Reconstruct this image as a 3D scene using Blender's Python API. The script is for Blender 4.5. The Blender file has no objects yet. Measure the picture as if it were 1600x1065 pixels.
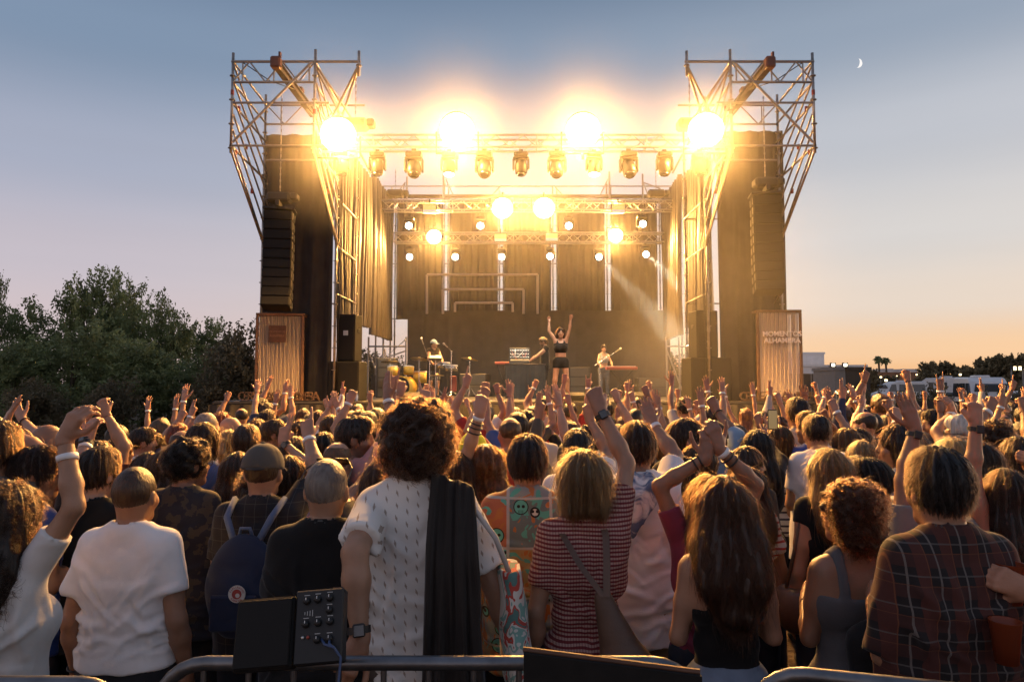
import bpy, bmesh, math, random
import numpy as np
from mathutils import Vector, Matrix, Euler
R = math.radians
SC = bpy.context.scene
COL = SC.collection
random.seed(7)
NR = np.random.RandomState(11)

# ------------------------------------------------------------------ camera
CAM_H, F_PX, HORIZON = 2.0, 1100.0, 602.0
PITCH = math.atan((HORIZON - 532.5) / F_PX)
cam_data = bpy.data.cameras.new('camera')
cam_data.sensor_width = 36.0
cam_data.lens = 36.0 * F_PX / 1600.0
cam_data.clip_start, cam_data.clip_end = 0.05, 8000
cam = bpy.data.objects.new('camera', cam_data)
COL.objects.link(cam)
cam.location = (0, 0, CAM_H)
cam.rotation_euler = (R(90) + PITCH, 0, 0)
SC.camera = cam

def at(px, py, Y):
    """point at distance Y whose picture is at pixel (px, py) of the 1600 px photograph"""
    u, v = (px - 800) / F_PX, (532.5 - py) / F_PX
    y = math.cos(PITCH) - v * math.sin(PITCH)
    z = math.sin(PITCH) + v * math.cos(PITCH)
    return Vector((u * Y / y, Y, CAM_H + z * Y / y))

# ------------------------------------------------------------------ sky
W = bpy.data.worlds.new('World')
SC.world = W
W.use_nodes = True
wn, wl = W.node_tree.nodes, W.node_tree.links
wn.clear()
def wnode(t, **k):
    n = wn.new(t)
    for a, b in k.items():
        setattr(n, a, b)
    return n
SUN_AZ, SUN_EL = 62.0, 1.5          # degrees to the right of the view, just above the horizon
tc = wnode('ShaderNodeTexCoord')
sep = wnode('ShaderNodeSeparateXYZ'); wl.new(tc.outputs['Generated'], sep.inputs[0])
asin = wnode('ShaderNodeMath', operation='ARCSINE'); wl.new(sep.outputs['Z'], asin.inputs[0])
el = wnode('ShaderNodeMath', operation='MULTIPLY'); wl.new(asin.outputs[0], el.inputs[0]); el.inputs[1].default_value = 2 / math.pi
def ramp(stops):
    r = wnode('ShaderNodeValToRGB')
    r.color_ramp.interpolation = 'EASE'
    e = r.color_ramp.elements
    while len(e) > 1:
        e.remove(e[-1])
    def lin(c):
        return tuple(((x / 255 + 0.055) / 1.055) ** 2.4 if x > 10 else x / 255 / 12.92 for x in c) + (1,)
    e[0].position, e[0].color = stops[0][0] / 90.0, lin(stops[0][1])
    for p, c in stops[1:]:
        n = e.new(p / 90.0); n.color = lin(c)
    wl.new(el.outputs[0], r.inputs[0])
    return r
r_away = ramp([(0, (208, 184, 182)), (4, (202, 186, 190)), (9, (190, 182, 192)), (16, (160, 166, 185)), (24, (122, 141, 166)), (32, (96, 118, 146)), (60, (106, 122, 150)), (90, (116, 125, 152))])
r_back = ramp([(0, (206, 182, 178)), (8, (204, 184, 184)), (18, (188, 178, 184)), (32, (158, 158, 174)), (60, (126, 132, 156)), (90, (116, 125, 152))])
r_sun = ramp([(0, (232, 174, 116)), (2.6, (234, 196, 158)), (6, (220, 205, 192)), (11, (206, 202, 200)), (18, (184, 187, 195)), (25, (142, 155, 173)), (32, (104, 122, 146)), (60, (110, 124, 150)), (90, (116, 125, 152))])
dot = wnode('ShaderNodeVectorMath', operation='DOT_PRODUCT')
hz = wnode('ShaderNodeVectorMath', operation='MULTIPLY'); wl.new(tc.outputs['Generated'], hz.inputs[0]); hz.inputs[1].default_value = (1, 1, 0)
nz = wnode('ShaderNodeVectorMath', operation='NORMALIZE'); wl.new(hz.outputs[0], nz.inputs[0])
wl.new(nz.outputs[0], dot.inputs[0]); dot.inputs[1].default_value = (math.sin(R(SUN_AZ)), math.cos(R(SUN_AZ)), 0)
mr = wnode('ShaderNodeMapRange', interpolation_type='SMOOTHERSTEP'); wl.new(dot.outputs['Value'], mr.inputs[0])
mr.inputs[1].default_value, mr.inputs[2].default_value = -0.25, 1.0
mixaz = wnode('ShaderNodeMix', data_type='RGBA'); wl.new(mr.outputs[0], mixaz.inputs[0])
mb_ = wnode('ShaderNodeMapRange', interpolation_type='SMOOTHERSTEP'); wl.new(dot.outputs['Value'], mb_.inputs[0])
mb_.inputs[1].default_value, mb_.inputs[2].default_value = -0.15, -0.85
mixb = wnode('ShaderNodeMix', data_type='RGBA'); wl.new(mb_.outputs[0], mixb.inputs[0]); wl.new(r_away.outputs[0], mixb.inputs[6]); wl.new(r_back.outputs[0], mixb.inputs[7])
wl.new(mixb.outputs[2], mixaz.inputs[6]); wl.new(r_sun.outputs[0], mixaz.inputs[7])
# thin uneven dusk veil low in the sky
nt = wnode('ShaderNodeTexNoise'); nt.inputs['Scale'].default_value = 2.2; nt.inputs['Detail'].default_value = 4
ms = wnode('ShaderNodeVectorMath', operation='MULTIPLY'); wl.new(tc.outputs['Generated'], ms.inputs[0]); ms.inputs[1].default_value = (1, 1, 9)
wl.new(ms.outputs[0], nt.inputs['Vector'])
nr_ = wnode('ShaderNodeMapRange'); wl.new(nt.outputs[0], nr_.inputs[0]); nr_.inputs[1].default_value, nr_.inputs[2].default_value, nr_.inputs[3].default_value, nr_.inputs[4].default_value = .3, .7, .98, 1.02
mv = wnode('ShaderNodeVectorMath', operation='SCALE'); wl.new(mixaz.outputs[2], mv.inputs[0]); wl.new(nr_.outputs[0], mv.inputs['Scale'])
bg1 = wnode('ShaderNodeBackground'); wl.new(mv.outputs[0], bg1.inputs[0]); bg1.inputs[1].default_value = 0.97
sky = wnode('ShaderNodeTexSky', sky_type='NISHITA', sun_disc=False, sun_elevation=R(SUN_EL), sun_rotation=R(SUN_AZ))
bg2 = wnode('ShaderNodeBackground'); wl.new(sky.outputs[0], bg2.inputs[0]); bg2.inputs[1].default_value = 0.012
addw = wnode('ShaderNodeAddShader'); wl.new(bg1.outputs[0], addw.inputs[0]); wl.new(bg2.outputs[0], addw.inputs[1])
ow = wnode('ShaderNodeOutputWorld'); wl.new(addw.outputs[0], ow.inputs[0])

# ------------------------------------------------------------------ sun (already in the horizon haze: weak, soft, warm)
sun_d = bpy.data.lights.new('sun', 'SUN')
sun_d.energy, sun_d.angle, sun_d.color = 0.8, R(10), (1.0, 0.62, 0.36)
sun_o = bpy.data.objects.new('sun', sun_d); COL.objects.link(sun_o)
sd = Vector((math.sin(R(SUN_AZ)), math.cos(R(SUN_AZ)), math.tan(R(4.0))))
sun_o.rotation_euler = sd.to_track_quat('Z', 'Y').to_euler()

SC.view_settings.view_transform = 'Standard'
SC.view_settings.look = 'None'
SC.view_settings.exposure = 0.15
SC.view_settings.gamma = 1.0
SC.view_settings.use_curve_mapping = False
SC.render.engine = 'CYCLES'
cy = SC.cycles
cy.use_denoising = True
cy.max_bounces, cy.diffuse_bounces, cy.glossy_bounces, cy.transmission_bounces = 6, 3, 2, 4
cy.volume_bounces, cy.transparent_max_bounces = 0, 8
cy.sample_clamp_indirect = 4.0
cy.caustics_reflective = cy.caustics_refractive = False
cy.use_adaptive_sampling = True
cy.adaptive_threshold = 0.02
try:
    SC.cycles_curves.shape = 'RIBBONS'
except Exception:
    pass

# ------------------------------------------------------------------ materials
MATS = {}
def mat(name, col=(.5, .5, .5), rough=.6, metal=0.0, emit=None, estr=0.0, objcol=False, var=None, bump=None, spec=.5, sss=0, trans=0, attr=False, sheen=0, alpha=1.0, stretch=None, crease=None):
    if name in MATS:
        return MATS[name]
    m = bpy.data.materials.new(name); m.use_nodes = True
    n, l = m.node_tree.nodes, m.node_tree.links
    b = n['Principled BSDF']
    b.inputs['Roughness'].default_value = rough
    b.inputs['Metallic'].default_value = metal
    b.inputs['Specular IOR Level'].default_value = spec
    b.inputs['Base Color'].default_value = (*col, 1)
    src = None
    if objcol:
        oi = n.new('ShaderNodeObjectInfo'); src = oi.outputs['Color']
    if attr:
        a = n.new('ShaderNodeAttribute'); a.attribute_name = 'tint'
        if src is None:
            src = a.outputs['Color']
        else:
            mx = n.new('ShaderNodeMix'); mx.data_type = 'RGBA'; mx.blend_type = 'MULTIPLY'; mx.inputs[0].default_value = 1
            l.new(src, mx.inputs[6]); l.new(a.outputs['Color'], mx.inputs[7]); src = mx.outputs[2]
    tcn = n.new('ShaderNodeTexCoord'); vec = tcn.outputs['Object']
    if stretch:
        mp = n.new('ShaderNodeMapping'); mp.inputs['Scale'].default_value = stretch
        l.new(vec, mp.inputs[0]); vec = mp.outputs[0]
    if var:
        t = n.new('ShaderNodeTexNoise'); t.inputs['Scale'].default_value = var[0]; t.inputs['Detail'].default_value = 5
        l.new(vec, t.inputs['Vector'])
        r = n.new('ShaderNodeMapRange'); l.new(t.outputs[0], r.inputs[0])
        r.inputs[1].default_value, r.inputs[2].default_value = .3, .7
        r.inputs[3].default_value, r.inputs[4].default_value = 1 - var[1], 1 + var[1]
        s = n.new('ShaderNodeVectorMath'); s.operation = 'SCALE'
        if src is None:
            s.inputs[0].default_value = col
        else:
            l.new(src, s.inputs[0])
        l.new(r.outputs[0], s.inputs['Scale']); src = s.outputs[0]
    if src is not None:
        l.new(src, b.inputs['Base Color'])
    if crease:
        t = n.new('ShaderNodeTexNoise'); t.noise_type = 'RIDGED_MULTIFRACTAL'; t.inputs['Scale'].default_value = crease[0]; t.inputs['Detail'].default_value = 3; t.inputs['Distortion'].default_value = .6
        mp2 = n.new('ShaderNodeMapping'); mp2.inputs['Scale'].default_value = (1, 1, 1.5); mp2.inputs['Rotation'].default_value = (0, .5, 0); l.new(tcn.outputs['Object'], mp2.inputs[0]); l.new(mp2.outputs[0], t.inputs['Vector'])
        bp0 = n.new('ShaderNodeBump'); bp0.inputs['Strength'].default_value = crease[1]; bp0.inputs['Distance'].default_value = crease[2]
        l.new(t.outputs[0], bp0.inputs['Height']); l.new(bp0.outputs[0], b.inputs['Normal'])
    if bump:
        t = n.new('ShaderNodeTexNoise'); t.inputs['Scale'].default_value = bump[0]; t.inputs['Detail'].default_value = 6
        l.new(vec, t.inputs['Vector'])
        bp = n.new('ShaderNodeBump'); bp.inputs['Strength'].default_value = bump[1]; bp.inputs['Distance'].default_value = bump[2] if len(bump) > 2 else .01
        l.new(t.outputs[0], bp.inputs['Height'])
        if crease: l.new(bp0.outputs[0], bp.inputs['Normal'])
        l.new(bp.outputs[0], b.inputs['Normal'])
    if emit:
        b.inputs['Emission Color'].default_value = (*emit, 1); b.inputs['Emission Strength'].default_value = estr
    if sss:
        b.inputs['Subsurface Weight'].default_value = sss
        b.inputs['Subsurface Radius'].default_value = (.012, .004, .002)
        b.inputs['Subsurface Scale'].default_value = 1.0
    if sheen:
        b.inputs['Sheen Weight'].default_value = sheen; b.inputs['Sheen Roughness'].default_value = .4
    if trans:
        tr = n.new('ShaderNodeBsdfTranslucent'); mx = n.new('ShaderNodeMixShader'); mx.inputs[0].default_value = trans
        if src is not None:
            l.new(src, tr.inputs[0])
        else:
            tr.inputs[0].default_value = (*col, 1)
        l.new(b.outputs[0], mx.inputs[1]); l.new(tr.outputs[0], mx.inputs[2])
        l.new(mx.outputs[0], n['Material Output'].inputs[0])
    if alpha < 1:
        b.inputs['Alpha'].default_value = alpha
    MATS[name] = m
    return m

# ------------------------------------------------------------------ mesh helpers
class MB:
    """collects boxes, tubes and lathes, builds them as one mesh"""
    def __init__(s):
        s.v, s.f, s.m = [], [], []
        s.cur = 0
    def _add(s, vs, fs):
        o = len(s.v); s.v += [tuple(v) for v in vs]
        s.f += [tuple(i + o for i in f) for f in fs]; s.m += [s.cur] * len(fs)
        return s
    def box(s, c, d, rot=None, bev=0.0):
        hx, hy, hz_ = d[0] / 2, d[1] / 2, d[2] / 2
        M_ = rot if rot is not None else Matrix.Identity(3)
        c = Vector(c)
        b = min(bev, hx * .9, hy * .9, hz_ * .9)
        if b <= 0:
            vs = [c + M_ @ Vector((x * hx, y * hy, z * hz_)) for x in (-1, 1) for y in (-1, 1) for z in (-1, 1)]
            return s._add(vs, [(0, 1, 3, 2), (4, 6, 7, 5), (0, 4, 5, 1), (2, 3, 7, 6), (0, 2, 6, 4), (1, 5, 7, 3)])
        vs, ix = [], {}
        for x in (-1, 1):
            for y in (-1, 1):
                for z in (-1, 1):
                    for a in range(3):
                        p = [x * (hx - b), y * (hy - b), z * (hz_ - b)]
                        p[a] = (x * hx, y * hy, z * hz_)[a]
                        ix[x, y, z, a] = len(vs); vs.append(c + M_ @ Vector(p))
        fs = []
        for a in range(3):
            for sg in (-1, 1):
                o = [i for i in range(3) if i != a]
                q = []
                for p, r in ((-1, -1), (1, -1), (1, 1), (-1, 1)):
                    k = [0, 0, 0]; k[a] = sg; k[o[0]] = p; k[o[1]] = r
                    q.append(ix[k[0], k[1], k[2], a])
                if (sg > 0) != (a != 1): q.reverse()
                fs.append(q)
        for a in range(3):
            o = [i for i in range(3) if i != a]
            for p in (-1, 1):
                for r in (-1, 1):
                    k1 = [0, 0, 0]; k1[a] = -1; k1[o[0]] = p; k1[o[1]] = r
                    k2 = list(k1); k2[a] = 1
                    fs.append([ix[(*k1, o[0])], ix[(*k2, o[0])], ix[(*k2, o[1])], ix[(*k1, o[1])]])
        for x in (-1, 1):
            for y in (-1, 1):
                for z in (-1, 1):
                    fs.append([ix[x, y, z, 0], ix[x, y, z, 1], ix[x, y, z, 2]])
        return s._add(vs, fs)
    def tube(s, pts, r, n=8, caps=True, closed=False):
        pts = [Vector(p) for p in pts]
        rs = r if isinstance(r, (list, tuple)) else [r] * len(pts)
        N = len(pts); vs, fs = [], []
        up = None
        for i, p in enumerate(pts):
            if closed:
                t = (pts[(i + 1) % N] - pts[i - 1])
            else:
                t = pts[min(i + 1, N - 1)] - pts[max(i - 1, 0)]
            t = t.normalized() if t.length > 1e-9 else Vector((0, 0, 1))
            if up is None:
                up = Vector((0, 0, 1)) if abs(t.z) < .9 else Vector((1, 0, 0))
            a = t.cross(up)
            if a.length < 1e-4:
                a = t.cross(Vector((0, 1, 0)))
            a.normalize(); b = a.cross(t).normalized(); up = b
            for k in range(n):
                q = 2 * math.pi * k / n
                vs.append(p + rs[i] * (math.cos(q) * a + math.sin(q) * b))
        for i in range(N if closed else N - 1):
            j = (i + 1) % N
            for k in range(n):
                m_ = (k + 1) % n
                fs.append((i * n + k, i * n + m_, j * n + m_, j * n + k))
        if caps and not closed:
            fs.append(tuple(range(n))[::-1]); fs.append(tuple((N - 1) * n + k for k in range(n)))
        return s._add(vs, fs)
    def lathe(s, prof, c=(0, 0, 0), n=16, M_=None):
        """prof: (radius, z) pairs"""
        M_ = M_ or Matrix.Identity(3); c = Vector(c)
        vs, fs = [], []
        for r, z in prof:
            for k in range(n):
                q = 2 * math.pi * k / n
                vs.append(c + M_ @ Vector((r * math.cos(q), r * math.sin(q), z)))
        for i in range(len(prof) - 1):
            for k in range(n):
                m_ = (k + 1) % n
                fs.append((i * n + k, i * n + m_, (i + 1) * n + m_, (i + 1) * n + k))
        fs.append(tuple(range(n))[::-1]); fs.append(tuple((len(prof) - 1) * n + k for k in range(n)))
        return s._add(vs, fs)
    def grid(s, P):
        """P[i][j] points -> sheet"""
        a, b = len(P), len(P[0])
        return s._add([p for row in P for p in row], [(i * b + j, i * b + j + 1, (i + 1) * b + j + 1, (i + 1) * b + j) for i in range(a - 1) for j in range(b - 1)])
    def mesh(s, name, mats, smooth=False):
        me = bpy.data.meshes.new(name)
        me.from_pydata(s.v, [], s.f)
        mats = mats if isinstance(mats, (list, tuple)) else [mats]
        for m in mats:
            me.materials.append(m)
        if len(mats) > 1:
            me.polygons.foreach_set('material_index', s.m)
        if smooth:
            me.polygons.foreach_set('use_smooth', [True] * len(me.polygons))
        me.update()
        return me
    def build(s, name, mats, parent=None, smooth=False, loc=None):
        return link(name, s.mesh(name, mats, smooth), parent, loc)

CHILD = {}
def link(name, data, parent=None, loc=None, mtx=None):
    o = bpy.data.objects.new(name, data); COL.objects.link(o)
    if parent is not None:
        o.parent = parent
        CHILD.setdefault(parent.name, []).append(o)
    if mtx is not None:
        o.matrix_local = mtx
    elif loc is not None:
        o.location = loc
    return o
def tag(o, label=None, cat=None, group=None, kind=None):
    if label: o['label'] = label
    if cat: o['category'] = cat
    if group: o['group'] = group
    if kind: o['kind'] = kind
    return o
def thing(name, label, cat, loc=(0, 0, 0), rz=0, group=None):
    o = bpy.data.objects.new(name, None); COL.objects.link(o)
    o.empty_display_size = .2
    o.location = loc; o.rotation_euler = (0, 0, rz)
    return tag(o, label, cat, group)
def copy_tree(o, parent=None):
    c = o.copy(); COL.objects.link(c); c.parent = parent
    if parent is not None:
        CHILD.setdefault(parent.name, []).append(c)
    for ch in list(CHILD.get(o.name, [])):
        copy_tree(ch, c)
    return c
def seg_matrix(a, b, w=1.0):
    a, b = Vector(a), Vector(b); d = b - a; L = d.length
    q = d.to_track_quat('Z', 'Y').to_matrix().to_4x4()
    return Matrix.Translation(a) @ q @ Matrix.Diagonal((w, w, L, 1))
PIPE = {}
def pipe(a, b, r, m, parent, name='pole', n=8):
    """a straight round bar as an object of its own, sharing one unit cylinder"""
    key = (m.name, n)
    if key not in PIPE:
        PIPE[key] = MB().tube([(0, 0, 0), (0, 0, 1)], 1.0, n).mesh('pole', m, True)
        me = PIPE[key]
        for p in me.polygons:
            if len(p.vertices) > 4: p.use_smooth = False
    return link(name, PIPE[key], parent, mtx=seg_matrix(a, b, r))
def text_mesh(txt, size, m, parent, name, mtx, depth=.004, align='CENTER', bold=0):
    cu = bpy.data.curves.new(name, 'FONT'); cu.body = txt; cu.size = size; cu.extrude = depth
    cu.align_x = align; cu.align_y = 'CENTER'; cu.resolution_u = 3; cu.offset = bold
    t = bpy.data.objects.new(name, cu); COL.objects.link(t)
    dg = bpy.context.evaluated_depsgraph_get()
    me = bpy.data.meshes.new_from_object(t.evaluated_get(dg))
    bpy.data.objects.remove(t); bpy.data.curves.remove(cu)
    me.materials.clear(); me.materials.append(m)
    return link(name, me, parent, mtx=mtx)
UPRIGHT = Matrix.Rotation(R(90), 4, 'X')      # text standing up, read from -Y

def npmesh(name, v, quads, mats, smooth=True):
    """quads: (n,4) or list of such index arrays"""
    me = bpy.data.meshes.new(name)
    v = np.ascontiguousarray(v, dtype=np.float32); q = np.ascontiguousarray(quads, dtype=np.int32)
    k = q.shape[1]
    me.vertices.add(len(v)); me.vertices.foreach_set('co', v.ravel())
    me.loops.add(q.size); me.loops.foreach_set('vertex_index', q.ravel())
    me.polygons.add(len(q)); me.polygons.foreach_set('loop_start', np.arange(0, q.size, k, dtype=np.int32))
    if smooth:
        me.polygons.foreach_set('use_smooth', np.ones(len(q), dtype=bool))
    for m in (mats if isinstance(mats, (list, tuple)) else [mats]):
        me.materials.append(m)
    me.update(calc_edges=True)
    return me
# ================================================================== SETTING
M_ground = mat('ground_dirt', (.10, .066, .043), .95, var=(.9, .35), bump=(14, .8, .06))
M_black = mat('black_cloth', (.028, .025, .023), .85, var=(3, .3), bump=(260, .25, .003))
M_deck = mat('deck', (.03, .027, .025), .55, var=(2, .3))
M_curt = mat('satin_curtain', (.034, .026, .020), .42, var=(5, .3), bump=(90, .12, .004), spec=.55)
M_back = mat('backdrop_cloth', (.030, .024, .019), .9, var=(2.5, .35), sheen=.2)
M_steel = mat('galvanised_tube', (.36, .33, .30), .42, .75, var=(9, .25))
M_alu = mat('aluminium_truss', (.55, .53, .50), .38, .8, var=(6, .15))
M_red = mat('red_coupler', (.30, .05, .03), .5)
M_troll = mat('dull_red_paint', (.11, .038, .030), .6)
M_rust = mat('red_brown_beam', (.05, .034, .028), .6, var=(8, .3))
M_spk = mat('speaker_paint', (.013, .0125, .012), .75, var=(20, .2), bump=(300, .2, .002), spec=.2)
M_grille = mat('speaker_grille', (.010, .0095, .009), .6, bump=(400, .5, .003), spec=.2)
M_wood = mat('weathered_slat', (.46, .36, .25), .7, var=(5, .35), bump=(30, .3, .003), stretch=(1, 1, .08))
M_corten = mat('rust_brown_steel', (.095, .042, .022), .75, var=(12, .25))
M_brk = mat('dull_bracket', (.07, .066, .062), .55, .5)
M_plast = mat('black_plastic', (.014, .014, .015), .42, spec=.35)
M_white = mat('white_paint', (.72, .70, .67), .5)
M_lens = mat('dark_lens', (.02, .02, .025), .08, spec=.8)

g = MB(); g.grid([[(x, y, 0) for x in np.linspace(-2500, 2500, 3)] for y in np.linspace(-400, 4000, 3)])
# near ground: gently uneven sheet lying on the big one
tag(g.build('ground', M_ground), kind='structure')
P = []
for y in np.linspace(-3, 30, 100):
    P.append([(x, y, .004 + .02 * (1 + math.sin(1.7 * x + .6 * y) * math.sin(1.1 * y - .4 * x))) for x in np.linspace(-22, 22, 130)])
tag(MB().grid(P).build('ground_dirt', M_ground, smooth=True), kind='structure')

XL, XR, Y0, Y1, ZD = -6.66, 6.95, 15.6, 25.6, 1.65
st = thing('stage_deck', 'black stage floor with a dark cloth skirt along its front', 'stage', (.2, 20, 0))
inv = Matrix.Translation((-.2, -20, 0))
MB().box((.2, (Y0 + Y1) / 2, ZD - .03), (XR - XL, Y1 - Y0, .06)).build('floor', M_deck, st).matrix_local = inv
MB().box((.2, Y0 - .012, ZD - .035), (XR - XL, .03, .05), bev=.005).build('edge_trim', M_deck, st).matrix_local = inv
def curtain(a, b, z0, z1, pleat=.22, amp=.06, n=None, seed=0, gather=.4):
    """pleated hanging cloth between plan points a and b"""
    rr = random.Random(seed)
    a, b = Vector(a).to_2d(), Vector(b).to_2d(); d = b - a; L = d.length; t = d / L; nn = Vector((-t.y, t.x))
    n = n or max(24, int(L / pleat * 9))
    ph = [rr.uniform(0, 6.28) for _ in range(4)]
    P = []
    for k in range(9):
        w = k / 8; z = z0 + (z1 - z0) * w
        row = []
        for i in range(n + 1):
            s = i / n * L
            q = 2 * math.pi * s / pleat + .9 * math.sin(s * 2.1 + ph[0]) + .35 * math.sin(5 * w + ph[1] + s)
            o = amp * (math.sin(q) + .35 * math.sin(2.3 * q + ph[2])) * (1.0 - gather * w) + .03 * math.sin(3 * w + s * 1.3 + ph[3])
            p = a + t * s + nn * o
            row.append((p.x, p.y, z))
        P.append(row)
    return MB().grid(P)
c_ = curtain((XL, Y0 - .09), (XR, Y0 - .09), .02, ZD - .07, .3, .035, seed=1)
c_.build('skirt', M_black, st, True).matrix_local = inv
c_ = curtain((XL, Y0 - .05), (XL, Y1), .02, ZD - .07, .3, .03, seed=2)
c_.build('skirt', M_black, st, True).matrix_local = inv
c_ = curtain((XR, Y0 - .05), (XR, Y1), .02, ZD - .07, .3, .03, seed=3)
c_.build('skirt', M_black, st, True).matrix_local = inv

def curt_thing(name, label, a, b, z0, z1, m, group=None, **k):
    mb = curtain(a, b, z0, z1, **k)
    o = mb.build(name, m, smooth=True)
    return tag(o, label, 'curtain', group)
# wing cloths behind the two hanging loudspeaker columns
la, lb = at(408, 400, 16.25), at(521, 400, 16.25)
curt_thing('wing_curtain', 'tall black wing cloth behind the hanging speakers beside the dark trees', la, lb, ZD, 7.88, M_black, pleat=.42, amp=.06, seed=4)
ra, rb = at(1122, 400, 16.25), at(1226, 400, 16.25)
curt_thing('wing_curtain', 'tall black wing cloth behind the hanging speakers on the sunset side', ra, rb, ZD, 7.97, M_black, pleat=.42, amp=.06, seed=5)
# side curtains running back along both edges of the stage
side = [(-1, 528, 16.6, 577, 19.6), (-1, 582, 20.0, 612, 22.9), (1, 1112, 16.6, 1069, 19.6), (1, 1064, 20.0, 1036, 22.9)]
lab = {(-1, 0): 'shiny pleated side curtain above the speaker stack next to the drums', (-1, 1): 'pleated side curtain further back above the drum kit side opening',
       (1, 0): 'shiny pleated side curtain above the speaker stack near the keyboard player', (1, 1): 'pleated side curtain further back above the keyboard side opening'}
for i, (sg, xa, ya, xb, yb) in enumerate(side):
    curt_thing('side_curtain', lab[sg, i % 2], at(xa, 400, ya), at(xb, 400, yb), (3.6, 3.45)[i % 2], (7.85, 8.1)[i % 2], M_curt, 'side curtains of the stage', pleat=.27, amp=.075, seed=20 + i, gather=.2)
# back wall: five cloth panels with slits between them, and a dark lower cloth
posts_px = [615, 697, 783, 866, 950, 1032]
for i in range(5):
    a, b = at(posts_px[i] + 5, 400, 24.9), at(posts_px[i + 1] - 5, 400, 24.9)
    curt_thing('back_panel_curtain', ['first', 'second', 'middle', 'fourth', 'fifth'][i] + ' brown back curtain panel counted from the drummer\'s side', a, b, at(800, 488, 24.9).z - .25, at(800, 311, 24.9).z, M_back, 'back curtain panels', pleat=.3, amp=.045, seed=30 + i)
curt_thing('lower_backdrop', 'low black backdrop cloth behind the musicians', at(637, 500, 24.4), at(1047, 500, 24.4), ZD, at(800, 485, 24.4).z, M_black, pleat=.6, amp=.03, seed=40)
hb = MB(); hb.box((0, 0, 0), (10.9, .12, .12), bev=.01)
hd = tag(hb.build('header_cloth', M_back, loc=at(823, 307, 25.0)), 'narrow dark header strip along the top of the back curtains', 'cloth strip')

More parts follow.
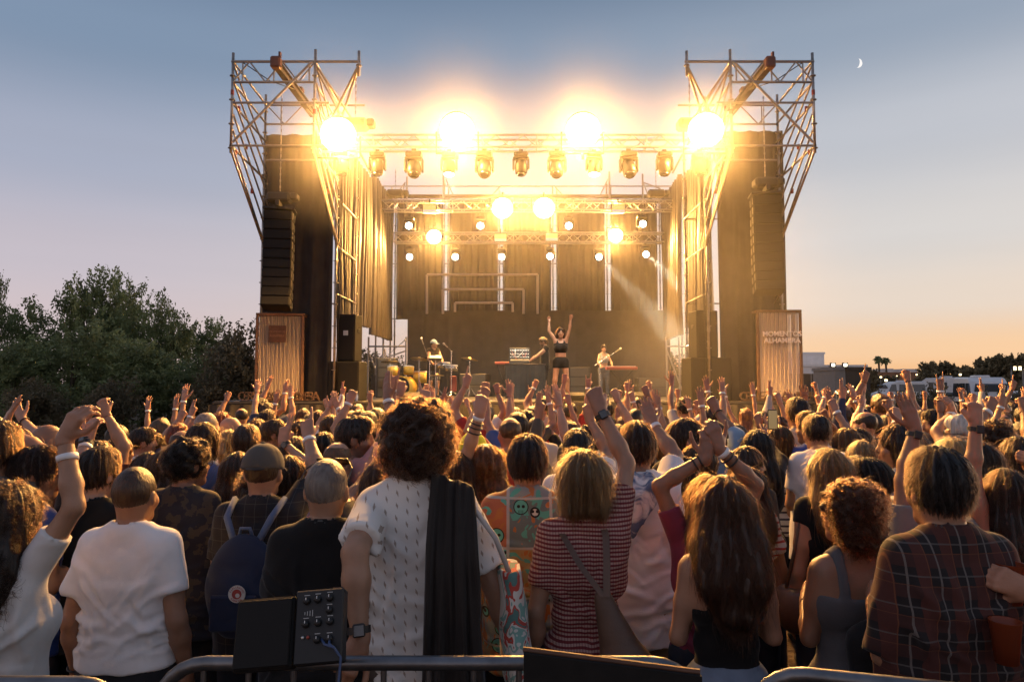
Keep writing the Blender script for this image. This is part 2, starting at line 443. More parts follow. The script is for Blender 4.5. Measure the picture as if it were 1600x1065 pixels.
# ================================================================== SCAFFOLDING
def post(parent, x, y, z0, z1, first=.4):
    b = MB().tube([(0, 0, 0), (0, 0, z1 - z0)], .03, 8)
    z = first
    while z < z1 - z0 - .05:
        b.lathe([(.03, -.012), (.062, -.008), (.062, .008), (.03, .012)], (0, 0, z), 8)
        z += .5
    return b.build('upright', M_steel, parent, True, (x, y, z0))
def redmark(parent, p):
    MB().lathe([(.036, -.05), (.036, .05)], (0, 0, 0), 8).build('red_band', M_red, parent, loc=p)
def tower(sg):
    mx = (lambda x: x) if sg < 0 else (lambda x: 0.44 - x)
    side = 'beside the dark trees' if sg < 0 else 'under the moon on the sunset side'
    T = thing('scaffold_tower', 'steel tube scaffold tower with forward hanging top ' + side, 'scaffold', (mx(-4.9), 16, 0), group='scaffold towers of the stage')
    O = Vector((mx(-4.9), 16, 0))
    def p(x, y, z): return Vector((mx(x), y, z)) - O
    def bar(a, b, r=.024): return pipe(a, b, r, M_steel, T)
    F, Bk, xo, xi, xt = 14.0, 16.0, -5.70, -4.02, -3.13
    for x, z0, z1 in ((xo, 6.7, 8.78), (xi, 6.7, 8.85)):
        v = p(x, F, z0); post(T, v.x, v.y, z0, z1, .1)
    v = p(xt, F, 8.3); post(T, v.x, v.y, 8.3, 8.82, .22)
    for x, z1 in ((xo - .03, 8.75), (xi - .02, 8.7)):
        for y in (Bk, 18.0):
            v = p(x, y, 0); post(T, v.x, v.y, 0.0, z1 - (y - 16) * .1, .35)
    # front lattice frame
    bar(p(xo - .03, F, 8.60), p(xt + .04, F, 8.60), .03); bar(p(xo, F, 8.17), p(xi, F, 8.17), .027)
    bar(p(xo, F, 7.74), p(xi + .3, F, 7.74)); bar(p(xo - .03, F, 6.85), p(xi + .4, F, 6.85))
    n = 5
    for i in range(n):
        a, b = xo + (xi - xo) * i / n, xo + (xi - xo) * (i + 1) / n
        if i % 2 == 0: bar(p(a, F, 8.17), p(b, F, 8.60), .017)
        else: bar(p(a, F, 8.60), p(b, F, 8.17), .017)
    for w in (.12, .5, .93): bar(p(xo + (xi - xo) * w, F, 8.17), p(xo + (xi - xo) * w, F, 8.60), .017)
    bar(p(xo + .05, F - .05, 6.9), p(xi - .05, F - .05, 8.58), .027)
    # inner cantilever
    bar(p(xt, F + .02, 8.55), p(xi + .18, F + .6, 7.6), .027); bar(p(xt, F - .02, 8.5), p(xi - .3, Bk, 7.0), .027)
    bar(p(xi, F, 8.55), p(xt - .3, F + .9, 7.7)); bar(p(xi + .05, F, 8.4), p(xi + .75, Bk, 6.9))
    # rear lattice frame
    bar(p(xo, Bk, 8.50), p(xi + .6, Bk, 8.50), .026); bar(p(xo, Bk, 8.05), p(xi, Bk, 8.05), .026); bar(p(xo, Bk, 7.2), p(xi, Bk, 7.2))
    for i in range(4):
        a, b = xo + (xi - xo) * i / 4, xo + (xi - xo) * (i + 1) / 4
        bar(p(a, Bk, 8.05 if i % 2 else 8.5), p(b, Bk, 8.5 if i % 2 else 8.05), .017)
    for w in (.2, .7): bar(p(xo + (xi - xo) * w, Bk, 8.05), p(xo + (xi - xo) * w, Bk, 8.5), .017)
    # front-to-back members and raking struts
    for x in (xo, xi):
        for z in (8.60, 8.17, 7.74, 6.85): bar(p(x, F, z), p(x, Bk, z - .12))
        for i in range(6): bar(p(x + .02, F + .03, 8.5 - i * .33), p(x + .02, Bk - .05, 7.35 - i * .42), .021)
        bar(p(x, F, 6.75), p(x, Bk, 5.2), .024)
        for z in (1.9, 3.0, 4.1, 5.2, 6.3): bar(p(x, Bk, z), p(x, 18, z), .02)
        if x == xo:
            for z in (1.9, 4.1): bar(p(x, Bk, z), p(x, 18, z + 1.1), .02); bar(p(x, 18, z + 1.1), p(x, Bk, z + 2.2), .02)
        for q in ((F + .35, 8.05), (F + .8, 7.4), (F + 1.2, 6.55), (F + .25, 7.1)): redmark(T, p(x, q[0], q[1] - .3))
    for z in (1.9, 4.1, 6.3): bar(p(xo, 18, z), p(xi, 18, z), .02)
    for k in range(3):
        ca = [p(xi + .05 + .03 * k, Bk - .06, 8.3), p(xi + .09 + .02 * k, Bk - .07, 6.6 - .3 * k), p(xi + .03 + .04 * k, Bk - .07, 4.2), p(xi + .08 - .03 * k, Bk - .08, 1.75)]
        MB().tube(ca, .012, 6).build('cable', M_plast, T, True)
    ca = [p(xo + .2, F, 8.58), p(xo + .7, F + .2, 8.28), p(-4.7, F + .9, 8.40)]; MB().tube(ca, .010, 6).build('cable', M_plast, T, True)
    redmark(T, p(xo, F, 7.95)); redmark(T, p(xi, F, 7.55))
    # lifting beam along the depth
    xb = -4.77
    B = thing('lifting_beam', 'red-brown steel lifting beam across the tower top ' + ('on the tree side' if sg < 0 else 'on the moon side'), 'beam', p(xb, 15.15, 8.42) + O, group='lifting beams on the towers')
    MB().box((0, 0, 0), (.13, 2.7, .025)).box((0, 0, .15), (.13, 2.7, .025)).box((0, 0, .075), (.025, 2.7, .125)).build('beam_profile', M_rust, B)
    MB().box((0, -1.3, .08), (.20, .18, .24), bev=.03).box((.07, -1.28, .26), (.04, .08, .1)).build('trolley', M_troll, B)
    MB().box((0, .3, .21), (.16, .18, .10), bev=.02).build('trolley', M_troll, B)
    return T
tower(-1); tower(1)

def chain_hoist(x, y, ztop, zmotor, label, drop=0):
    H = thing('chain_hoist', label, 'hoist', (x, y, zmotor), group='chain hoists')
    b = MB(); n = int((ztop - zmotor - .15) / .07)
    for i in range(n):
        z = .15 + i * .07
        b.box((0, 0, z + .035), ((.03, .012, .062) if i % 2 else (.012, .03, .062)))
    tag(b.build('chain', M_steel, H), kind=None)
    MB().box((0, 0, 0), (.52, .34, .22), bev=.05).box((.32, 0, .02), (.16, .26, .16), bev=.03).build('motor_body', M_plast, H)
    MB().tube([(0, 0, -.1), (0, 0, -.2), (.05, 0, -.26), (0, 0, -.31), (-.04, 0, -.27)], .018, 6).build('hook', M_steel, H, True)
    return H
def line_array(x, y, ztop, yaw, label, n=10):
    L = thing('line_array', label, 'loudspeaker', (x, y, ztop), yaw, 'hanging loudspeaker columns')
    MB().box((0, .05, .06), (.66, .5, .05), bev=.01).box((0, -.1, .14), (.08, .5, .12)).build('flying_frame', M_plast, L)
    z, yy, ang = 0.0, 0.0, 0.0
    h = .215
    for i in range(n):
        ang = -R(.6 * i + (1.4 * max(0, i - 5)))
        rot = Matrix.Rotation(ang, 3, 'X')
        c = Vector((0, yy, z)) + rot @ Vector((0, 0, -h / 2))
        b = MB(); b.box(c, (.60, .46, h - .004), rot, .015)
        cab = b.build('speaker_cabinet', M_spk, L)
        MB().box(c + rot @ Vector((0, -.236, 0)), (.56, .015, h - .05), rot).build('grille', M_grille, cab)
        for sx in (-1, 1):
            for y_ in (-.14, .14): MB().box(c + rot @ Vector((sx * .302, y_, 0)), (.012, .08, h - .08), rot).build('side_bracket', M_brk, cab)
        e = rot @ Vector((0, 0, -h)); z += e.z; yy += e.y
    return L
pl = at(437, 330, 15.3); pr = at(1196, 300, 15.3)
chain_hoist(pl.x, 15.3, 8.45, 6.12, 'black chain hoist holding the speaker column on the tree side')
line_array(pl.x, 15.3, 5.80, R(9), 'tall curved hanging column of black loudspeakers on the tree side')
chain_hoist(pr.x, 15.3, 8.45, 6.45, 'black chain hoist holding the speaker column on the sunset side')
line_array(pr.x, 15.3, 6.14, R(-9), 'tall curved hanging column of black loudspeakers on the sunset side')

# ================================================================== TRUSSES
def truss(name, label, a, b, h, d, cell, group=None):
    a, b = Vector(a), Vector(b); T = thing(name, label, 'truss', (a + b) / 2, group=group); O = (a + b) / 2
    t = (b - a).normalized(); L = (b - a).length; up = Vector((0, 0, 1)); f = t.cross(up)
    cr = [(h / 2, d / 2), (h / 2, -d / 2), (-h / 2, d / 2), (-h / 2, -d / 2)]
    for z, y in cr: pipe(a - O + up * z + f * y, b - O + up * z + f * y, .026, M_alu, T, 'chord')
    n = max(2, int(L / cell)); s = L / n
    for i in range(n):
        p0, p1 = a - O + t * (i * s), a - O + t * ((i + 1) * s)
        e = 1 if i % 2 else -1
        pipe(p0 + up * (e * h / 2) - f * -(d / 2), p1 - up * (e * h / 2) + f * (d / 2), .013, M_alu, T, 'lacing', 6)
        pipe(p0 - up * (e * h / 2) - f * (d / 2), p1 + up * (e * h / 2) - f * (d / 2), .013, M_alu, T, 'lacing', 6)
        if i % 4 == 0:
            for y in (-1, 1): pipe(p0 + up * (h / 2) + f * (y * d / 2), p0 - up * (h / 2) + f * (y * d / 2), .013, M_alu, T, 'lacing', 6)
            pipe(p0 + up * (-h / 2) + f * (d / 2), p0 + up * (-h / 2) - f * (d / 2), .013, M_alu, T, 'lacing', 6)
    return T
ft_a, ft_b = at(548, 224, 14.2), at(1086, 224, 14.2)
fa = Vector((at(500, 224, 14.2).x, 14.2, ft_a.z)); fb = Vector((at(1135, 224, 14.2).x, 14.2, ft_a.z))
truss('lighting_truss', 'front aluminium lighting truss spanning between the two towers', fa, fb, .25, .29, .27, 'lighting trusses')
t2a, t2b = at(582, 322, 21.2), at(1052, 320, 21.2)
truss('lighting_truss', 'upper back truss just under the header of the brown curtains', t2a, (t2b.x, 21.2, t2a.z), .29, .29, .3, 'lighting trusses')
t3a, t3b = at(616, 372, 22.6), at(1036, 372, 22.6)
truss('lighting_truss', 'lower back truss in front of the brown curtains', t3a, (t3b.x, 22.6, t3a.z), .3, .3, .32, 'lighting trusses')

BS = thing('back_scaffold', 'scaffold frame of posts and rails behind the brown back curtains', 'scaffold', (0, 25.3, 0))
BO = Vector((0, 25.3, 0))
for i, px in enumerate([590, 615, 697, 783, 866, 950, 1032, 1062]):
    q = at(px, 290, 25.3)
    for dx in ((-.06, .09) if 0 < i < 7 else (0,)):
        post(BS, q.x + dx, 0, 0, at(px, (300, 285, 275, 290, 284, 278, 285, 290)[i], 25.3).z - abs(dx) * 3, .3)
q0, q1 = at(588, 291, 25.3), at(1064, 288, 25.3)
pipe(q0 - BO, Vector((q1.x, 25.3, q0.z)) - BO, .025, M_steel, BS)
for z in (2.2, 4.4, 6.4): pipe((q0.x, 0, z), (q1.x, 0, z), .024, M_steel, BS)
for a, b in (((783, 290), (745, 330)), ((866, 290), (935, 370)), ((697, 280), (715, 320)), ((950, 280), (930, 320)), ((615, 310), (633, 285)), ((1005, 285), (1032, 295)), ((1005, 285), (1022, 330)), ((633, 285), (620, 340))):
    pipe(at(*a, 25.1) - BO, at(*b, 25.1) - BO, .022, M_steel, BS)
for px, yt in ((693, 271), (952, 268), (1004, 272), (636, 276)):
    v = at(px, yt, 24.6); pipe(v - BO, Vector((v.x, 24.6, v.z - 1.1)) - BO, .035, M_steel, BS)
# side rails and stair posts in the openings at both ends of the stage
for sg in (-1, 1):
    S = thing('opening_scaffold', 'open scaffold frame in the bright side opening ' + ('near the drum kit' if sg < 0 else 'near the keyboard'), 'scaffold', (at(600 if sg < 0 else 1062, 600, 22).x, 22, ZD))
    O = Vector(S.location)
    xs = [575, 598, 634] if sg < 0 else [1042, 1062, 1078]
    for k, px in enumerate(xs):
        v = at(px, 600, 22.5); pipe(Vector((v.x, 22.5, ZD)) - O, Vector((v.x, 22.5, 3.55)) - O, .03, M_steel, S)
    a, b = at(xs[0], 541, 22.5), at(xs[2], 543, 22.5)
    pipe(a - O, Vector((b.x, 22.5, a.z)) - O, .028, M_steel, S)
    a, b = at(xs[0], 548, 22.4), at(xs[1] + 8, 620, 22.4); pipe(a - O, b - O, .026, M_steel, S)
    a, b = at(xs[1] + 3, 545, 22.3), at(xs[1] + 12, 618, 22.3); pipe(a - O, b - O, .026, M_steel, S)
    a, b = at(xs[1], 560, 22.6), at(xs[2], 548, 22.6); pipe(a - O, b - O, .022, M_steel, S)
    v = at(xs[1], 600, 22.8); MB().box(Vector((v.x, 22.8, ZD + .35)) - O, (.7, .4, .7), bev=.02).build('flight_case', M_plast, S)
# ================================================================== LAMPS
GOLD = (1.0, .48, .115)
PUFF_F, PUFF_B = .086, .095
M_glow = mat('blinder_lens', (.9, .8, .6), .4, emit=(1.0, .86, .58), estr=20)
M_glow2 = mat('white_lens', (.9, .9, .9), .4, emit=(.92, .97, 1.0), estr=14)
M_led = mat('lit_amber_panel', (.6, .45, .15), .5, emit=(1.0, .72, .25), estr=.55)
M_ledw = mat('frosted_panel', (.75, .73, .72), .5, emit=(1, .95, .9), estr=.25)
def lamp(kind, o, power, col, loc, size, aim=None, blend=.6, cone=150):
    d = bpy.data.lights.new('lamp_light', kind); d.energy = power; d.color = col
    d.shadow_soft_size = size
    if kind == 'SPOT':
        d.spot_size = R(cone); d.spot_blend = blend
    l = bpy.data.objects.new('lamp_light', d); COL.objects.link(l); l.parent = o; l.location = loc
    CHILD.setdefault(o.name, []).append(l)
    if aim is not None:
        l.rotation_euler = (-(Vector(aim))).to_track_quat('Z', 'Y').to_euler()
    return l
def big_lamp(p, r, power, label, aim, hang=-1):
    """round stage spotlight with a yoke clamped to the truss, its lens turned to the crowd"""
    L = thing('spotlight', label, 'stage light', p, group='big lit spotlights')
    d = (Vector(aim) - Vector(p)).normalized()
    q = (-d).to_track_quat('Z', 'Y').to_matrix()
    body = MB().lathe([(r * 1.03, -.015), (r * 1.04, .06), (r * .98, .16), (r * .8, .34), (r * .45, .42)], (0, 0, 0), 20, q)
    body.build('housing', M_plast, L, True)
    # lens: a shallow dome a little proud of the housing
    MB().lathe([(r * 1.0, -.021), (r * .85, -.06), (r * .5, -.09), (.01, -.10)], (0, 0, 0), 24, q).build('lens', M_glow, L, True)
    y = MB(); s = hang
    y.tube([(-r * 1.25, 0.12, 0), (-r * 1.25, .12, s * r * 1.3), (r * 1.25, .12, s * r * 1.3), (r * 1.25, .12, 0)], .02, 6)
    y.tube([(0, .12, s * r * 1.3), (0, .12, s * (r * 1.3 + .12))], .03, 6)
    y.build('yoke', M_plast, L, True)
    lamp('SPOT', L, power, GOLD, d * .2, r * .55, d, .35, 176)
    return L
CROWD = Vector((0.2, 6, 1.0))
for px, py, lab in ((528, 210, 'blinding golden spotlight on the front truss beside the tree-side tower'), (714, 203, 'blinding golden spotlight on the front truss above the drummer'),
                    (911, 203, 'blinding golden spotlight on the front truss above the keyboard player'), (1103, 203, 'blinding golden spotlight on the front truss beside the sunset-side tower')):
    big_lamp(at(px, py, 13.9), .34, 5200, lab, CROWD + Vector(((px - 815) / 250, 0, 0)))
for px, py, Y, r, lab in ((785, 325, 20.9, .30, 'golden spotlight on the upper back truss nearer the drums'), (850, 325, 20.9, .30, 'golden spotlight on the upper back truss nearer the keyboard'),
                      (678, 370, 22.3, .22, 'smaller golden spotlight on the lower back truss above the drummer'), (962, 368, 22.3, .22, 'smaller golden spotlight on the lower back truss above the keyboard')):
    big_lamp(at(px, py, Y), r, 3000 if r > .25 else 2400, lab, CROWD + Vector((0, 3, 1)), 1)

def moving_head(p, label, group, tilt, yaw, s=1.0, lit=False, beam=None, upside=True):
    H = thing('moving_head_light', label, 'stage light', p, group=group)
    sg = -1 if upside else 1
    MB().box((0, 0, -sg * 0.0), (.36 * s, .3 * s, .12 * s), bev=.025).box((0, 0, -sg * -.0 + (.09 if upside else -.09) * s), (.1 * s, .06 * s, .1 * s)).build('base', M_plast, H)
    MB().box((0, 0, sg * .085 * s), (.40 * s, .22 * s, .06 * s), bev=.02).box((-.185 * s, 0, sg * .24 * s), (.055 * s, .16 * s, .30 * s), bev=.02).box((.185 * s, 0, sg * .24 * s), (.055 * s, .16 * s, .30 * s), bev=.02).build('yoke', M_plast, H)
    q = Euler((tilt, 0, yaw)).to_matrix()
    c = Vector((0, 0, sg * .29 * s))
    hb = MB().lathe([(.115 * s, -.20 * s), (.15 * s, -.17 * s), (.155 * s, .02 * s), (.135 * s, .14 * s), (.10 * s, .17 * s)], c, 16, q)
    hd = hb.build('lamp_head', M_plast, H, True)
    MB().lathe([(.125 * s, -.203 * s), (.105 * s, -.23 * s), (.02 * s, -.245 * s)], c, 16, q).build('lens', M_glow2 if lit else M_lens, hd, True)
    if lit and beam:
        d = q @ Vector((0, 0, -1))
        lamp('SPOT', H, beam[0], beam[1], c + d * .26 * s, .05, beam[3], .35, beam[2])
    return H
cnt = ['first', 'second', 'third', 'fourth', 'fifth', 'sixth', 'seventh', 'eighth', 'ninth', 'tenth', 'eleventh']
for i, px in enumerate((535, 590, 647, 702, 757, 814, 870, 928, 982, 1038, 1093)):
    big = px in (647, 757, 870, 982)
    p = at(px, 236, 14.2)
    moving_head(Vector((p.x, 14.2, ft_a.z - .25)), cnt[i] + ' black moving head counted from the trees under the front truss', 'moving heads under the front truss',
                R(28 if big else 6) * -1, R((i % 3 - 1) * 12), .92 if big else .82, i in (3, 7), (1500, (1, .88, .68), 60, Vector((.3, 6.0, -5.0))) if i in (3, 7) else None)  # spot and glowing lens added on two heads to light the musicians
# blocks where the hoists hold the front truss, with their chains
for px, xt in ((556, 551), (1077, 1078)):
    p = at(px, 208, 14.25)
    chain_hoist(p.x, 14.2, 8.45, at(px, 195, 14.2).z, 'chain hoist holding the ' + ('tree-side' if px < 800 else 'sunset-side') + ' end of the front truss')
for px in (618, 1025):
    p = at(px, 303, 21.2)
    chain_hoist(p.x, 21.2, at(px, 262, 21.2).z, p.z, 'chain hoist over the upper back truss ' + ('by the drum side' if px < 800 else 'by the keyboard side'))
# small white lit heads
for i, (px, py) in enumerate(((640, 357), (751, 357), (888, 357), (1003, 354))):
    p = at(px, py, 21.0)
    moving_head(Vector((p.x, 21.0, p.z + .30)), cnt[i] + ' white lit lamp counted from the drum side under the upper back truss', 'small white lamps under the upper back truss', R(-82), 0, .8, True)
for i, (px, py) in enumerate(((641, 405), (712, 405), (784, 405), (859, 404), (935, 405), (1008, 401))):
    p = at(px, py, 22.3)
    beam = None
    if i == 4: beam = (16000, (1, .86, .6), 11, (2.1, -4.5, -3.6))
    if i == 5: beam = (20000, (.95, .95, .7), 12, (1.9, -5.0, -3.5))
    moving_head(Vector((p.x, 22.3, p.z + .30)), cnt[i] + ' white lit lamp counted from the drum side under the lower back truss', 'small white lamps under the lower back truss', R(-82), 0, .8, True, beam)
for px, py, Y, lab in ((671, 328, 20.8, 'amber flood panel on the upper back truss above the drummer'), (966, 328, 20.8, 'amber flood panel on the upper back truss above the keyboard player'),
                       (782, 373, 22.2, 'amber flood panel on the lower back truss above the desk edge'), (862, 372, 22.2, 'amber flood panel on the lower back truss above the singer')):
    F = thing('flood_panel', lab, 'stage light', at(px, py, Y), group='amber flood panels')
    MB().box((0, .06, .05), (.42, .16, .28), bev=.02).build('housing', M_plast, F)
    MB().box((0, -.03, .07), (.38, .02, .16)).build('upper_lens', M_led, F)
    MB().box((0, -.03, -.05), (.38, .02, .09)).build('lower_lens', M_ledw, F)
    MB().tube([(0, .06, .18), (0, .06, .34)], .025, 6).build('clamp', M_plast, F)
M_tube = mat('pale_tube', (.52, .45, .40), .5)
for i, (xa, xb, yt, yb) in enumerate(((667, 840, 429, 490), (692, 818, 452, 490), (711, 801, 473, 487))):
    Y = 24.15 - i * .06
    a, b, c, d = at(xa, yb, Y), at(xa, yt, Y), at(xb, yt, Y), at(xb, yb, Y)
    A = thing('tube_arch', ('largest outer', 'middle', 'smallest inner')[i] + ' pale tube arch of the nested set on the back wall', 'light tube', ((a.x + c.x) / 2, Y, a.z), group='nested tube arches')
    O = Vector(A.location)
    for u, v, nm in ((a, b, 'side_tube'), (b, c, 'top_tube'), (d, Vector((d.x, d.y, c.z)), 'side_tube')):
        v = Vector((v.x, v.y, b.z if nm == 'top_tube' else v.z)); pipe(u - O, v - O, .042, M_tube, A, nm)

# ================================================================== stage smoke: an even veil inside the stage, plus added puffs shaped to give the lamps their halos
def smoke_mat(name, dens, ani, puff=0):
    m = bpy.data.materials.new(name); m.use_nodes = True; n, l = m.node_tree.nodes, m.node_tree.links
    n.clear(); pv = n.new('ShaderNodeVolumePrincipled'); oo = n.new('ShaderNodeOutputMaterial')
    pv.inputs['Color'].default_value = (.93, .9, .86, 1); pv.inputs['Density'].default_value = dens; pv.inputs['Anisotropy'].default_value = ani
    if puff:
        tcn = n.new('ShaderNodeTexCoord'); ln = n.new('ShaderNodeVectorMath'); ln.operation = 'LENGTH'; l.new(tcn.outputs['Object'], ln.inputs[0])
        mr = n.new('ShaderNodeMapRange'); l.new(ln.outputs['Value'], mr.inputs[0]); mr.inputs[1].default_value, mr.inputs[2].default_value, mr.inputs[3].default_value, mr.inputs[4].default_value = 0, puff, 1, 0
        pw = n.new('ShaderNodeMath'); pw.operation = 'POWER'; l.new(mr.outputs[0], pw.inputs[0]); pw.inputs[1].default_value = 2.0
        mu = n.new('ShaderNodeMath'); mu.operation = 'MULTIPLY'; l.new(pw.outputs[0], mu.inputs[0]); mu.inputs[1].default_value = dens; l.new(mu.outputs[0], pv.inputs['Density'])
    l.new(pv.outputs[0], oo.inputs['Volume']); return m
SA, SB = at(535, 400, 16.4), at(1052, 400, 24.6)
tag(MB().box(((SA.x + SB.x) / 2, 20.4, 6.35), (SB.x - SA.x - .2, 8.2, 3.5)).build('stage_smoke', smoke_mat('stage_smoke', .0085, .3)), kind='stuff')
tag(MB().box(((SA.x + SB.x) / 2, 20.4, 3.13), (SB.x - SA.x - .2, 8.2, 2.9)).build('stage_smoke', smoke_mat('low_stage_smoke', .0045, .3)), kind='stuff')
def puff(p, r, dens):
    prof = [(max(.01, r * math.sin(a)), -r * math.cos(a)) for a in np.linspace(0.02, math.pi - .02, 13)]
    o = MB().lathe(prof, (0, 0, 0), 20).build('stage_smoke', smoke_mat('glow_smoke_puff', dens, .2, r), loc=p); tag(o, kind='stuff')
for px, py in ((528, 210), (714, 203), (911, 203), (1103, 203)): puff(at(px, py, 13.9), 2.35, PUFF_F)  # added smoke spheres, standing in for the bloom round each lamp
for px, py in ((785, 325), (850, 325)): puff(at(px, py, 20.9), 1.7, PUFF_B)
for px, py in ((678, 370), (962, 368)): puff(at(px, py, 22.3), 1.5, PUFF_B)
puff(at(1062, 545, 19.2), 2.9, .075)
puff(at(1150, 430, 12.6), 2.9, .022)
puff(at(1110, 590, 11.2), 3.2, .012)
# ================================================================== STAGE PROPS
def speaker_box(name, label, c, d, rz=0, top=True):
    S = thing(name, label, 'loudspeaker', c, rz)
    w, dp, h = d
    MB().box((0, 0, h / 2), d, bev=.02).build('cabinet', M_spk, S)
    MB().box((0, -dp / 2 - .006, h / 2), (w - .06, .02, h - .06), bev=.005).build('grille', M_grille, S)
    if top:
        b = MB()
        for s in (-1, 1): b.box((s * (w / 2 + .002), 0, h * .66), (.012, .16, .09), bev=.005)
        b.build('handle', M_plast, S)
        MB().box((0, -dp / 2 - .02, h * .60), (.11, .012, .11)).build('badge', M_white if False else M_alu, S)
    return S
def px_box(xa, xb, yt, yb, Y):
    a, b = at(xa, yb, Y), at(xb, yt, Y)
    return (a.x + b.x) / 2, b.x - a.x, a.z, b.z - a.z
x, w, z, h = px_box(512, 563, 564, 626, 16.0); speaker_box('subwoofer', 'squat black subwoofer at the stage edge on the drum side', (x, 16.35, ZD), (w, .7, h), R(-4), False)
zz = ZD + h
x, w, z, h = px_box(527, 557, 489, 563, 16.1); speaker_box('loudspeaker', 'upright black loudspeaker standing on the drum side subwoofer', (x, 16.4, zz + .003), (w, .5, h), R(-8))
x, w, z, h = px_box(1078, 1142, 558, 626, 16.0); speaker_box('subwoofer', 'squat black subwoofer at the stage edge on the keyboard side', (x, 16.35, ZD), (w, .7, h), R(5), False)
zz = ZD + h
x, w, z, h = px_box(1087, 1121, 484, 558, 16.1); speaker_box('loudspeaker', 'upright black loudspeaker standing on the keyboard side subwoofer', (x, 16.4, zz + .003), (w, .5, h), R(8))
# small wedge monitors along the edge
for px, lab in ((640, 'low black floor monitor behind the bass drum edge'), (893, 'low black floor monitor at the edge by the singer'), (1000, 'low black floor monitor at the edge by the keyboard')):
    p = at(px, 622, 15.95)
    Wd = thing('floor_monitor', lab, 'loudspeaker', (p.x, 16.0, ZD), group='floor monitors')
    b = MB(); b._add([(-.3, -.2, 0), (.3, -.2, 0), (.3, .22, 0), (-.3, .22, 0), (-.3, -.2, .1), (.3, -.2, .1), (.3, .1, .2), (-.3, .1, .2), (.3, .22, .16), (-.3, .22, .16)],
                     [(3, 2, 1, 0), (0, 1, 5, 4), (4, 5, 6, 7), (7, 6, 8, 9), (9, 8, 2, 3), (1, 2, 8, 6, 5), (0, 4, 7, 9, 3)]); b.build('cabinet', M_spk, Wd)
    MB().box((0, -.055, .155), (.54, .24, .012), Matrix.Rotation(R(18), 3, 'X')).build('grille', M_grille, Wd)
# slatted panels at both ends of the stage front
def slat_box(xa, xb, yt, Y, label, rz, light, sign):
    a, b = at(xa, 600, Y), at(xb, 600, Y); w = b.x - a.x; h = at(800, yt, Y).z - ZD
    S = thing('slat_screen', label, 'screen', ((a.x + b.x) / 2, Y, ZD), rz, 'slat screens at the stage ends'); dp = .5
    fm = mat('screen_frame', (.15, .075, .035), .6, var=(10, .25))
    for sx in (-1, 1):
        for y in (0, dp):
            MB().box((sx * (w / 2 - .03), y, h / 2), (.06, .06, h - .13), bev=.006).build('frame_post', fm, S)
        MB().box((sx * (w / 2 - .03), dp / 2, h - .03), (.058, dp - .062, .058)).build('frame_rail', fm, S)
    for y in (0, dp):
        MB().box((0, y, h - .031), (w, .062, .06), bev=.006).build('frame_rail', fm, S)
        MB().box((0, y, .031), (w, .062, .06), bev=.006).build('frame_rail', fm, S)
    n = 30; k = (w - .14) / n
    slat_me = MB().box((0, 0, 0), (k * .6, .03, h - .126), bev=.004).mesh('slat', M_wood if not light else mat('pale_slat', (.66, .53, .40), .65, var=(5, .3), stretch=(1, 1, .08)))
    for i in range(n):
        o = link('slat', slat_me, S, (-w / 2 + .07 + (i + .5) * k, .0 + .006 * ((i * 7) % 3), h / 2))
        o.rotation_euler = (0, 0, R(((i * 37) % 11) - 5))
    if sign:
        sx, sz = -.05, h - .47
        pl = MB().box((sx, -.045, sz), (.38, .02, .37), bev=.004).build('sign_plate', M_corten, S)
        tm = mat('dull_letter', (.23, .13, .07), .6)
        for t, dz in (('MOMENTOS', .045), ('ALHAMBRA', -.05)):
            text_mesh(t, .062, tm, pl, 'lettering', Matrix.Translation((sx, -.057, sz + dz)) @ UPRIGHT, .002)
    else:
        tm = mat('pale_letter', (.86, .78, .70), .6)
        for t, dz in (('MOMENTOS', .07), ('ALHAMBRA', -.08)):
            text_mesh(t, .155, tm, S, 'lettering', Matrix.Translation((.05, -.06, h - .62 + dz)) @ UPRIGHT, .012, bold=.004)
    return S
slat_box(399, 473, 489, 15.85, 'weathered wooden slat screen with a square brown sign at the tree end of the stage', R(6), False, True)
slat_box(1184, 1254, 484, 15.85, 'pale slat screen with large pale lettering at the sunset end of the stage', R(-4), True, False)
def letters(px0, px1, txt, label):
    a, b = at(px0, 625, 15.68), at(px1, 625, 15.68)
    S = thing('letter_sign', label, 'sign', ((a.x + b.x) / 2, 15.68, ZD), group='standing letter signs'); w = b.x - a.x
    n = len(txt); m = mat('letter_brown', (.10, .058, .034), .6, var=(8, .2))
    for i, c in enumerate(txt):
        if c == ' ': continue
        x = -w / 2 + (i + .5) * w / n
        text_mesh(c, .27, m, S, 'letter', Matrix.Translation((x, 0, .105)) @ UPRIGHT, .025)
    MB().box((0, .06, .008), (w, .05, .016)).build('base_strip', m, S)
letters(374, 497, 'CERVEZAS ALHAMBRA', 'row of standing brown letters on the stage edge below the wooden slat screen')
letters(1158, 1281, 'CERVEZAS ALHAMBRA', 'row of standing brown letters on the stage edge below the pale slat screen')
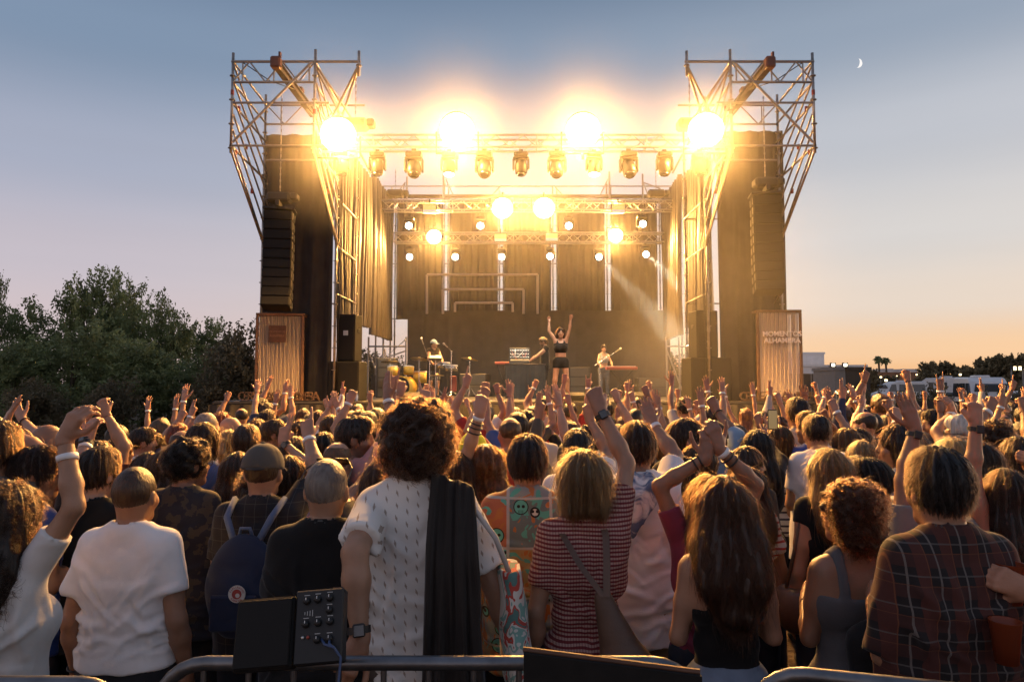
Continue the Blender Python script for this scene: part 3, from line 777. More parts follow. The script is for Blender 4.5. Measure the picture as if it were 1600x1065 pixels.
# DJ desk with modular machines
x, w, z, h = px_box(789, 853, 566, 621, 18.6)
D = thing('equipment_desk', 'desk draped in black cloth carrying the machines in front of the singer', 'table', (x, 18.9, ZD))
MB().box((0, 0, h - .02), (w, .7, .04), bev=.008).build('tabletop', M_plast, D)
cl = curtain((-w / 2 + .01, -.34), (w / 2 - .01, -.34), .01, h - .045, .16, .012, seed=5).build('cloth_front', M_black, D, True)
curtain((w / 2 - .01, -.33), (w / 2 - .01, .33), .01, h - .045, .2, .012, seed=6).build('cloth_side', M_black, D, True)
curtain((-w / 2 + .01, .33), (-w / 2 + .01, -.33), .01, h - .045, .2, .012, seed=7).build('cloth_side', M_black, D, True)
MS = thing('synth_case', 'tilted case of knobs and patch cables on the black draped desk', 'synthesizer', (x - .15, 18.92, ZD + h))
rr = random.Random(3)
MB().box((0, .1, .22), (.56, .12, .42), Matrix.Rotation(R(-16), 3, 'X'), .012).build('case', M_plast, MS)
MB().box((0, -.16, .06), (.5, .3, .10), Matrix.Rotation(R(12), 3, 'X'), .012).build('mixer', mat('grey_panel', (.05, .05, .048), .5), MS)
pn = MB()
for r_ in range(4):
    for c in range(12): pn.lathe([(.014, 0), (.011, .03)], (-.24 + c * .043, .045 - r_ * .0 + (.03 - r_ * .026), .09 + r_ * .09), 7, Matrix.Rotation(R(74), 3, 'X'))
tag(pn.build('knob', M_alu, MS), kind='stuff')
for k in range(7):
    xa, xb = rr.uniform(-.25, .25), rr.uniform(-.25, .25); za, zb = rr.uniform(.1, .4), rr.uniform(.05, .4)
    pts = [(xa + (xb - xa) * t, -.02 - .14 * math.sin(math.pi * t), za + (zb - za) * t - .1 * math.sin(math.pi * t)) for t in np.linspace(0, 1, 9)]
    MB().tube(pts, .006, 6).build('patch_cable', [M_plast, M_red, mat('pale_cable', (.5, .5, .48), .5)][k % 3], MS, True)
LB = thing('stage_keyboard', 'small red keyboard on the drum side behind the draped desk', 'keyboard', (x - .62, 19.5, ZD))
MB().box((0, 0, .97), (.42, .28, .07), bev=.01).build('body', M_red, LB)
for s in (-1, 1): pipe((s * .15, -.1, 0), (-s * .15, .1, .93), .016, M_plast, LB, 'stand_leg')
# red keyboard on an X stand
p0, p1 = at(947, 575, 20.6), at(995, 575, 20.6)
KB = thing('stage_keyboard', 'long red keyboard on a crossed stand before the seated player side', 'keyboard', ((p0.x + p1.x) / 2, 20.6, ZD)); kz = p0.z - ZD
KB['label'] = 'long red keyboard on a crossed stand in front of the keyboard player'
MB().box((0, 0, kz), (p1.x - p0.x, .3, .09), bev=.012).build('body', M_red, KB)
kk = MB()
for i in range(36): kk.box((-.42 + i * .0235, .03, kz + .052), (.021, .16, .014))
tag(kk.build('key', M_white, KB), kind='stuff')
for s in (-1, 1):
    for y in (-.1, .1): pipe((s * .33, y, 0), (-s * .33, y, kz - .05), .014, M_plast, KB, 'stand_leg')
# racks and cases at the sides and back
def rack(px, Y, w, h, label, n=4):
    p = at(px, 610, Y); K = thing('equipment_rack', label, 'equipment rack', (p.x, Y, ZD), R((px * 7) % 30 - 15), 'equipment racks on stage')
    MB().box((0, 0, h / 2), (w, .55, h), bev=.015).build('case_body', M_plast, K)
    for i in range(n): MB().box((0, -.28, h * (i + .5) / n), (w - .1, .02, h / n - .04), bev=.004).build('front_panel', mat('grey_panel', (.05, .05, .048), .5) if i % 2 else M_brk, K)
    for s in (-1, 1): MB().box((s * (w / 2 + .004), 0, h * .6), (.012, .14, .06)).build('handle', M_alu, K)
rack(604, 20.8, .62, 1.15, 'tall equipment rack beyond the drum kit in the side opening'); rack(742, 22.6, .9, .72, 'low equipment case between the drums and the draped desk', 2); rack(1018, 22.8, 1.0, .6, 'low equipment case behind the keyboard', 2)
rack(1092, 19.5, .55, 1.5, 'tall equipment rack beside the keyboard side loudspeaker', 5); rack(903, 23.2, .7, .95, 'equipment case against the backdrop near the singer', 3)
# drum kit
M_yel = mat('yellow_shell', (.62, .38, .06), .25, var=(3, .2), spec=.6)
M_head = mat('drum_skin', (.66, .63, .58), .5)
M_cym = mat('cymbal_bronze', (.62, .47, .22), .28, .9)
M_chrome = mat('chrome', (.62, .62, .60), .2, .95)
dk = at(632, 605, 19.3)
DK = thing('drum_kit', 'yellow drum kit with a black fronted bass drum and bronze cymbals', 'drums', (dk.x, 19.3, ZD))
q = Matrix.Rotation(R(90), 3, 'X') @ Matrix.Rotation(R(-18), 3, 'Y')
bd = MB().lathe([(.29, -.22), (.29, .22)], (0, 0, .31), 28, q).build('bass_drum', M_yel, DK, True)
MB().lathe([(.295, .22), (.30, .235), (.27, .24)], (0, 0, .31), 28, q).build('hoop', M_yel, bd, True)
MB().lathe([(.27, .2405), (.01, .2455)], (0, 0, .31), 28, q).build('front_skin', M_plast, bd, True)
MB().lathe([(.05, .248), (.005, .249)], (0.05, 0, .31), 14, q).build('round_emblem', mat('emblem_gold', (.42, .33, .12), .5), bd)
def drum(c, r, h, tilt, nm='tom'):
    qq = Euler((tilt, 0, 0)).to_matrix()
    d = MB().lathe([(r, -h / 2), (r, h / 2)], c, 20, qq).build(nm, M_yel if nm == 'tom' else M_chrome, DK, True)
    MB().lathe([(r + .008, h / 2 - .02), (r + .008, h / 2 + .01), (r - .01, h / 2 + .008), (.005, h / 2 + .006)], c, 20, qq).build('skin', M_head, d)
drum((-.32, -.05, .74), .15, .22, R(-14)); drum((.12, -.05, .76), .14, .20, R(-14)); drum((.38, .3, .58), .19, .32, R(0))
drum((1.05, .2, .90), .17, .15, R(-5), 'snare'); drum((1.28, .0, .82), .17, .15, R(-5), 'snare')
def cymbal(c, r, tx, ty, zb=0):
    qq = Euler((tx, ty, 0)).to_matrix()
    cy_ = MB().lathe([(r, 0), (r * .5, .018), (r * .2, .03), (r * .14, .06), (.01, .065)], c, 24, qq).build('cymbal', M_cym, DK, True)
    pipe((c[0], c[1], .12), c, .012, M_chrome, cy_, 'cymbal_stand')
    for k in range(3):
        a = k * 2.1 + .4; pipe((c[0], c[1], .3), (c[0] + .25 * math.cos(a), c[1] + .25 * math.sin(a), .005), .012, M_chrome, cy_, 'stand_leg')
cymbal((.42, -.2, 1.06), .24, R(-10), R(4)); cymbal((-.45, .25, 1.0), .25, R(-8), R(-3)); cymbal((1.75, .5, 1.08), .24, R(-6), R(10)); cymbal((.9, -.1, .62), .2, R(-4), 0)
pad = MB().box((.86, -.15, 1.10), (.36, .26, .05), Euler((R(22), 0, 0)).to_matrix(), .012).build('sample_pad', M_plast, DK)
MB().box((.86, -.16, 1.128), (.3, .2, .012), Euler((R(22), 0, 0)).to_matrix()).build('pad_surface', mat('pad_grey', (.4, .41, .42), .3), pad)
pipe((.86, -.12, .0), (.86, -.12, 1.08), .014, M_chrome, pad, 'pad_stand')
MB().box((1.30, .4, .40), (.18, .14, .44), bev=.02).build('red_bag', M_red, DK)
def mic_stand(p, h, boom, label, ang=0):
    S = thing('microphone_stand', label, 'microphone stand', p, ang, 'microphone stands')
    pipe((0, 0, .08), (0, 0, h), .012, M_chrome, S, 'pole')
    for k in range(3):
        a = k * 2.094 + .5; pipe((0, 0, .22), (.28 * math.cos(a), .28 * math.sin(a), .01), .012, M_chrome, S, 'leg')
    e = Vector((0, 0, h)) + Vector(boom)
    pipe(Vector((0, 0, h)) - Vector(boom) * .3, e, .009, M_chrome, S, 'boom')
    d = Vector(boom).normalized()
    qq = d.to_track_quat('Z', 'Y').to_matrix()
    MB().lathe([(.012, -.02), (.016, .12), (.026, .13), (.03, .16), (.022, .185), (.005, .19)], e, 12, qq).build('microphone', M_alu, S, True)
    return S
v = at(705, 610, 18.6); mic_stand((v.x, 18.6, ZD), 1.26, (-.10, -.16, .10), 'chrome microphone stand in front of the drum pads')
v = at(668, 610, 18.9); mic_stand((v.x + .05, 18.9, ZD), 1.0, (-.16, -.1, .46), 'tall angled microphone stand beside the bass drum')
v = at(937, 610, 19.9); mic_stand((v.x, 19.9, ZD), 1.0, (.46, -.05, .30), 'long boom microphone stand crossing in front of the keyboard player')
v = at(610, 610, 20.2); mic_stand((v.x, 20.2, ZD), 1.3, (.3, -.05, .25), 'black boom microphone stand at the open side beyond the drums')
RS = MB().box((.1, 19.0, ZD + .06), (1.9, .9, .12), bev=.01)
b = at(560, 622, 16.0); BT = thing('water_bottle', 'small blue topped water bottle standing at the stage edge', 'bottle', (b.x, 16.02 - .2, ZD))
MB().lathe([(.03, 0), (.033, .02), (.033, .13), (.014, .17), (.014, .19)], (0, 0, 0), 14).build('bottle_body', mat('blue_plastic', (.10, .14, .35), .25), BT, True)
MB().lathe([(.016, .19), (.016, .215)], (0, 0, 0), 12).build('cap', M_white, BT)

# ================================================================== BACKGROUND
M_bw = mat('white_render', (.80, .78, .76), .7, var=(1.5, .08))
M_bg = mat('grey_cladding', (.20, .19, .18), .6, var=(2, .1))
M_bd = mat('dark_cladding', (.028, .025, .022), .6)
M_brick = mat('orange_brick', (.34, .17, .09), .8, var=(3, .15))
M_glass = mat('window_glass', (.03, .035, .04), .08, spec=.9)
def bld(label, xa, xb, yt, Y, depth, m, name='hall_building', win=None, door=None, parapet=.25):
    a, b = at(xa, 600, Y), at(xb, 600, Y); zt = at(800, yt, Y).z; w = b.x - a.x
    B = thing(name, label, 'building', ((a.x + b.x) / 2, Y + depth / 2, 0))
    MB().box((0, 0, zt / 2), (w, depth, zt)).build('wall', m, B)
    MB().box((0, 0, zt + parapet / 2), (w + .2, depth + .2, parapet)).build('parapet', m, B)
    if win:
        n, z0, z1, ww = win
        wm = MB().box((0, 0, 0), (ww, .12, z1 - z0)).mesh('window', M_glass); fm = MB().box((0, 0, 0), (ww + .16, .06, z1 - z0 + .16)).mesh('window_frame', M_bg)
        for i in range(n):
            f = link('window', wm, B, (-w / 2 + w * (i + .5) / n, -depth / 2 - .02, (z0 + z1) / 2)); link('window_frame', fm, f)
    if door:
        x, dw, dh = door
        d_ = MB().box((x, -depth / 2 - .03, dh / 2), (dw, .1, dh)).build('loading_door', M_bd, B)
        for k in range(3): MB().box((x + (k - 1) * dw * .42, -depth / 2 - .1, dh / 2), (.14, .06, dh)).build('door_frame', M_bg, d_)
    return B
bld('tall plain white hall block behind the pale slat screen', 1225, 1289, 553, 92, 20, M_bw)
bld('long low white hall with floodlights on its roof', 1226, 1355, 573, 84, 7, M_bw, door=(-3.2, 3.4, 3.4))
bld('grey and dark box shaped kiosk in front of the white hall', 1322, 1360, 578, 57, 4, M_bd, 'kiosk_building', win=None)
KB_ = bld('plain pale grey cube wing joined to the dark kiosk', 1304.5, 1321.5, 578, 57, 4, M_bg, 'kiosk_building')
sg_ = at(1335, 592, 56.9)
bld('low orange brick building beyond the parked vans under the palms', 1378, 1436, 583, 145, 12, M_brick, 'brick_building', win=(9, 1.5, 2.7, 1.5))
bld('small white rooftop unit on the brick building beyond the vans', 1383, 1396, 577.5, 150, 5, M_bw, 'rooftop_house')
bld('wider white rooftop unit on the brick building beyond the vans', 1410, 1434, 578, 150, 5, M_bw, 'rooftop_house')
M_flood = mat('floodlight_lens', (.9, .9, .8), .3, emit=(1, .93, .72), estr=9)
M_sodium = mat('street_lens', (.9, .7, .4), .3, emit=(1, .72, .34), estr=6)
def floodlight(px, py, Y, ztop, label, r=.28):
    p = at(px, py, Y); F = thing('floodlight', label, 'floodlight', (p.x, Y, p.z), group='floodlights on the white hall')
    MB().box((0, .12, 0), (r * 2.4, .2, r * 2), bev=.03).build('housing', M_bd, F); MB().box((0, 0, 0), (r * 1.2, .05, r * 1.1)).build('lens', M_flood, F)
    MB().box((0, .2, -.4), (.1, .1, .6)).build('bracket', M_bd, F)
floodlight(1302, 570, 83.6, 0, 'lit floodlight on the white hall roof nearer the stage'); floodlight(1321, 570, 83.6, 0, 'lit floodlight on the white hall roof nearer the palms')
def street_lamp(px, py, Y, label, s=.22, dbl=False):
    p = at(px, py, Y); L = thing('street_lamp', label, 'street lamp', (p.x, Y, 0), group='street lamps by the car park')
    for dx in ((-.5, .5) if dbl else (0,)):
        MB().tube([(dx, 0, 0), (dx, 0, p.z)], [.09, .05], 8).build('pole', M_bg, L, True)
    MB().box((0, .1, p.z + .12), (s * (5.5 if dbl else 2.2), .3, s * 1.6 + .1), bev=.02).build('lamp_head', M_bd, L)
    n = 2 if dbl else 1
    for k in range(n): MB().box(((k - (n - 1) / 2) * s * 2.8, -.07, p.z + .1), (s * 1.3, .05, s * (2.0 if dbl else 1.0))).build('lens', M_sodium, L)
street_lamp(1376, 590, 110, 'small lit street lamp by the palms beside the dark kiosk'); street_lamp(1384, 595, 100, 'brighter low street lamp in front of the brick building', .28)
street_lamp(1401, 588, 120, 'street lamp standing before the middle of the brick building', .12); street_lamp(1432, 586, 120, 'street lamp at the far end of the brick building', .2)
street_lamp(1470, 586, 120, 'street lamp above the first camper van', .16); street_lamp(1500, 586, 110, 'orange street lamp before the trees above the second camper', .26)
street_lamp(1589, 577, 62, 'tall twin pole lamp with two bright square heads by the parked cars', .16, True)
# vehicles
M_van = mat('white_van_paint', (.68, .67, .66), .35, var=(2, .05)); M_tyre = mat('tyre', (.02, .02, .02), .85); M_car = mat('silver_paint', (.42, .43, .44), .3, .5); M_cdark = mat('dark_car_paint', (.05, .055, .06), .3)
M_tail = mat('tail_lamp', (.3, .02, .015), .3)
def loft(sections):
    b = MB(); n = len(sections[0])
    b._add([p for s in sections for p in s], [(i * n + k, i * n + (k + 1) % n, (i + 1) * n + (k + 1) % n, (i + 1) * n + k) for i in range(len(sections) - 1) for k in range(n)] +
           [tuple(range(n))[::-1], tuple((len(sections) - 1) * n + k for k in range(n))])
    return b
def vehicle(kind, label, px, Y, yaw, paint, group, name):
    p = at(px, 600, Y); V = thing(name, label, 'van' if kind != 'car' else 'car', (p.x, Y, 0), R(yaw), group)
    if kind == 'car':
        L, Wd, H = 4.3, 1.75, 1.47; prof = [(-2.15, .5, .75), (-2.1, .3, .95), (-1.3, .25, .98), (-.7, .25, 1.42), (.2, .25, 1.47), (1.1, .25, 1.38), (1.75, .25, 1.0), (2.1, .3, .95), (2.15, .45, .8)]
    elif kind == 'van':
        L, Wd, H = 5.6, 1.95, 2.4; prof = [(-2.8, .5, 1.0), (-2.7, .35, 1.2), (-2.0, .3, 1.4), (-1.35, .3, 2.2), (-.9, .3, 2.42), (2.5, .3, 2.45), (2.75, .35, 2.3), (2.8, .5, 1.2)]
    else:
        L, Wd, H = 6.2, 2.2, 2.9; prof = [(-3.1, .5, 1.0), (-3.0, .35, 1.2), (-2.4, .3, 1.45), (-2.2, .3, 2.55), (-1.6, .3, 2.85), (2.8, .3, 2.9), (3.0, .35, 2.8), (3.1, .5, 2.4)]
    secs = []
    for x, z0, z1 in prof:
        hw = Wd / 2 * (.94 if abs(x) > L * .47 else 1); tw = hw * (.86 if z1 > 1.1 else .97); zm = min(1.0, z1 - .08)
        secs.append([(x, -hw + .04, z0), (x, -hw, z0 + .15), (x, -hw, zm), (x, -tw, z1 - .06), (x, -tw + .1, z1), (x, tw - .1, z1), (x, tw, z1 - .06), (x, hw, zm), (x, hw, z0 + .15), (x, hw - .04, z0)])
    loft(secs).build('body', paint, V)
    zt, zb = (H - .2, .98) if kind == 'car' else ((2.12, 1.38) if kind == 'van' else (2.35, 1.6))
    wins = {'car': [(-1.15, -.15), (-.08, .75)], 'van': [(-1.75, -.9), (-.6, .7), (.85, 2.3)], 'camper': [(-1.4, -.3), (.5, 1.7)]}[kind]
    for s in (-1, 1):
        for xa, xb in wins:
            hw = Wd / 2
            b = MB(); sl = hw * .93
            b._add([(xa, s * (hw + .012), zb), (xb, s * (hw + .012), zb), (xb - .05, s * (sl + .012), zt), (xa + (.35 if xa == wins[0][0] and kind != 'camper' else .04), s * (sl + .012), zt)] +
                   [(xa, s * (hw - .05), zb), (xb, s * (hw - .05), zb), (xb - .05, s * (sl - .05), zt), (xa + .35, s * (sl - .05), zt)], [(0, 1, 2, 3), (7, 6, 5, 4), (0, 4, 5, 1), (1, 5, 6, 2), (2, 6, 7, 3), (3, 7, 4, 0)])
            b.build('window', M_glass, V)
        for x in (-L * .31, L * .31):
            wh = MB().lathe([(.33, -.1), (.34, 0), (.33, .1)], (x, s * (Wd / 2 - .08), .34), 16, Matrix.Rotation(R(90), 3, 'X')).build('wheel', M_tyre, V)
            MB().lathe([(.2, -.115), (.18, .115)], (x, s * (Wd / 2 - .08), .34), 12, Matrix.Rotation(R(90), 3, 'X')).build('rim', M_alu, wh)
        MB().box((L / 2 - .03, s * Wd * .40, 1.0 if kind == 'car' else 1.25), (.06, .16, .26), bev=.01).build('tail_lamp', M_tail, V)
    e = L / 2
    MB().box((e - (.3 if kind == 'car' else .02), 0, (zt + zb) / 2), (.08, Wd * .66, zt - zb)).build('rear_window', M_glass, V)
    MB().box((-e + {'car': 1.15, 'van': 1.02, 'camper': .78}[kind], 0, (zt + zb) / 2 + .02), (.1, Wd * .72, zt - zb), Matrix.Rotation(R(-38 if kind != 'camper' else -12), 3, 'Y')).build('windscreen', M_glass, V)
    if kind != 'car':
        MB().box((.4, 0, H + .08), (1.2, .7, .14), bev=.04).build('roof_unit', paint, V)
    if kind == 'camper':
        for k in range(2): MB().tube([(e + .05, -.3 + k * .6, 1.3), (e + .05, -.3 + k * .6, 2.3)], .03, 6).build('ladder_rail', M_bg, V)
        MB().box((e + .012, 0, 1.75), (.03, 1.5, .62), bev=.01).build('rear_rack', M_bd, V)
    return V
G = 'vehicles parked behind the fence'
vehicle('van', 'long white passenger van parked nearest the dark kiosk', 1405, 76, 4, M_van, G, 'parked_van')
vehicle('camper', 'white camper van seen from the back, first of the pair', 1474, 80, -80, M_van, G, 'camper_van')
vehicle('camper', 'white camper van seen from the back, beside the parked cars', 1522, 80, -79, M_van, G, 'camper_van')
vehicle('van', 'white van facing the field close behind the dark fence', 1534, 38, 68, M_van, G, 'parked_van')
vehicle('car', 'silver car parked next to the second camper', 1562, 74, -20, M_car, G, 'parked_car')
vehicle('car', 'white car parked under the tall twin lamp', 1592, 70, -15, M_van, G, 'parked_car')
vehicle('car', 'dark car parked beyond the facing white van', 1500, 60, 20, M_cdark, G, 'parked_car')
# dark fence along the field
fx = [at(1250, 630, 21).x, 24.0]
FN = thing('site_fence', 'dark cloth covered site fence between the crowd and the parked vehicles', 'fence', (14, 21, 0))
n = 9
for i in range(n):
    xa, xb = -7 + i * 2.2, -7 + (i + 1) * 2.2
    c = curtain((xa + .03, .02 * ((i % 3) - 1)), (xb - .03, .02 * (i % 2)), .03, 1.50 + .03 * ((i * 5) % 3), .5, .022, seed=70 + i)
    c.build('cloth_panel', mat('fence_cloth', (.035, .032, .026), .85, var=(3, .3)), FN, True)
    pipe((xa, .06, 0), (xa, .06, 1.6), .022, M_steel, FN)
pipe((-7, .06, 1.5), (-7 + n * 2.2, .06, 1.5), .02, M_steel, FN)
SL = thing('string_lights', 'short string of lit warm bulbs hanging in front of the white van', 'string lights', at(1320, 612, 23))
SO = Vector(SL.location); M_bulb = mat('warm_bulb', (.9, .7, .4), .3, emit=(1, .66, .25), estr=5)
pts = [at(1306 + i * 2.4, 612 + 5 * math.sin(math.pi * i / 10) + (0 if i < 6 else -(i - 5) * 1.1), 23) - SO for i in range(12)]
MB().tube(pts, .01, 5).build('cable', M_plast, SL, True)
bm_ = MB().lathe([(.008, -.03), (.022, -.012), (.022, .012), (.010, .03)], (0, 0, 0), 8).mesh('bulb', M_bulb, True)
for p in pts: link('bulb', bm_, SL, p)
for e in (pts[0], pts[-1]): pipe((e.x, 0, e.z), (e.x, 0, -SO.z), .02, M_steel, SL)
# thin crescent moon, far beyond everything
mp = at(1340, 99, 3000)
rm = 3000 * 7.6 / F_PX
ou = [(rm * math.cos(t), rm * math.sin(t)) for t in np.linspace(-math.pi / 2, math.pi / 2, 17)]
inn = [(rm * .42 * math.cos(t), rm * math.sin(t)) for t in np.linspace(-math.pi / 2, math.pi / 2, 17)]
vs = []; fs = []
for (a, b), (c, d) in zip(ou, inn): vs += [(a, 0, b), ((a + c) / 2, -rm * .4 * math.sqrt(max(0, 1 - (b / rm) ** 2)), b), (c, 0, d), ((a + c) / 2, rm * .25 * math.sqrt(max(0, 1 - (b / rm) ** 2)), b)]
for i in range(16):
    for k in range(4): fs.append((i * 4 + k, i * 4 + (k + 1) % 4, i * 4 + 4 + (k + 1) % 4, i * 4 + 4 + k))
mo = MB()._add(vs, fs).build('moon', mat('moonlit', (.1, .1, .1), .9, emit=(1, .97, .95), estr=.86), smooth=True, loc=mp)
mo.rotation_euler = (0, R(12), 0); tag(mo, 'thin bright crescent moon high in the evening sky', 'moon')

# ------------------------------------------------------------------ trees
M_leaf = mat('olive_leaf', (.20, .235, .10), .6, var=(.9, .5), trans=.4)
M_leaf2 = mat('dry_leaf', (.15, .125, .07), .65, var=(.9, .4), trans=.35)
M_bark = mat('bark', (.09, .07, .05), .9, bump=(20, .6, .03))
def leaf_cloud(seed, n, blobs, size, up=.35):
    rs = np.random.RandomState(seed)
    bl = np.array(blobs, dtype=float)                 # x y z rx ry rz weight
    w = bl[:, 6] / bl[:, 6].sum()
    # each blob is broken into twigs so that the outline is ragged
    tw = []
    for b, k in zip(bl, np.maximum(3, (w * n / 38).astype(int))):
        d = rs.normal(size=(k, 3)); d /= np.linalg.norm(d, axis=1)[:, None]
        r = rs.uniform(.35, 1.12, (k, 1)) ** .6
        tw.append(np.concatenate([b[:3] + d * r * b[3:6], d], 1))
    tw = np.concatenate(tw)
    tw = tw[tw[:, 2] > .1]
    i = rs.randint(0, len(tw), n)
    t = rs.uniform(-.5, 1, (n, 1))
    dr = tw[i, 3:] + np.array([0, 0, up]); dr /= np.linalg.norm(dr, axis=1)[:, None]
    c = tw[i, :3] + dr * t * .42 + rs.normal(size=(n, 3)) * .085
    a = rs.normal(size=(n, 3)); a /= np.linalg.norm(a, axis=1)[:, None]
    b = np.cross(a, rs.normal(size=(n, 3))); b /= np.linalg.norm(b, axis=1)[:, None]
    s = (size * rs.uniform(.6, 1.3, n))[:, None]
    v = np.stack([c - a * s, c + b * s * .45, c + a * s, c - b * s * .45], 1).reshape(-1, 3)
    v[:, 2] = np.maximum(v[:, 2], .02)
    return v, np.arange(len(v)).reshape(-1, 4), tw
def make_tree(name, seed, h, r, n, m, label, cat, loc, group, size=.07, full=True):
    rs = random.Random(seed)
    T = thing(name, label, cat, loc, rs.uniform(0, 6), group)
    bl = []
    for k in range(16):
        a = rs.uniform(0, 6.28); z = rs.uniform(.12 if full else .4, .95) * h; rad = r * (1 - .72 * max(0, (z / h - .42)) / .58) * rs.uniform(.35, .9)
        s = rs.uniform(.22, .40) * r
        bl.append((rad * math.cos(a), rad * math.sin(a), z, s, s, s * rs.uniform(.8, 1.3), s ** 2))
    bl.append((0, 0, h * .52, r * .55, r * .55, h * .36, r * r * .35))
    v, q, tw = leaf_cloud(seed, n, bl, size)
    link('crown', npmesh('crown', v, q, m, False), T)
    b = MB(); b.tube([(0, 0, 0), (.05, .03, h * .3), (-.03, .05, h * .6), (.02, 0, h * .9)], [.05 * h / 2.2, .04 * h / 2.2, .02 * h / 2.2, .008], 8)
    b.build('trunk', M_bark, T, True)
    for k in range(7):
        c = bl[k]; z0 = c[2] * .45
        MB().tube([(0, 0, z0), (c[0] * .5, c[1] * .5, z0 + (c[2] - z0) * .6), (c[0], c[1], c[2])], [.035, .02, .006], 5).build('limb', M_bark, T, True)
    return T
GT = 'trees beside the field'
tr = [  # px, top y, depth, radius px, kind
    (-12, 446, 33, 34, 0, 'dark olive tree cut off at the edge of the picture'), (72, 492, 35, 70, 1, 'dark leafy tree filling the gap beside the cut off tree'),
    (142, 440, 33, 66, 2, 'tallest dark olive tree of the group beside the stage'), (200, 455, 36, 58, 0, 'dark olive tree leaning against the tallest tree'),
    (265, 482, 34, 52, 1, 'medium dark tree with upright twigs, nearer the stage'), (318, 512, 36, 50, 2, 'lower dark tree next to the pale bush'),
    (110, 520, 29, 90, 1, 'dense low dark tree in front of the tallest tree'), (225, 545, 29, 80, 2, 'dense low dark tree in front of the medium tree'), (20, 540, 28, 80, 0, 'dense low dark tree under the cut off tree'),
    (310, 560, 30, 60, 1, 'low dark bushy tree before the pale bush')]
protos = []
for k in range(3):
    protos.append(make_tree('olive_tree', 100 + k, 5.0, 2.4, 15000, M_leaf, 'x', 'tree', (0, 0, 0), GT, .085))
for i, (px, yt, Y, rp, k, lab) in enumerate(tr):
    o = copy_tree(protos[k]) if i > 2 else None
    if i <= 2: k = i; o = protos[i]
    p = at(px, 600, Y); zt = at(800, yt, Y).z
    o.location = (p.x, Y, -.05); o.rotation_euler = (0, 0, i * 1.9); s = zt / 4.9; sr = rp * Y / 1100 / 2.2
    o.scale = (sr, sr, s); o['label'] = lab
db = make_tree('dry_bush', 140, 3.0, 1.5, 9000, M_leaf2, 'pale dry willowy bush right beside the wooden slat screen', 'bush', at(368, 600, 26), 'bushes by the stage', .08)
db.location = (db.location.x, 26, -.05); db.scale = (1.0, 1.0, (at(800, 528, 26).z) / 2.9)
for i, (px, Y, s, lab) in enumerate(((330, 25, .8, 'pale dry bush low between the dark trees and the stage'), (395, 29, 1.0, 'pale dry bush partly behind the wooden slat screen'), (170, 24, .75, 'brownish dry bush at the foot of the dark trees'), (60, 24, .75, 'brownish dry bush near the cut off tree foot'))):
    c = copy_tree(db); p = at(px, 600, Y); c.location = (p.x, Y, -.05); c.scale = (s, s, s * .9); c.rotation_euler = (0, 0, i * 2.1); c['label'] = lab
for i, (px, Y, s, lab) in enumerate(((585, 34, 1.1, 'dry bush glimpsed through the opening near the drum kit'), (622, 33, 1.0, 'dry bush glimpsed behind the drum kit opening frame'), (1046, 38, 1.1, 'bush glimpsed through the opening near the keyboard'))):
    c = copy_tree(db); p = at(px, 600, Y); c.location = (p.x, Y, -.05); c.scale = (s, s, s * 1.0); c.rotation_euler = (0, 0, i * 1.1); c['label'] = lab
# far trees towards the sunset
far = [(1300, 582, 78, 10, 'slim young tree against the white hall'), (1351, 578, 130, 15, 'far round tree behind the dark kiosk'), (1362, 581, 128, 11, 'far tree beside the palm trunks'), (1384, 590, 125, 18, 'far low tree under the palms'),
       (1452, 572, 118, 20, 'far tree at the end of the brick building'), (1480, 571, 120, 22, 'far tree above the first camper van'), (1510, 577, 122, 16, 'far lower tree above the second camper van'), (1535, 566, 110, 22, 'far tree above the silver car'),
       (1558, 562, 108, 20, 'far tree between the silver car and the twin lamp'), (1580, 566, 112, 20, 'far tree behind the twin lamp'), (1602, 561, 105, 22, 'far tree cut by the picture edge past the twin lamp'), (1425, 597, 100, 16, 'low dark shrub before the brick building'),
       (1465, 598, 95, 20, 'low dark shrub behind the camper vans'), (1500, 597, 95, 20, 'low dark shrub between the campers and trees'), (1570, 596, 90, 26, 'low dark shrub behind the parked cars')]
fp = make_tree('field_tree', 150, 5.0, 2.6, 12000, mat('haze_tinted_leaf', (.21, .175, .095), .7, var=(.6, .35), trans=.35), 'x', 'tree', (0, 0, 0), 'far trees towards the sunset', .21)  # leaf colour lightened to stand in for distance haze
for i, (px, yt, Y, rp, lab) in enumerate(far):
    o = fp if i == 0 else copy_tree(fp)
    p = at(px, 600, Y); zt = at(800, yt, Y).z; sr = rp * Y / 1100 / 2.3
    o.location = (p.x, Y, -.05); o.scale = (sr * 1.25, sr * 1.25, zt / 4.4); o.rotation_euler = (0, 0, i * 1.3); o['label'] = lab
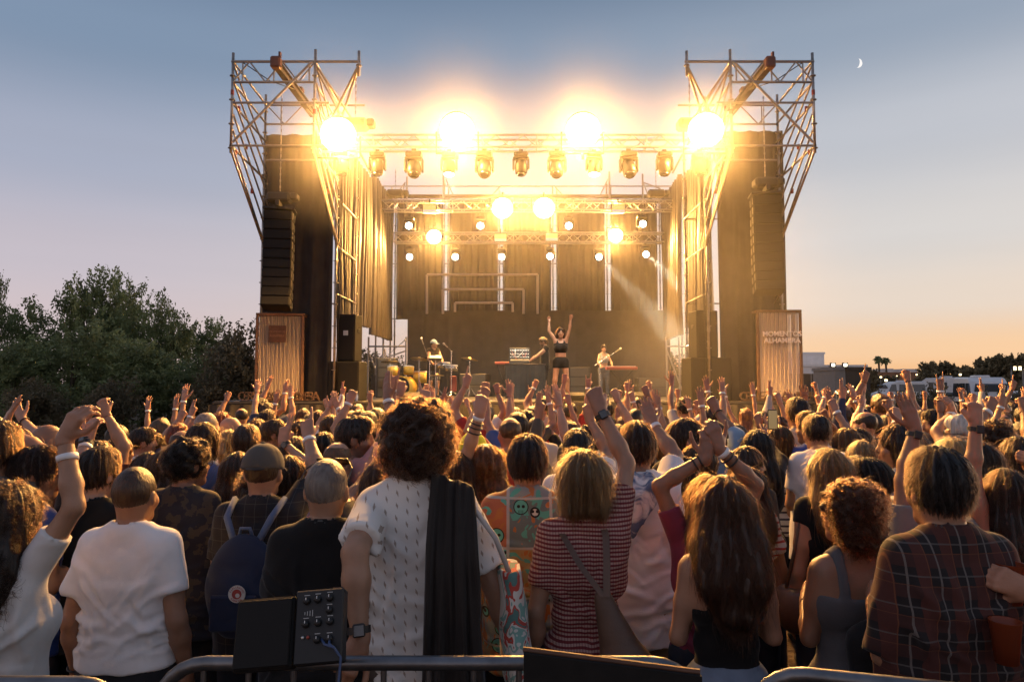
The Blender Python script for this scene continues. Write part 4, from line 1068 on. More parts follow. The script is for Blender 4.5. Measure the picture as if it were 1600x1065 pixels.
# low weedy bank before the vehicles
hg = make_tree('weed_bush', 155, 1.2, 1.6, 2600, M_leaf2, 'x', 'bush', (0, 0, 0), 'weedy bushes behind the fence', .09)
for i, (px, Y) in enumerate(((1360, 34), (1400, 33), (1450, 33), (1490, 34), (1570, 33), (1600, 33), (1300, 33))):
    o = hg if i == 0 else copy_tree(hg)
    p = at(px, 600, Y); o.location = (p.x, Y, -.02); o.rotation_euler = (0, 0, i * 1.7); o.scale = (1.1, 1, 1.05 + .1 * (i % 3))
    o['label'] = 'low dry weedy bush ' + ('by the dark kiosk', 'before the long white van', 'at the tail of the long white van', 'below the first camper', 'below the silver car', 'below the twin lamp', 'behind the string lights')[i]
def palm(px, yt, Y, label):
    p = at(px, 600, Y); zt = at(800, yt, Y).z; T = thing('palm_tree', label, 'palm tree', (p.x, Y, 0), group='palms')
    MB().tube([(0, 0, 0), (.1, 0, zt * .5), (0, 0, zt * .86)], [.26, .2, .22], 8).build('trunk', M_bark, T, True)
    rs = random.Random(px)
    for k in range(44):
        a = rs.uniform(0, 6.28); e = rs.uniform(-.7, 1.2); L = rs.uniform(.9, 1.25)
        d = Vector((math.cos(a) * math.cos(e), math.sin(a) * math.cos(e), math.sin(e))); sd_ = Vector((-math.sin(a), math.cos(a), 0))
        b = MB(); c = Vector((0, 0, zt * .88))
        rows = []
        for t in np.linspace(0, 1, 5):
            q_ = c + d * (L * t) + Vector((0, 0, -.5 * t * t)); w = .34 * math.sin(math.pi * min(1, t * .8 + .12))
            rows.append([q_ - sd_ * w - Vector((0, 0, .08)), q_ + Vector((0, 0, .03)), q_ + sd_ * w - Vector((0, 0, .08))])
        b.grid(rows); b.build('frond', M_leaf, T)
palm(1374, 552, 150, 'tall palm, taller of the pair beyond the kiosk'); palm(1385, 554.5, 150, 'palm slightly shorter of the pair beyond the brick building')
# far dark belt of land on the skyline
hl = []
for i in range(80):
    a = -70 + i * 2.0; x = math.tan(R(a * .9)) * 420
    hl.append([(x, 420, -1), (x, 424, 3.0 + 1.6 * math.sin(i * 1.7) + 1.2 * math.sin(i * .63)), (x, 470, -1)])
tag(MB().grid(hl).build('far_hills', mat('far_scrub', (.07, .062, .045), .95, var=(.05, .3))), kind='structure')
# ================================================================== PEOPLE: smooth-union bodies meshed with surface nets
f32 = np.float32
class Field:
    def __init__(s, lo, hi, vox):
        s.o = np.array(lo, f32) - 3 * vox; s.v = vox
        s.n = tuple(int(x) for x in np.ceil((np.array(hi) - np.array(lo)) / vox) + 7)
        s.f = np.full(s.n, 1.0, f32)
        s.ax = [s.o[i] + vox * np.arange(s.n[i], dtype=f32) for i in range(3)]
    def sl(s, lo, hi, m):
        r = []
        for i in range(3):
            a = int((lo[i] - m - s.o[i]) / s.v); b = int((hi[i] + m - s.o[i]) / s.v) + 2
            r.append(slice(max(0, a), max(0, min(s.n[i], b))))
        return tuple(r)
    def xyz(s, q):
        return s.ax[0][q[0]][:, None, None], s.ax[1][q[1]][None, :, None], s.ax[2][q[2]][None, None, :]
    def put(s, q, d, k, op):
        c = s.f[q]
        if c.size == 0: return
        if op == 'sub':
            s.f[q] = np.maximum(c, -d)
        elif k > 0:
            h = np.maximum(k - np.abs(c - d), 0) / k
            s.f[q] = np.minimum(c, d) - h * h * k * f32(.25)
        else:
            s.f[q] = np.minimum(c, d)
    def cone(s, a, b, ra, rb, k=.0, op='add', fl=None):
        """round cone; fl=(normal, factor) flattens it along a direction"""
        a = np.array(a, f32); b = np.array(b, f32); m = k + 3 * s.v; rm = max(ra, rb)
        q = s.sl(np.minimum(a, b) - rm, np.maximum(a, b) + rm, m)
        X, Y, Z = s.xyz(q); ab = b - a; L2 = float(ab @ ab) + 1e-12
        px, py, pz = X - a[0], Y - a[1], Z - a[2]
        t = np.clip((px * ab[0] + py * ab[1] + pz * ab[2]) / L2, 0, 1)
        px, py, pz = px - t * ab[0], py - t * ab[1], pz - t * ab[2]
        d2 = px * px + py * py + pz * pz
        if fl is not None:
            n, fac = fl; dn = px * n[0] + py * n[1] + pz * n[2]
            d2 = d2 + dn * dn * (1 / fac ** 2 - 1)
        s.put(q, np.sqrt(np.maximum(d2, 0)) - (ra + t * (rb - ra)), k, op)
    def ell(s, c, r, k=.0, op='add', M=None):
        c = np.array(c, f32); r = np.array(r, f32); m = k + 3 * s.v; R_ = float(r.max())
        ext = r if M is None else np.array([R_] * 3)
        q = s.sl(c - ext, c + ext, m); X, Y, Z = s.xyz(q); x, y, z = X - c[0], Y - c[1], Z - c[2]
        if M is not None:
            x, y, z = (M[0][i] * x + M[1][i] * y + M[2][i] * z for i in range(3))
        k0 = np.sqrt((x / r[0]) ** 2 + (y / r[1]) ** 2 + (z / r[2]) ** 2); k1 = np.sqrt((x / r[0] ** 2) ** 2 + (y / r[1] ** 2) ** 2 + (z / r[2] ** 2) ** 2) + f32(1e-6)
        s.put(q, k0 * (k0 - 1) / k1, k, op)
    def sleeve(s, a, b, ra, rb, k):
        """cone with a flat cut end at b"""
        a = np.array(a, f32); b = np.array(b, f32); m = k + 3 * s.v; rm = max(ra, rb)
        q = s.sl(np.minimum(a, b) - rm, np.maximum(a, b) + rm, m); X, Y, Z = s.xyz(q); ab = b - a; L = math.sqrt(float(ab @ ab)) + 1e-9; u = ab / L
        px, py, pz = X - a[0], Y - a[1], Z - a[2]
        w = px * u[0] + py * u[1] + pz * u[2]; t = np.clip(w / L, 0, 1.2); tt = t * L
        px, py, pz = px - tt * u[0], py - tt * u[1], pz - tt * u[2]
        d = np.maximum(np.sqrt(px * px + py * py + pz * pz) - (ra + t * (rb - ra)), w - L)
        s.put(q, d, k, 'add')
    def ecyl(s, z0, z1, r0, r1, k, cy0=0.0, cy1=0.0):
        q = s.sl((-max(r0[0], r1[0]), -max(r0[1], r1[1]) - .1, z0), (max(r0[0], r1[0]), max(r0[1], r1[1]) + .1, z1), k + 3 * s.v); X, Y, Z = s.xyz(q)
        t = np.clip((Z - z0) / (z1 - z0), 0, 1); rx = r0[0] + t * (r1[0] - r0[0]); ry = r0[1] + t * (r1[1] - r0[1]); Yc = Y - (cy0 + t * (cy1 - cy0))
        d = (np.sqrt((X / rx) ** 2 + (Yc / ry) ** 2) - 1) * np.minimum(rx, ry)
        s.put(q, np.maximum(d, np.maximum(z0 - Z, Z - z1)), k, 'add')
    def cut(s, n, c):
        """keep n.p < c"""
        X, Y, Z = s.ax[0][:, None, None], s.ax[1][None, :, None], s.ax[2][None, None, :]
        s.f = np.maximum(s.f, X * n[0] + Y * n[1] + Z * n[2] - c).astype(f32)
    def sample(s, p):
        g = np.clip((p - s.o) / s.v, 0, np.array(s.n) - 1.001); i = g.astype(int); w = g - i; r = 0
        for dx in (0, 1):
            for dy in (0, 1):
                for dz in (0, 1):
                    r = r + s.f[i[:, 0] + dx, i[:, 1] + dy, i[:, 2] + dz] * (w[:, 0] if dx else 1 - w[:, 0]) * (w[:, 1] if dy else 1 - w[:, 1]) * (w[:, 2] if dz else 1 - w[:, 2])
        return r
    def grad(s, p):
        e = s.v * .8
        g = np.stack([s.sample(p + np.eye(3)[i] * e) - s.sample(p - np.eye(3)[i] * e) for i in range(3)], 1)
        return g / (np.linalg.norm(g, axis=1)[:, None] + 1e-9)
    def net(s):
        f = s.f; S = f < 0; n = s.n
        cnt = np.zeros(tuple(x - 1 for x in n), np.int8)
        for dx in (0, 1):
            for dy in (0, 1):
                for dz in (0, 1):
                    cnt += S[dx:n[0] - 1 + dx, dy:n[1] - 1 + dy, dz:n[2] - 1 + dz]
        act = (cnt > 0) & (cnt < 8)
        ijk = np.argwhere(act)
        idx = np.full(act.shape, -1, np.int32); idx[act] = np.arange(len(ijk))
        acc = np.zeros((len(ijk), 3), f32); num = np.zeros((len(ijk), 1), f32)
        C = [(a, b, c) for a in (0, 1) for b in (0, 1) for c in (0, 1)]
        val = {c: f[ijk[:, 0] + c[0], ijk[:, 1] + c[1], ijk[:, 2] + c[2]] for c in C}
        for c in C:
            for a in range(3):
                if c[a] == 0:
                    e = list(c); e[a] = 1; e = tuple(e); fa, fb = val[c], val[e]; m = (fa < 0) != (fb < 0)
                    t = (fa[m] / (fa[m] - fb[m]))[:, None]
                    acc[m] += np.array(c, f32) + t * (np.array(e, f32) - np.array(c, f32)); num[m] += 1
        v = s.o + s.v * (ijk + acc / np.maximum(num, 1))
        Q = []
        for a in range(3):
            b, c = (a + 1) % 3, (a + 2) % 3
            A = [slice(None)] * 3; B = [slice(None)] * 3; A[a] = slice(0, n[a] - 1); B[a] = slice(1, n[a])
            s0, s1 = S[tuple(A)], S[tuple(B)]
            e = np.argwhere(s0 != s1); e = e[(e[:, b] > 0) & (e[:, c] > 0) & (e[:, b] < n[b] - 1) & (e[:, c] < n[c] - 1)]
            if not len(e): continue
            def cell(db, dc):
                w = e.copy(); w[:, b] += db; w[:, c] += dc
                return idx[w[:, 0], w[:, 1], w[:, 2]]
            q = np.stack([cell(-1, -1), cell(0, -1), cell(0, 0), cell(-1, 0)], 1)
            fl = ~s0[e[:, 0], e[:, 1], e[:, 2]]
            q[fl] = q[fl][:, ::-1]
            Q.append(q)
        Q = np.concatenate(Q) if Q else np.zeros((0, 4), int)
        return v.astype(f32), Q[(Q >= 0).all(1)]
def vnorm(v, q):
    n = np.zeros_like(v); fn = np.cross(v[q[:, 2]] - v[q[:, 0]], v[q[:, 3]] - v[q[:, 1]])
    for k in range(4): np.add.at(n, q[:, k], fn)
    return n / (np.linalg.norm(n, axis=1)[:, None] + 1e-9)
def wob(p, rs, n, lo, hi, sc=(1, 1, 1), sharp=0):
    d = np.zeros(len(p), f32)
    for i in range(n):
        q = rs.normal(size=3) * np.array(sc); q = q / np.linalg.norm(q) * 2 * math.pi / rs.uniform(lo, hi); ph = rs.uniform(0, 6.28)
        a = p @ q + ph + .8 * np.sin(p @ (rs.normal(size=3) * 9) + rs.uniform(0, 6))
        d += ((1 - np.abs(np.sin(a * .5))) ** sharp - .3) if sharp else np.sin(a)
    return d / n
def V3(*a): return np.array(a, dtype=float)
def unit(a): return a / (np.linalg.norm(a) + 1e-9)
def rotv(v, ax, ang):
    c, s = math.cos(ang), math.sin(ang)
    return v * c + np.cross(ax, v) * s + ax * (ax @ v) * (1 - c)

# curls: index, middle, ring, little, thumb (0 straight .. 1 closed)
POSE = {'fist': (1, 1, 1, 1, 1), 'open': (.05, .03, .05, .08, 0), 'flat': (.02, .02, .02, .03, .3), 'point': (.02, .95, 1, 1, .9), 'peace': (.02, .04, 1, 1, .95), 'horns': (.03, 1, 1, .04, .9),
        'relax': (.32, .38, .42, .45, .35), 'bent': (.45, .42, .4, .36, .3), 'hold': (.5, .52, .55, .58, .45), 'two': (.04, .02, .9, .95, .8)}
def hand_prims(W_, d, n, side, pose):
    """W_: wrist, d: hand direction, n: palm normal, side: unit vector to the thumb side"""
    s = side; P = []
    cu = POSE[pose]; spread = 1.0 if pose == 'open' else (.25 if pose == 'flat' else .5)
    offs = (.027, .009, -.009, -.026); LEN = ((.040, .025, .020), (.044, .028, .021), (.041, .026, .021), (.032, .020, .018)); base = (.086, .090, .086, .078)
    P.append(('cone', W_ - d * .01, W_ + d * .035, .026, .029, .02, (n, .72)))
    for i in range(4):
        b = W_ + d * base[i] + s * offs[i]
        P.append(('cone', W_ + d * .025 + s * offs[i] * .65, b, .0150, .0112, .012, None))
        c = cu[i]; ang = spread * (1 - c) * R((9, 2, -6, -14)[i])
        dd = unit(d * math.cos(ang) + s * math.sin(ang)); ax = unit(np.cross(dd, n))
        p = b; tot = R(6)
        for j in range(3):
            tot += c * R((78, 98, 62)[j]); w = rotv(dd, ax, tot) if True else dd
            e = p + w * LEN[i][j]; r0 = (.0094, .0085, .0077, .0068)[j] * (1, 1.02, .98, .88)[i]; r1 = (.0094, .0085, .0077, .0068)[j + 1] * (1, 1.02, .98, .88)[i]
            P.append(('cone', p, e, r0, r1, .004 if j else .008, None)); p = e
    c = cu[4]; b = W_ + d * .022 + s * .022 + n * .006
    if c > .6:
        m = b + unit(s * .45 + d * .75 + n * .55) * .046; e = m + unit(-s * .75 + d * .25 + n * .45) * .030; t = e + unit(-s * .9 + n * .1) * .024
    else:
        m = b + unit(s * (.75 - .3 * c) + d * .65 + n * (.2 + .5 * c)) * .048; e = m + unit(s * (.6 - .6 * c) + d * .8 + n * .2 * c) * .034; t = e + unit(s * (.4 - .7 * c) + d * .9) * .026
    P += [('cone', b, m, .0165, .0115, .014, None), ('cone', m, e, .0112, .0095, .004, None), ('cone', e, t, .0095, .0075, .004, None)]
    return P
def run(F, prims):
    for p in prims:
        if p[0] == 'cone': F.cone(p[1], p[2], p[3], p[4], p[5], fl=p[6])
        else: F.ell(p[1], p[2], p[3])
def bounds(prims):
    lo = np.min([np.minimum(p[1], p[2]) - max(p[3], p[4]) for p in prims], 0); hi = np.max([np.maximum(p[1], p[2]) + max(p[3], p[4]) for p in prims], 0)
    return lo, hi

# ------------------------------------------------------------------ materials for people
M_skin = mat('skin', (.5, .3, .2), .48, objcol=True, attr=True, var=(9, .16), bump=(150, .3, .003), sss=.05, spec=.45)
M_cloth = mat('cotton', (.5, .5, .5), .88, objcol=True, var=(6, .10), crease=(6.5, .55, .020), bump=(160, .25, .003), sheen=.15, spec=.2)
M_denim = mat('denim', (.1, .12, .2), .85, objcol=True, var=(10, .22), bump=(240, .3, .002), spec=.2)
M_hair = mat('hair', (.03, .02, .01), .42, objcol=True, var=(60, .35), bump=(140, .9, .006), spec=.45, stretch=(1, 1, .16))
M_curlh = mat('curly_hair', (.03, .02, .01), .5, objcol=True, var=(70, .4), bump=(110, 1.0, .012), spec=.4)
def hair_mat():
    m = bpy.data.materials.new('hair_strand'); m.use_nodes = True; n, l = m.node_tree.nodes, m.node_tree.links
    n.clear(); h = n.new('ShaderNodeBsdfHairPrincipled'); h.parametrization = 'COLOR'; oi = n.new('ShaderNodeObjectInfo'); o = n.new('ShaderNodeOutputMaterial')
    hi = n.new('ShaderNodeHairInfo'); mr = n.new('ShaderNodeMapRange'); mr.inputs[3].default_value = .35; mr.inputs[4].default_value = 2.1
    sc_ = n.new('ShaderNodeVectorMath'); sc_.operation = 'SCALE'
    l.new(hi.outputs['Random'], mr.inputs[0]); l.new(oi.outputs['Color'], sc_.inputs[0]); l.new(mr.outputs[0], sc_.inputs['Scale'])
    l.new(sc_.outputs[0], h.inputs['Color']); h.inputs['Roughness'].default_value = .38; h.inputs['IOR'].default_value = 1.36; h.inputs['Radial Roughness'].default_value = .4
    l.new(h.outputs[0], o.inputs[0]); return m
M_strand = hair_mat()
def pat_mat(name, fn, bump=(160, .25, .003)):
    """cloth whose printed or woven colours come from fn(nodes, links, xyz sockets, object vector) -> colour socket"""
    m = mat(name, (.5, .5, .5), .88, bump=bump, crease=(6.5, .55, .020), sheen=.12, spec=.2); n, l = m.node_tree.nodes, m.node_tree.links
    tcn = n.new('ShaderNodeTexCoord'); sp = n.new('ShaderNodeSeparateXYZ'); l.new(tcn.outputs['Object'], sp.inputs[0])
    l.new(fn(n, l, sp.outputs, tcn.outputs['Object']), n['Principled BSDF'].inputs['Base Color']); return m
def mth(n, l, op, a, b=None):
    k = n.new('ShaderNodeMath'); k.operation = op
    for i, x in enumerate((a, b)):
        if x is None: continue
        if isinstance(x, (int, float)): k.inputs[i].default_value = x
        else: l.new(x, k.inputs[i])
    return k.outputs[0]
def mixc(n, l, f, a, b, bl='MIX'):
    k = n.new('ShaderNodeMix'); k.data_type = 'RGBA'; k.blend_type = bl
    if isinstance(f, (int, float)): k.inputs[0].default_value = f
    else: l.new(f, k.inputs[0])
    for i, x in ((6, a), (7, b)):
        if isinstance(x, tuple): k.inputs[i].default_value = (*x, 1)
        else: l.new(x, k.inputs[i])
    return k.outputs[2]
def band(n, l, s, period, width, off=0.0):
    """1 inside a stripe of that width (share of the period)"""
    return mth(n, l, 'LESS_THAN', mth(n, l, 'FRACT', mth(n, l, 'ADD', mth(n, l, 'DIVIDE', s, period), off + 50)), width)
def f_plaid(n, l, s, v):
    c = mixc(n, l, mth(n, l, 'MULTIPLY', band(n, l, s['X'], .082, .42), .75), (.020, .017, .018), (.085, .028, .022))
    c = mixc(n, l, mth(n, l, 'MULTIPLY', band(n, l, s['Z'], .088, .42), .55), c, (.070, .026, .022))
    c = mixc(n, l, mth(n, l, 'MULTIPLY', band(n, l, s['X'], .082, .06, .3), .8), c, (.15, .13, .12)); c = mixc(n, l, mth(n, l, 'MULTIPLY', band(n, l, s['Z'], .088, .05, .3), .6), c, (.11, .10, .095))
    c = mixc(n, l, mth(n, l, 'MULTIPLY', band(n, l, s['X'], .082, .03, .62), .7), c, (.16, .06, .03)); return mixc(n, l, mth(n, l, 'MULTIPLY', band(n, l, s['Z'], .088, .03, .6), .6), c, (.14, .055, .03))
def f_dplaid(n, l, s, v):
    c = mixc(n, l, mth(n, l, 'MULTIPLY', band(n, l, s['X'], .05, .05), .6), (.022, .022, .026), (.09, .085, .08)); return mixc(n, l, mth(n, l, 'MULTIPLY', band(n, l, s['Z'], .055, .05), .6), c, (.08, .075, .07))
def f_redstripe(n, l, s, v):
    w = n.new('ShaderNodeTexNoise'); w.inputs['Scale'].default_value = 6; l.new(v, w.inputs['Vector'])
    z = mth(n, l, 'ADD', s['Z'], mth(n, l, 'MULTIPLY', w.outputs[0], .02))
    c = mixc(n, l, band(n, l, z, .016, .5), (.16, .028, .030), (.42, .26, .22)); return mixc(n, l, mth(n, l, 'MULTIPLY', band(n, l, s['X'], .011, .4), .45), c, (.09, .015, .02))
def f_stripe(n, l, s, v): return mixc(n, l, band(n, l, s['Z'], .05, .32), (.66, .63, .60), (.05, .05, .08))
def f_rstripe(n, l, s, v): return mixc(n, l, band(n, l, s['Z'], .038, .35), (.62, .56, .54), (.40, .07, .06))
def vor(n, l, v, sc, sx=1.0, rnd=1.0):
    mp = n.new('ShaderNodeMapping'); mp.inputs['Scale'].default_value = (sx, .35, 1); l.new(v, mp.inputs[0])
    k = n.new('ShaderNodeTexVoronoi'); k.inputs['Scale'].default_value = sc; k.inputs['Randomness'].default_value = rnd; l.new(mp.outputs[0], k.inputs['Vector']); return k
def f_motif(n, l, s, v):
    fx = mth(n, l, 'FRACT', mth(n, l, 'ADD', mth(n, l, 'DIVIDE', s['X'], .036), 50.0)); rz = mth(n, l, 'MULTIPLY', mth(n, l, 'FLOOR', mth(n, l, 'ADD', mth(n, l, 'DIVIDE', s['X'], .036), 50.0)), .5)
    fz = mth(n, l, 'FRACT', mth(n, l, 'ADD', mth(n, l, 'DIVIDE', s['Z'], .040), rz)); w = n.new('ShaderNodeTexNoise'); w.inputs['Scale'].default_value = 130; l.new(v, w.inputs['Vector'])
    dx = mth(n, l, 'ABSOLUTE', mth(n, l, 'SUBTRACT', mth(n, l, 'ADD', fx, mth(n, l, 'MULTIPLY', fz, .35)), .65)); dz = mth(n, l, 'ABSOLUTE', mth(n, l, 'SUBTRACT', fz, .5))
    m = mth(n, l, 'LESS_THAN', mth(n, l, 'ADD', mth(n, l, 'MULTIPLY', dx, 2.6), mth(n, l, 'ADD', dz, mth(n, l, 'MULTIPLY', w.outputs[0], .25))), .42)
    return mixc(n, l, mth(n, l, 'MULTIPLY', m, .75), (.70, .675, .64), (.24, .16, .11))
def f_camo(n, l, s, v):
    k = n.new('ShaderNodeTexNoise'); k.inputs['Scale'].default_value = 19; k.inputs['Detail'].default_value = 3; l.new(v, k.inputs['Vector'])
    return mixc(n, l, mth(n, l, 'GREATER_THAN', k.outputs[0], .53), (.026, .027, .036), (.062, .05, .042))
def f_dark_floral(n, l, s, v):
    k = vor(n, l, v, 30); return mixc(n, l, mth(n, l, 'LESS_THAN', k.outputs['Distance'], .3), (.018, .016, .02), (.34, .16, .15))
def f_tie(n, l, s, v):
    k = n.new('ShaderNodeTexNoise'); k.inputs['Scale'].default_value = 9; k.inputs['Detail'].default_value = 5; k.inputs['Distortion'].default_value = 1.4; l.new(v, k.inputs['Vector'])
    r = n.new('ShaderNodeMapRange'); r.inputs[1].default_value = .44; r.inputs[2].default_value = .56; l.new(k.outputs[0], r.inputs[0]); return mixc(n, l, r.outputs[0], (.10, .14, .23), (.66, .66, .66))
def f_bagprint(n, l, s, v):
    k = n.new('ShaderNodeTexNoise'); k.inputs['Scale'].default_value = 7; k.inputs['Distortion'].default_value = 2.2; l.new(v, k.inputs['Vector'])
    r = n.new('ShaderNodeValToRGB'); r.color_ramp.interpolation = 'CONSTANT'; e = r.color_ramp.elements
    e[0].position, e[0].color = 0, (.62, .58, .52, 1); e[1].position, e[1].color = .46, (.20, .36, .31, 1)
    for p, c in ((.52, (.60, .56, .50, 1)), (.57, (.45, .07, .05, 1)), (.62, (.10, .19, .17, 1))): x = e.new(p); x.color = c
    l.new(k.outputs[0], r.inputs[0]); return r.outputs[0]
def f_panels(n, l, s, v):
    # a comic-like print of coloured panels, rounded pale blobs with dark spots
    x, z = s['X'], s['Z']
    px = mth(n, l, 'FLOOR', mth(n, l, 'ADD', mth(n, l, 'DIVIDE', x, .19), 50.5)); pz = mth(n, l, 'FLOOR', mth(n, l, 'DIVIDE', z, .21))
    cb = n.new('ShaderNodeCombineXYZ'); l.new(px, cb.inputs[0]); l.new(pz, cb.inputs[1]); wn_ = n.new('ShaderNodeTexWhiteNoise'); wn_.noise_dimensions = '2D'; l.new(cb.outputs[0], wn_.inputs['Vector'])
    r = n.new('ShaderNodeValToRGB'); r.color_ramp.interpolation = 'CONSTANT'; e = r.color_ramp.elements
    e[0].position, e[0].color = 0, (.13, .17, .18, 1); e[1].position, e[1].color = .4, (.40, .13, .07, 1)
    for p, c in ((.55, (.24, .27, .27, 1)), (.75, (.12, .30, .28, 1)), (.9, (.36, .25, .12, 1))): q = e.new(p); q.color = c
    l.new(wn_.outputs['Value'], r.inputs[0]); c = r.outputs[0]
    k = n.new('ShaderNodeTexNoise'); k.inputs['Scale'].default_value = 12; k.inputs['Distortion'].default_value = 1.2; l.new(v, k.inputs['Vector'])
    c = mixc(n, l, mth(n, l, 'GREATER_THAN', k.outputs[0], .58), c, (.42, .16, .06)); c = mixc(n, l, mth(n, l, 'LESS_THAN', k.outputs[0], .40), c, (.10, .36, .31))
    k1 = vor(n, l, v, 11.5, 1.0, .75); blob = mth(n, l, 'LESS_THAN', k1.outputs['Distance'], .34); edge = mth(n, l, 'LESS_THAN', k1.outputs['Distance'], .39)
    sel = n.new('ShaderNodeSeparateColor'); l.new(k1.outputs['Color'], sel.inputs[0]); on = mth(n, l, 'GREATER_THAN', sel.outputs[0], .42)
    c = mixc(n, l, mth(n, l, 'MULTIPLY', edge, on), c, (.02, .02, .02)); bc = mixc(n, l, mth(n, l, 'GREATER_THAN', sel.outputs[1], .5), (.62, .57, .50), (.12, .42, .36)); c = mixc(n, l, mth(n, l, 'MULTIPLY', blob, on), c, bc)
    sb_ = n.new('ShaderNodeVectorMath'); sb_.operation = 'SUBTRACT'; l.new(k1.inputs['Vector'].links[0].from_socket, sb_.inputs[0]); l.new(k1.outputs['Position'], sb_.inputs[1]); lc = n.new('ShaderNodeSeparateXYZ'); l.new(sb_.outputs[0], lc.inputs[0])
    ax_ = mth(n, l, 'SUBTRACT', mth(n, l, 'ABSOLUTE', lc.outputs['X']), .0105); az_ = mth(n, l, 'SUBTRACT', lc.outputs['Z'], .002)
    eye = mth(n, l, 'LESS_THAN', mth(n, l, 'ADD', mth(n, l, 'MULTIPLY', ax_, ax_), mth(n, l, 'MULTIPLY', az_, az_)), .000052)
    teeth = mth(n, l, 'MULTIPLY', mth(n, l, 'MULTIPLY', mth(n, l, 'LESS_THAN', lc.outputs['Z'], -.014), mth(n, l, 'LESS_THAN', mth(n, l, 'ABSOLUTE', lc.outputs['X']), .013)), band(n, l, lc.outputs['X'], .006, .35))
    c = mixc(n, l, mth(n, l, 'MULTIPLY', mth(n, l, 'MULTIPLY', mth(n, l, 'MAXIMUM', eye, teeth), blob), on), c, (.02, .02, .02))
    bar = mth(n, l, 'MAXIMUM', band(n, l, x, .19, .07, .5), band(n, l, z, .21, .05)); return mixc(n, l, mth(n, l, 'MULTIPLY', bar, .85), c, (.46, .44, .42))
PAT = {k: pat_mat(k + '_cloth', f) for k, f in dict(plaid=f_plaid, dplaid=f_dplaid, redstripe=f_redstripe, stripe=f_stripe, rstripe=f_rstripe, motif=f_motif, camo=f_camo, floral=f_dark_floral, tie=f_tie, panels=f_panels, bagprint=f_bagprint).items()}
M_band = mat('paper_band', (.74, .74, .75), .5); M_strap = mat('dark_strap', (.02, .018, .017), .5); M_leather = mat('brown_leather', (.10, .052, .032), .5, var=(9, .2), bump=(90, .3, .003)); M_lace = mat('bright_lens', (.05, .05, .055), .1, spec=.8)
HC = {'brown': (.034, .018, .010), 'dark': (.017, .010, .007), 'black': (.010, .008, .007), 'lightbrown': (.075, .042, .020), 'blonde': (.30, .195, .09), 'ginger': (.13, .047, .014), 'grey': (.17, .14, .12), 'white': (.55, .52, .47), 'red': (.20, .04, .02)}
SKIN = [(.36, .195, .125), (.31, .165, .102), (.41, .24, .165), (.26, .135, .085), (.34, .185, .115)]
SHOE = None
def shoe_mesh():
    F = Field((-.06, -.11, 0), (.06, .19, .14), .012); F.ell((0, .04, .04), (.046, .135, .042), .02); F.ell((0, -.03, .07), (.042, .06, .06), .03); F.cut((0, 0, -1), 0.0)
    v, q = F.net(); return npmesh('shoe', v, q, mat('shoe_leather', (.035, .032, .03), .6))
BAND = MB().lathe([(.030, -.011), (.0315, -.011), (.0315, .011), (.030, .011)], (0, 0, 0), 18).mesh('wristband', M_band, True)
BRACE = MB().tube([(.031 * math.cos(a), .031 * math.sin(a), 0) for a in np.linspace(0, 2 * math.pi, 19)[:-1]], .0045, 6, closed=True).mesh('bracelet', M_strap, True)
wb = MB().lathe([(.030, -.010), (.0325, -.010), (.0325, .010), (.030, .010)], (0, 0, 0), 18); wb.box((0, .035, 0), (.034, .012, .038), bev=.004); WATCH = wb.mesh('wristwatch', M_strap)
DIAL = MB().box((0, .0415, 0), (.026, .003, .029)).mesh('watch_dial', M_lace)

def limb_ik(S, T, l1, l2, pole):
    d = T - S; D = np.linalg.norm(d); u = d / (D + 1e-9)
    if D > (l1 + l2) * .995: T = S + u * (l1 + l2) * .995; D = (l1 + l2) * .995
    a = (l1 * l1 - l2 * l2 + D * D) / (2 * D); h = math.sqrt(max(0, l1 * l1 - a * a)); pp = pole - u * (u @ pole); return S + u * a + unit(pp) * h, T

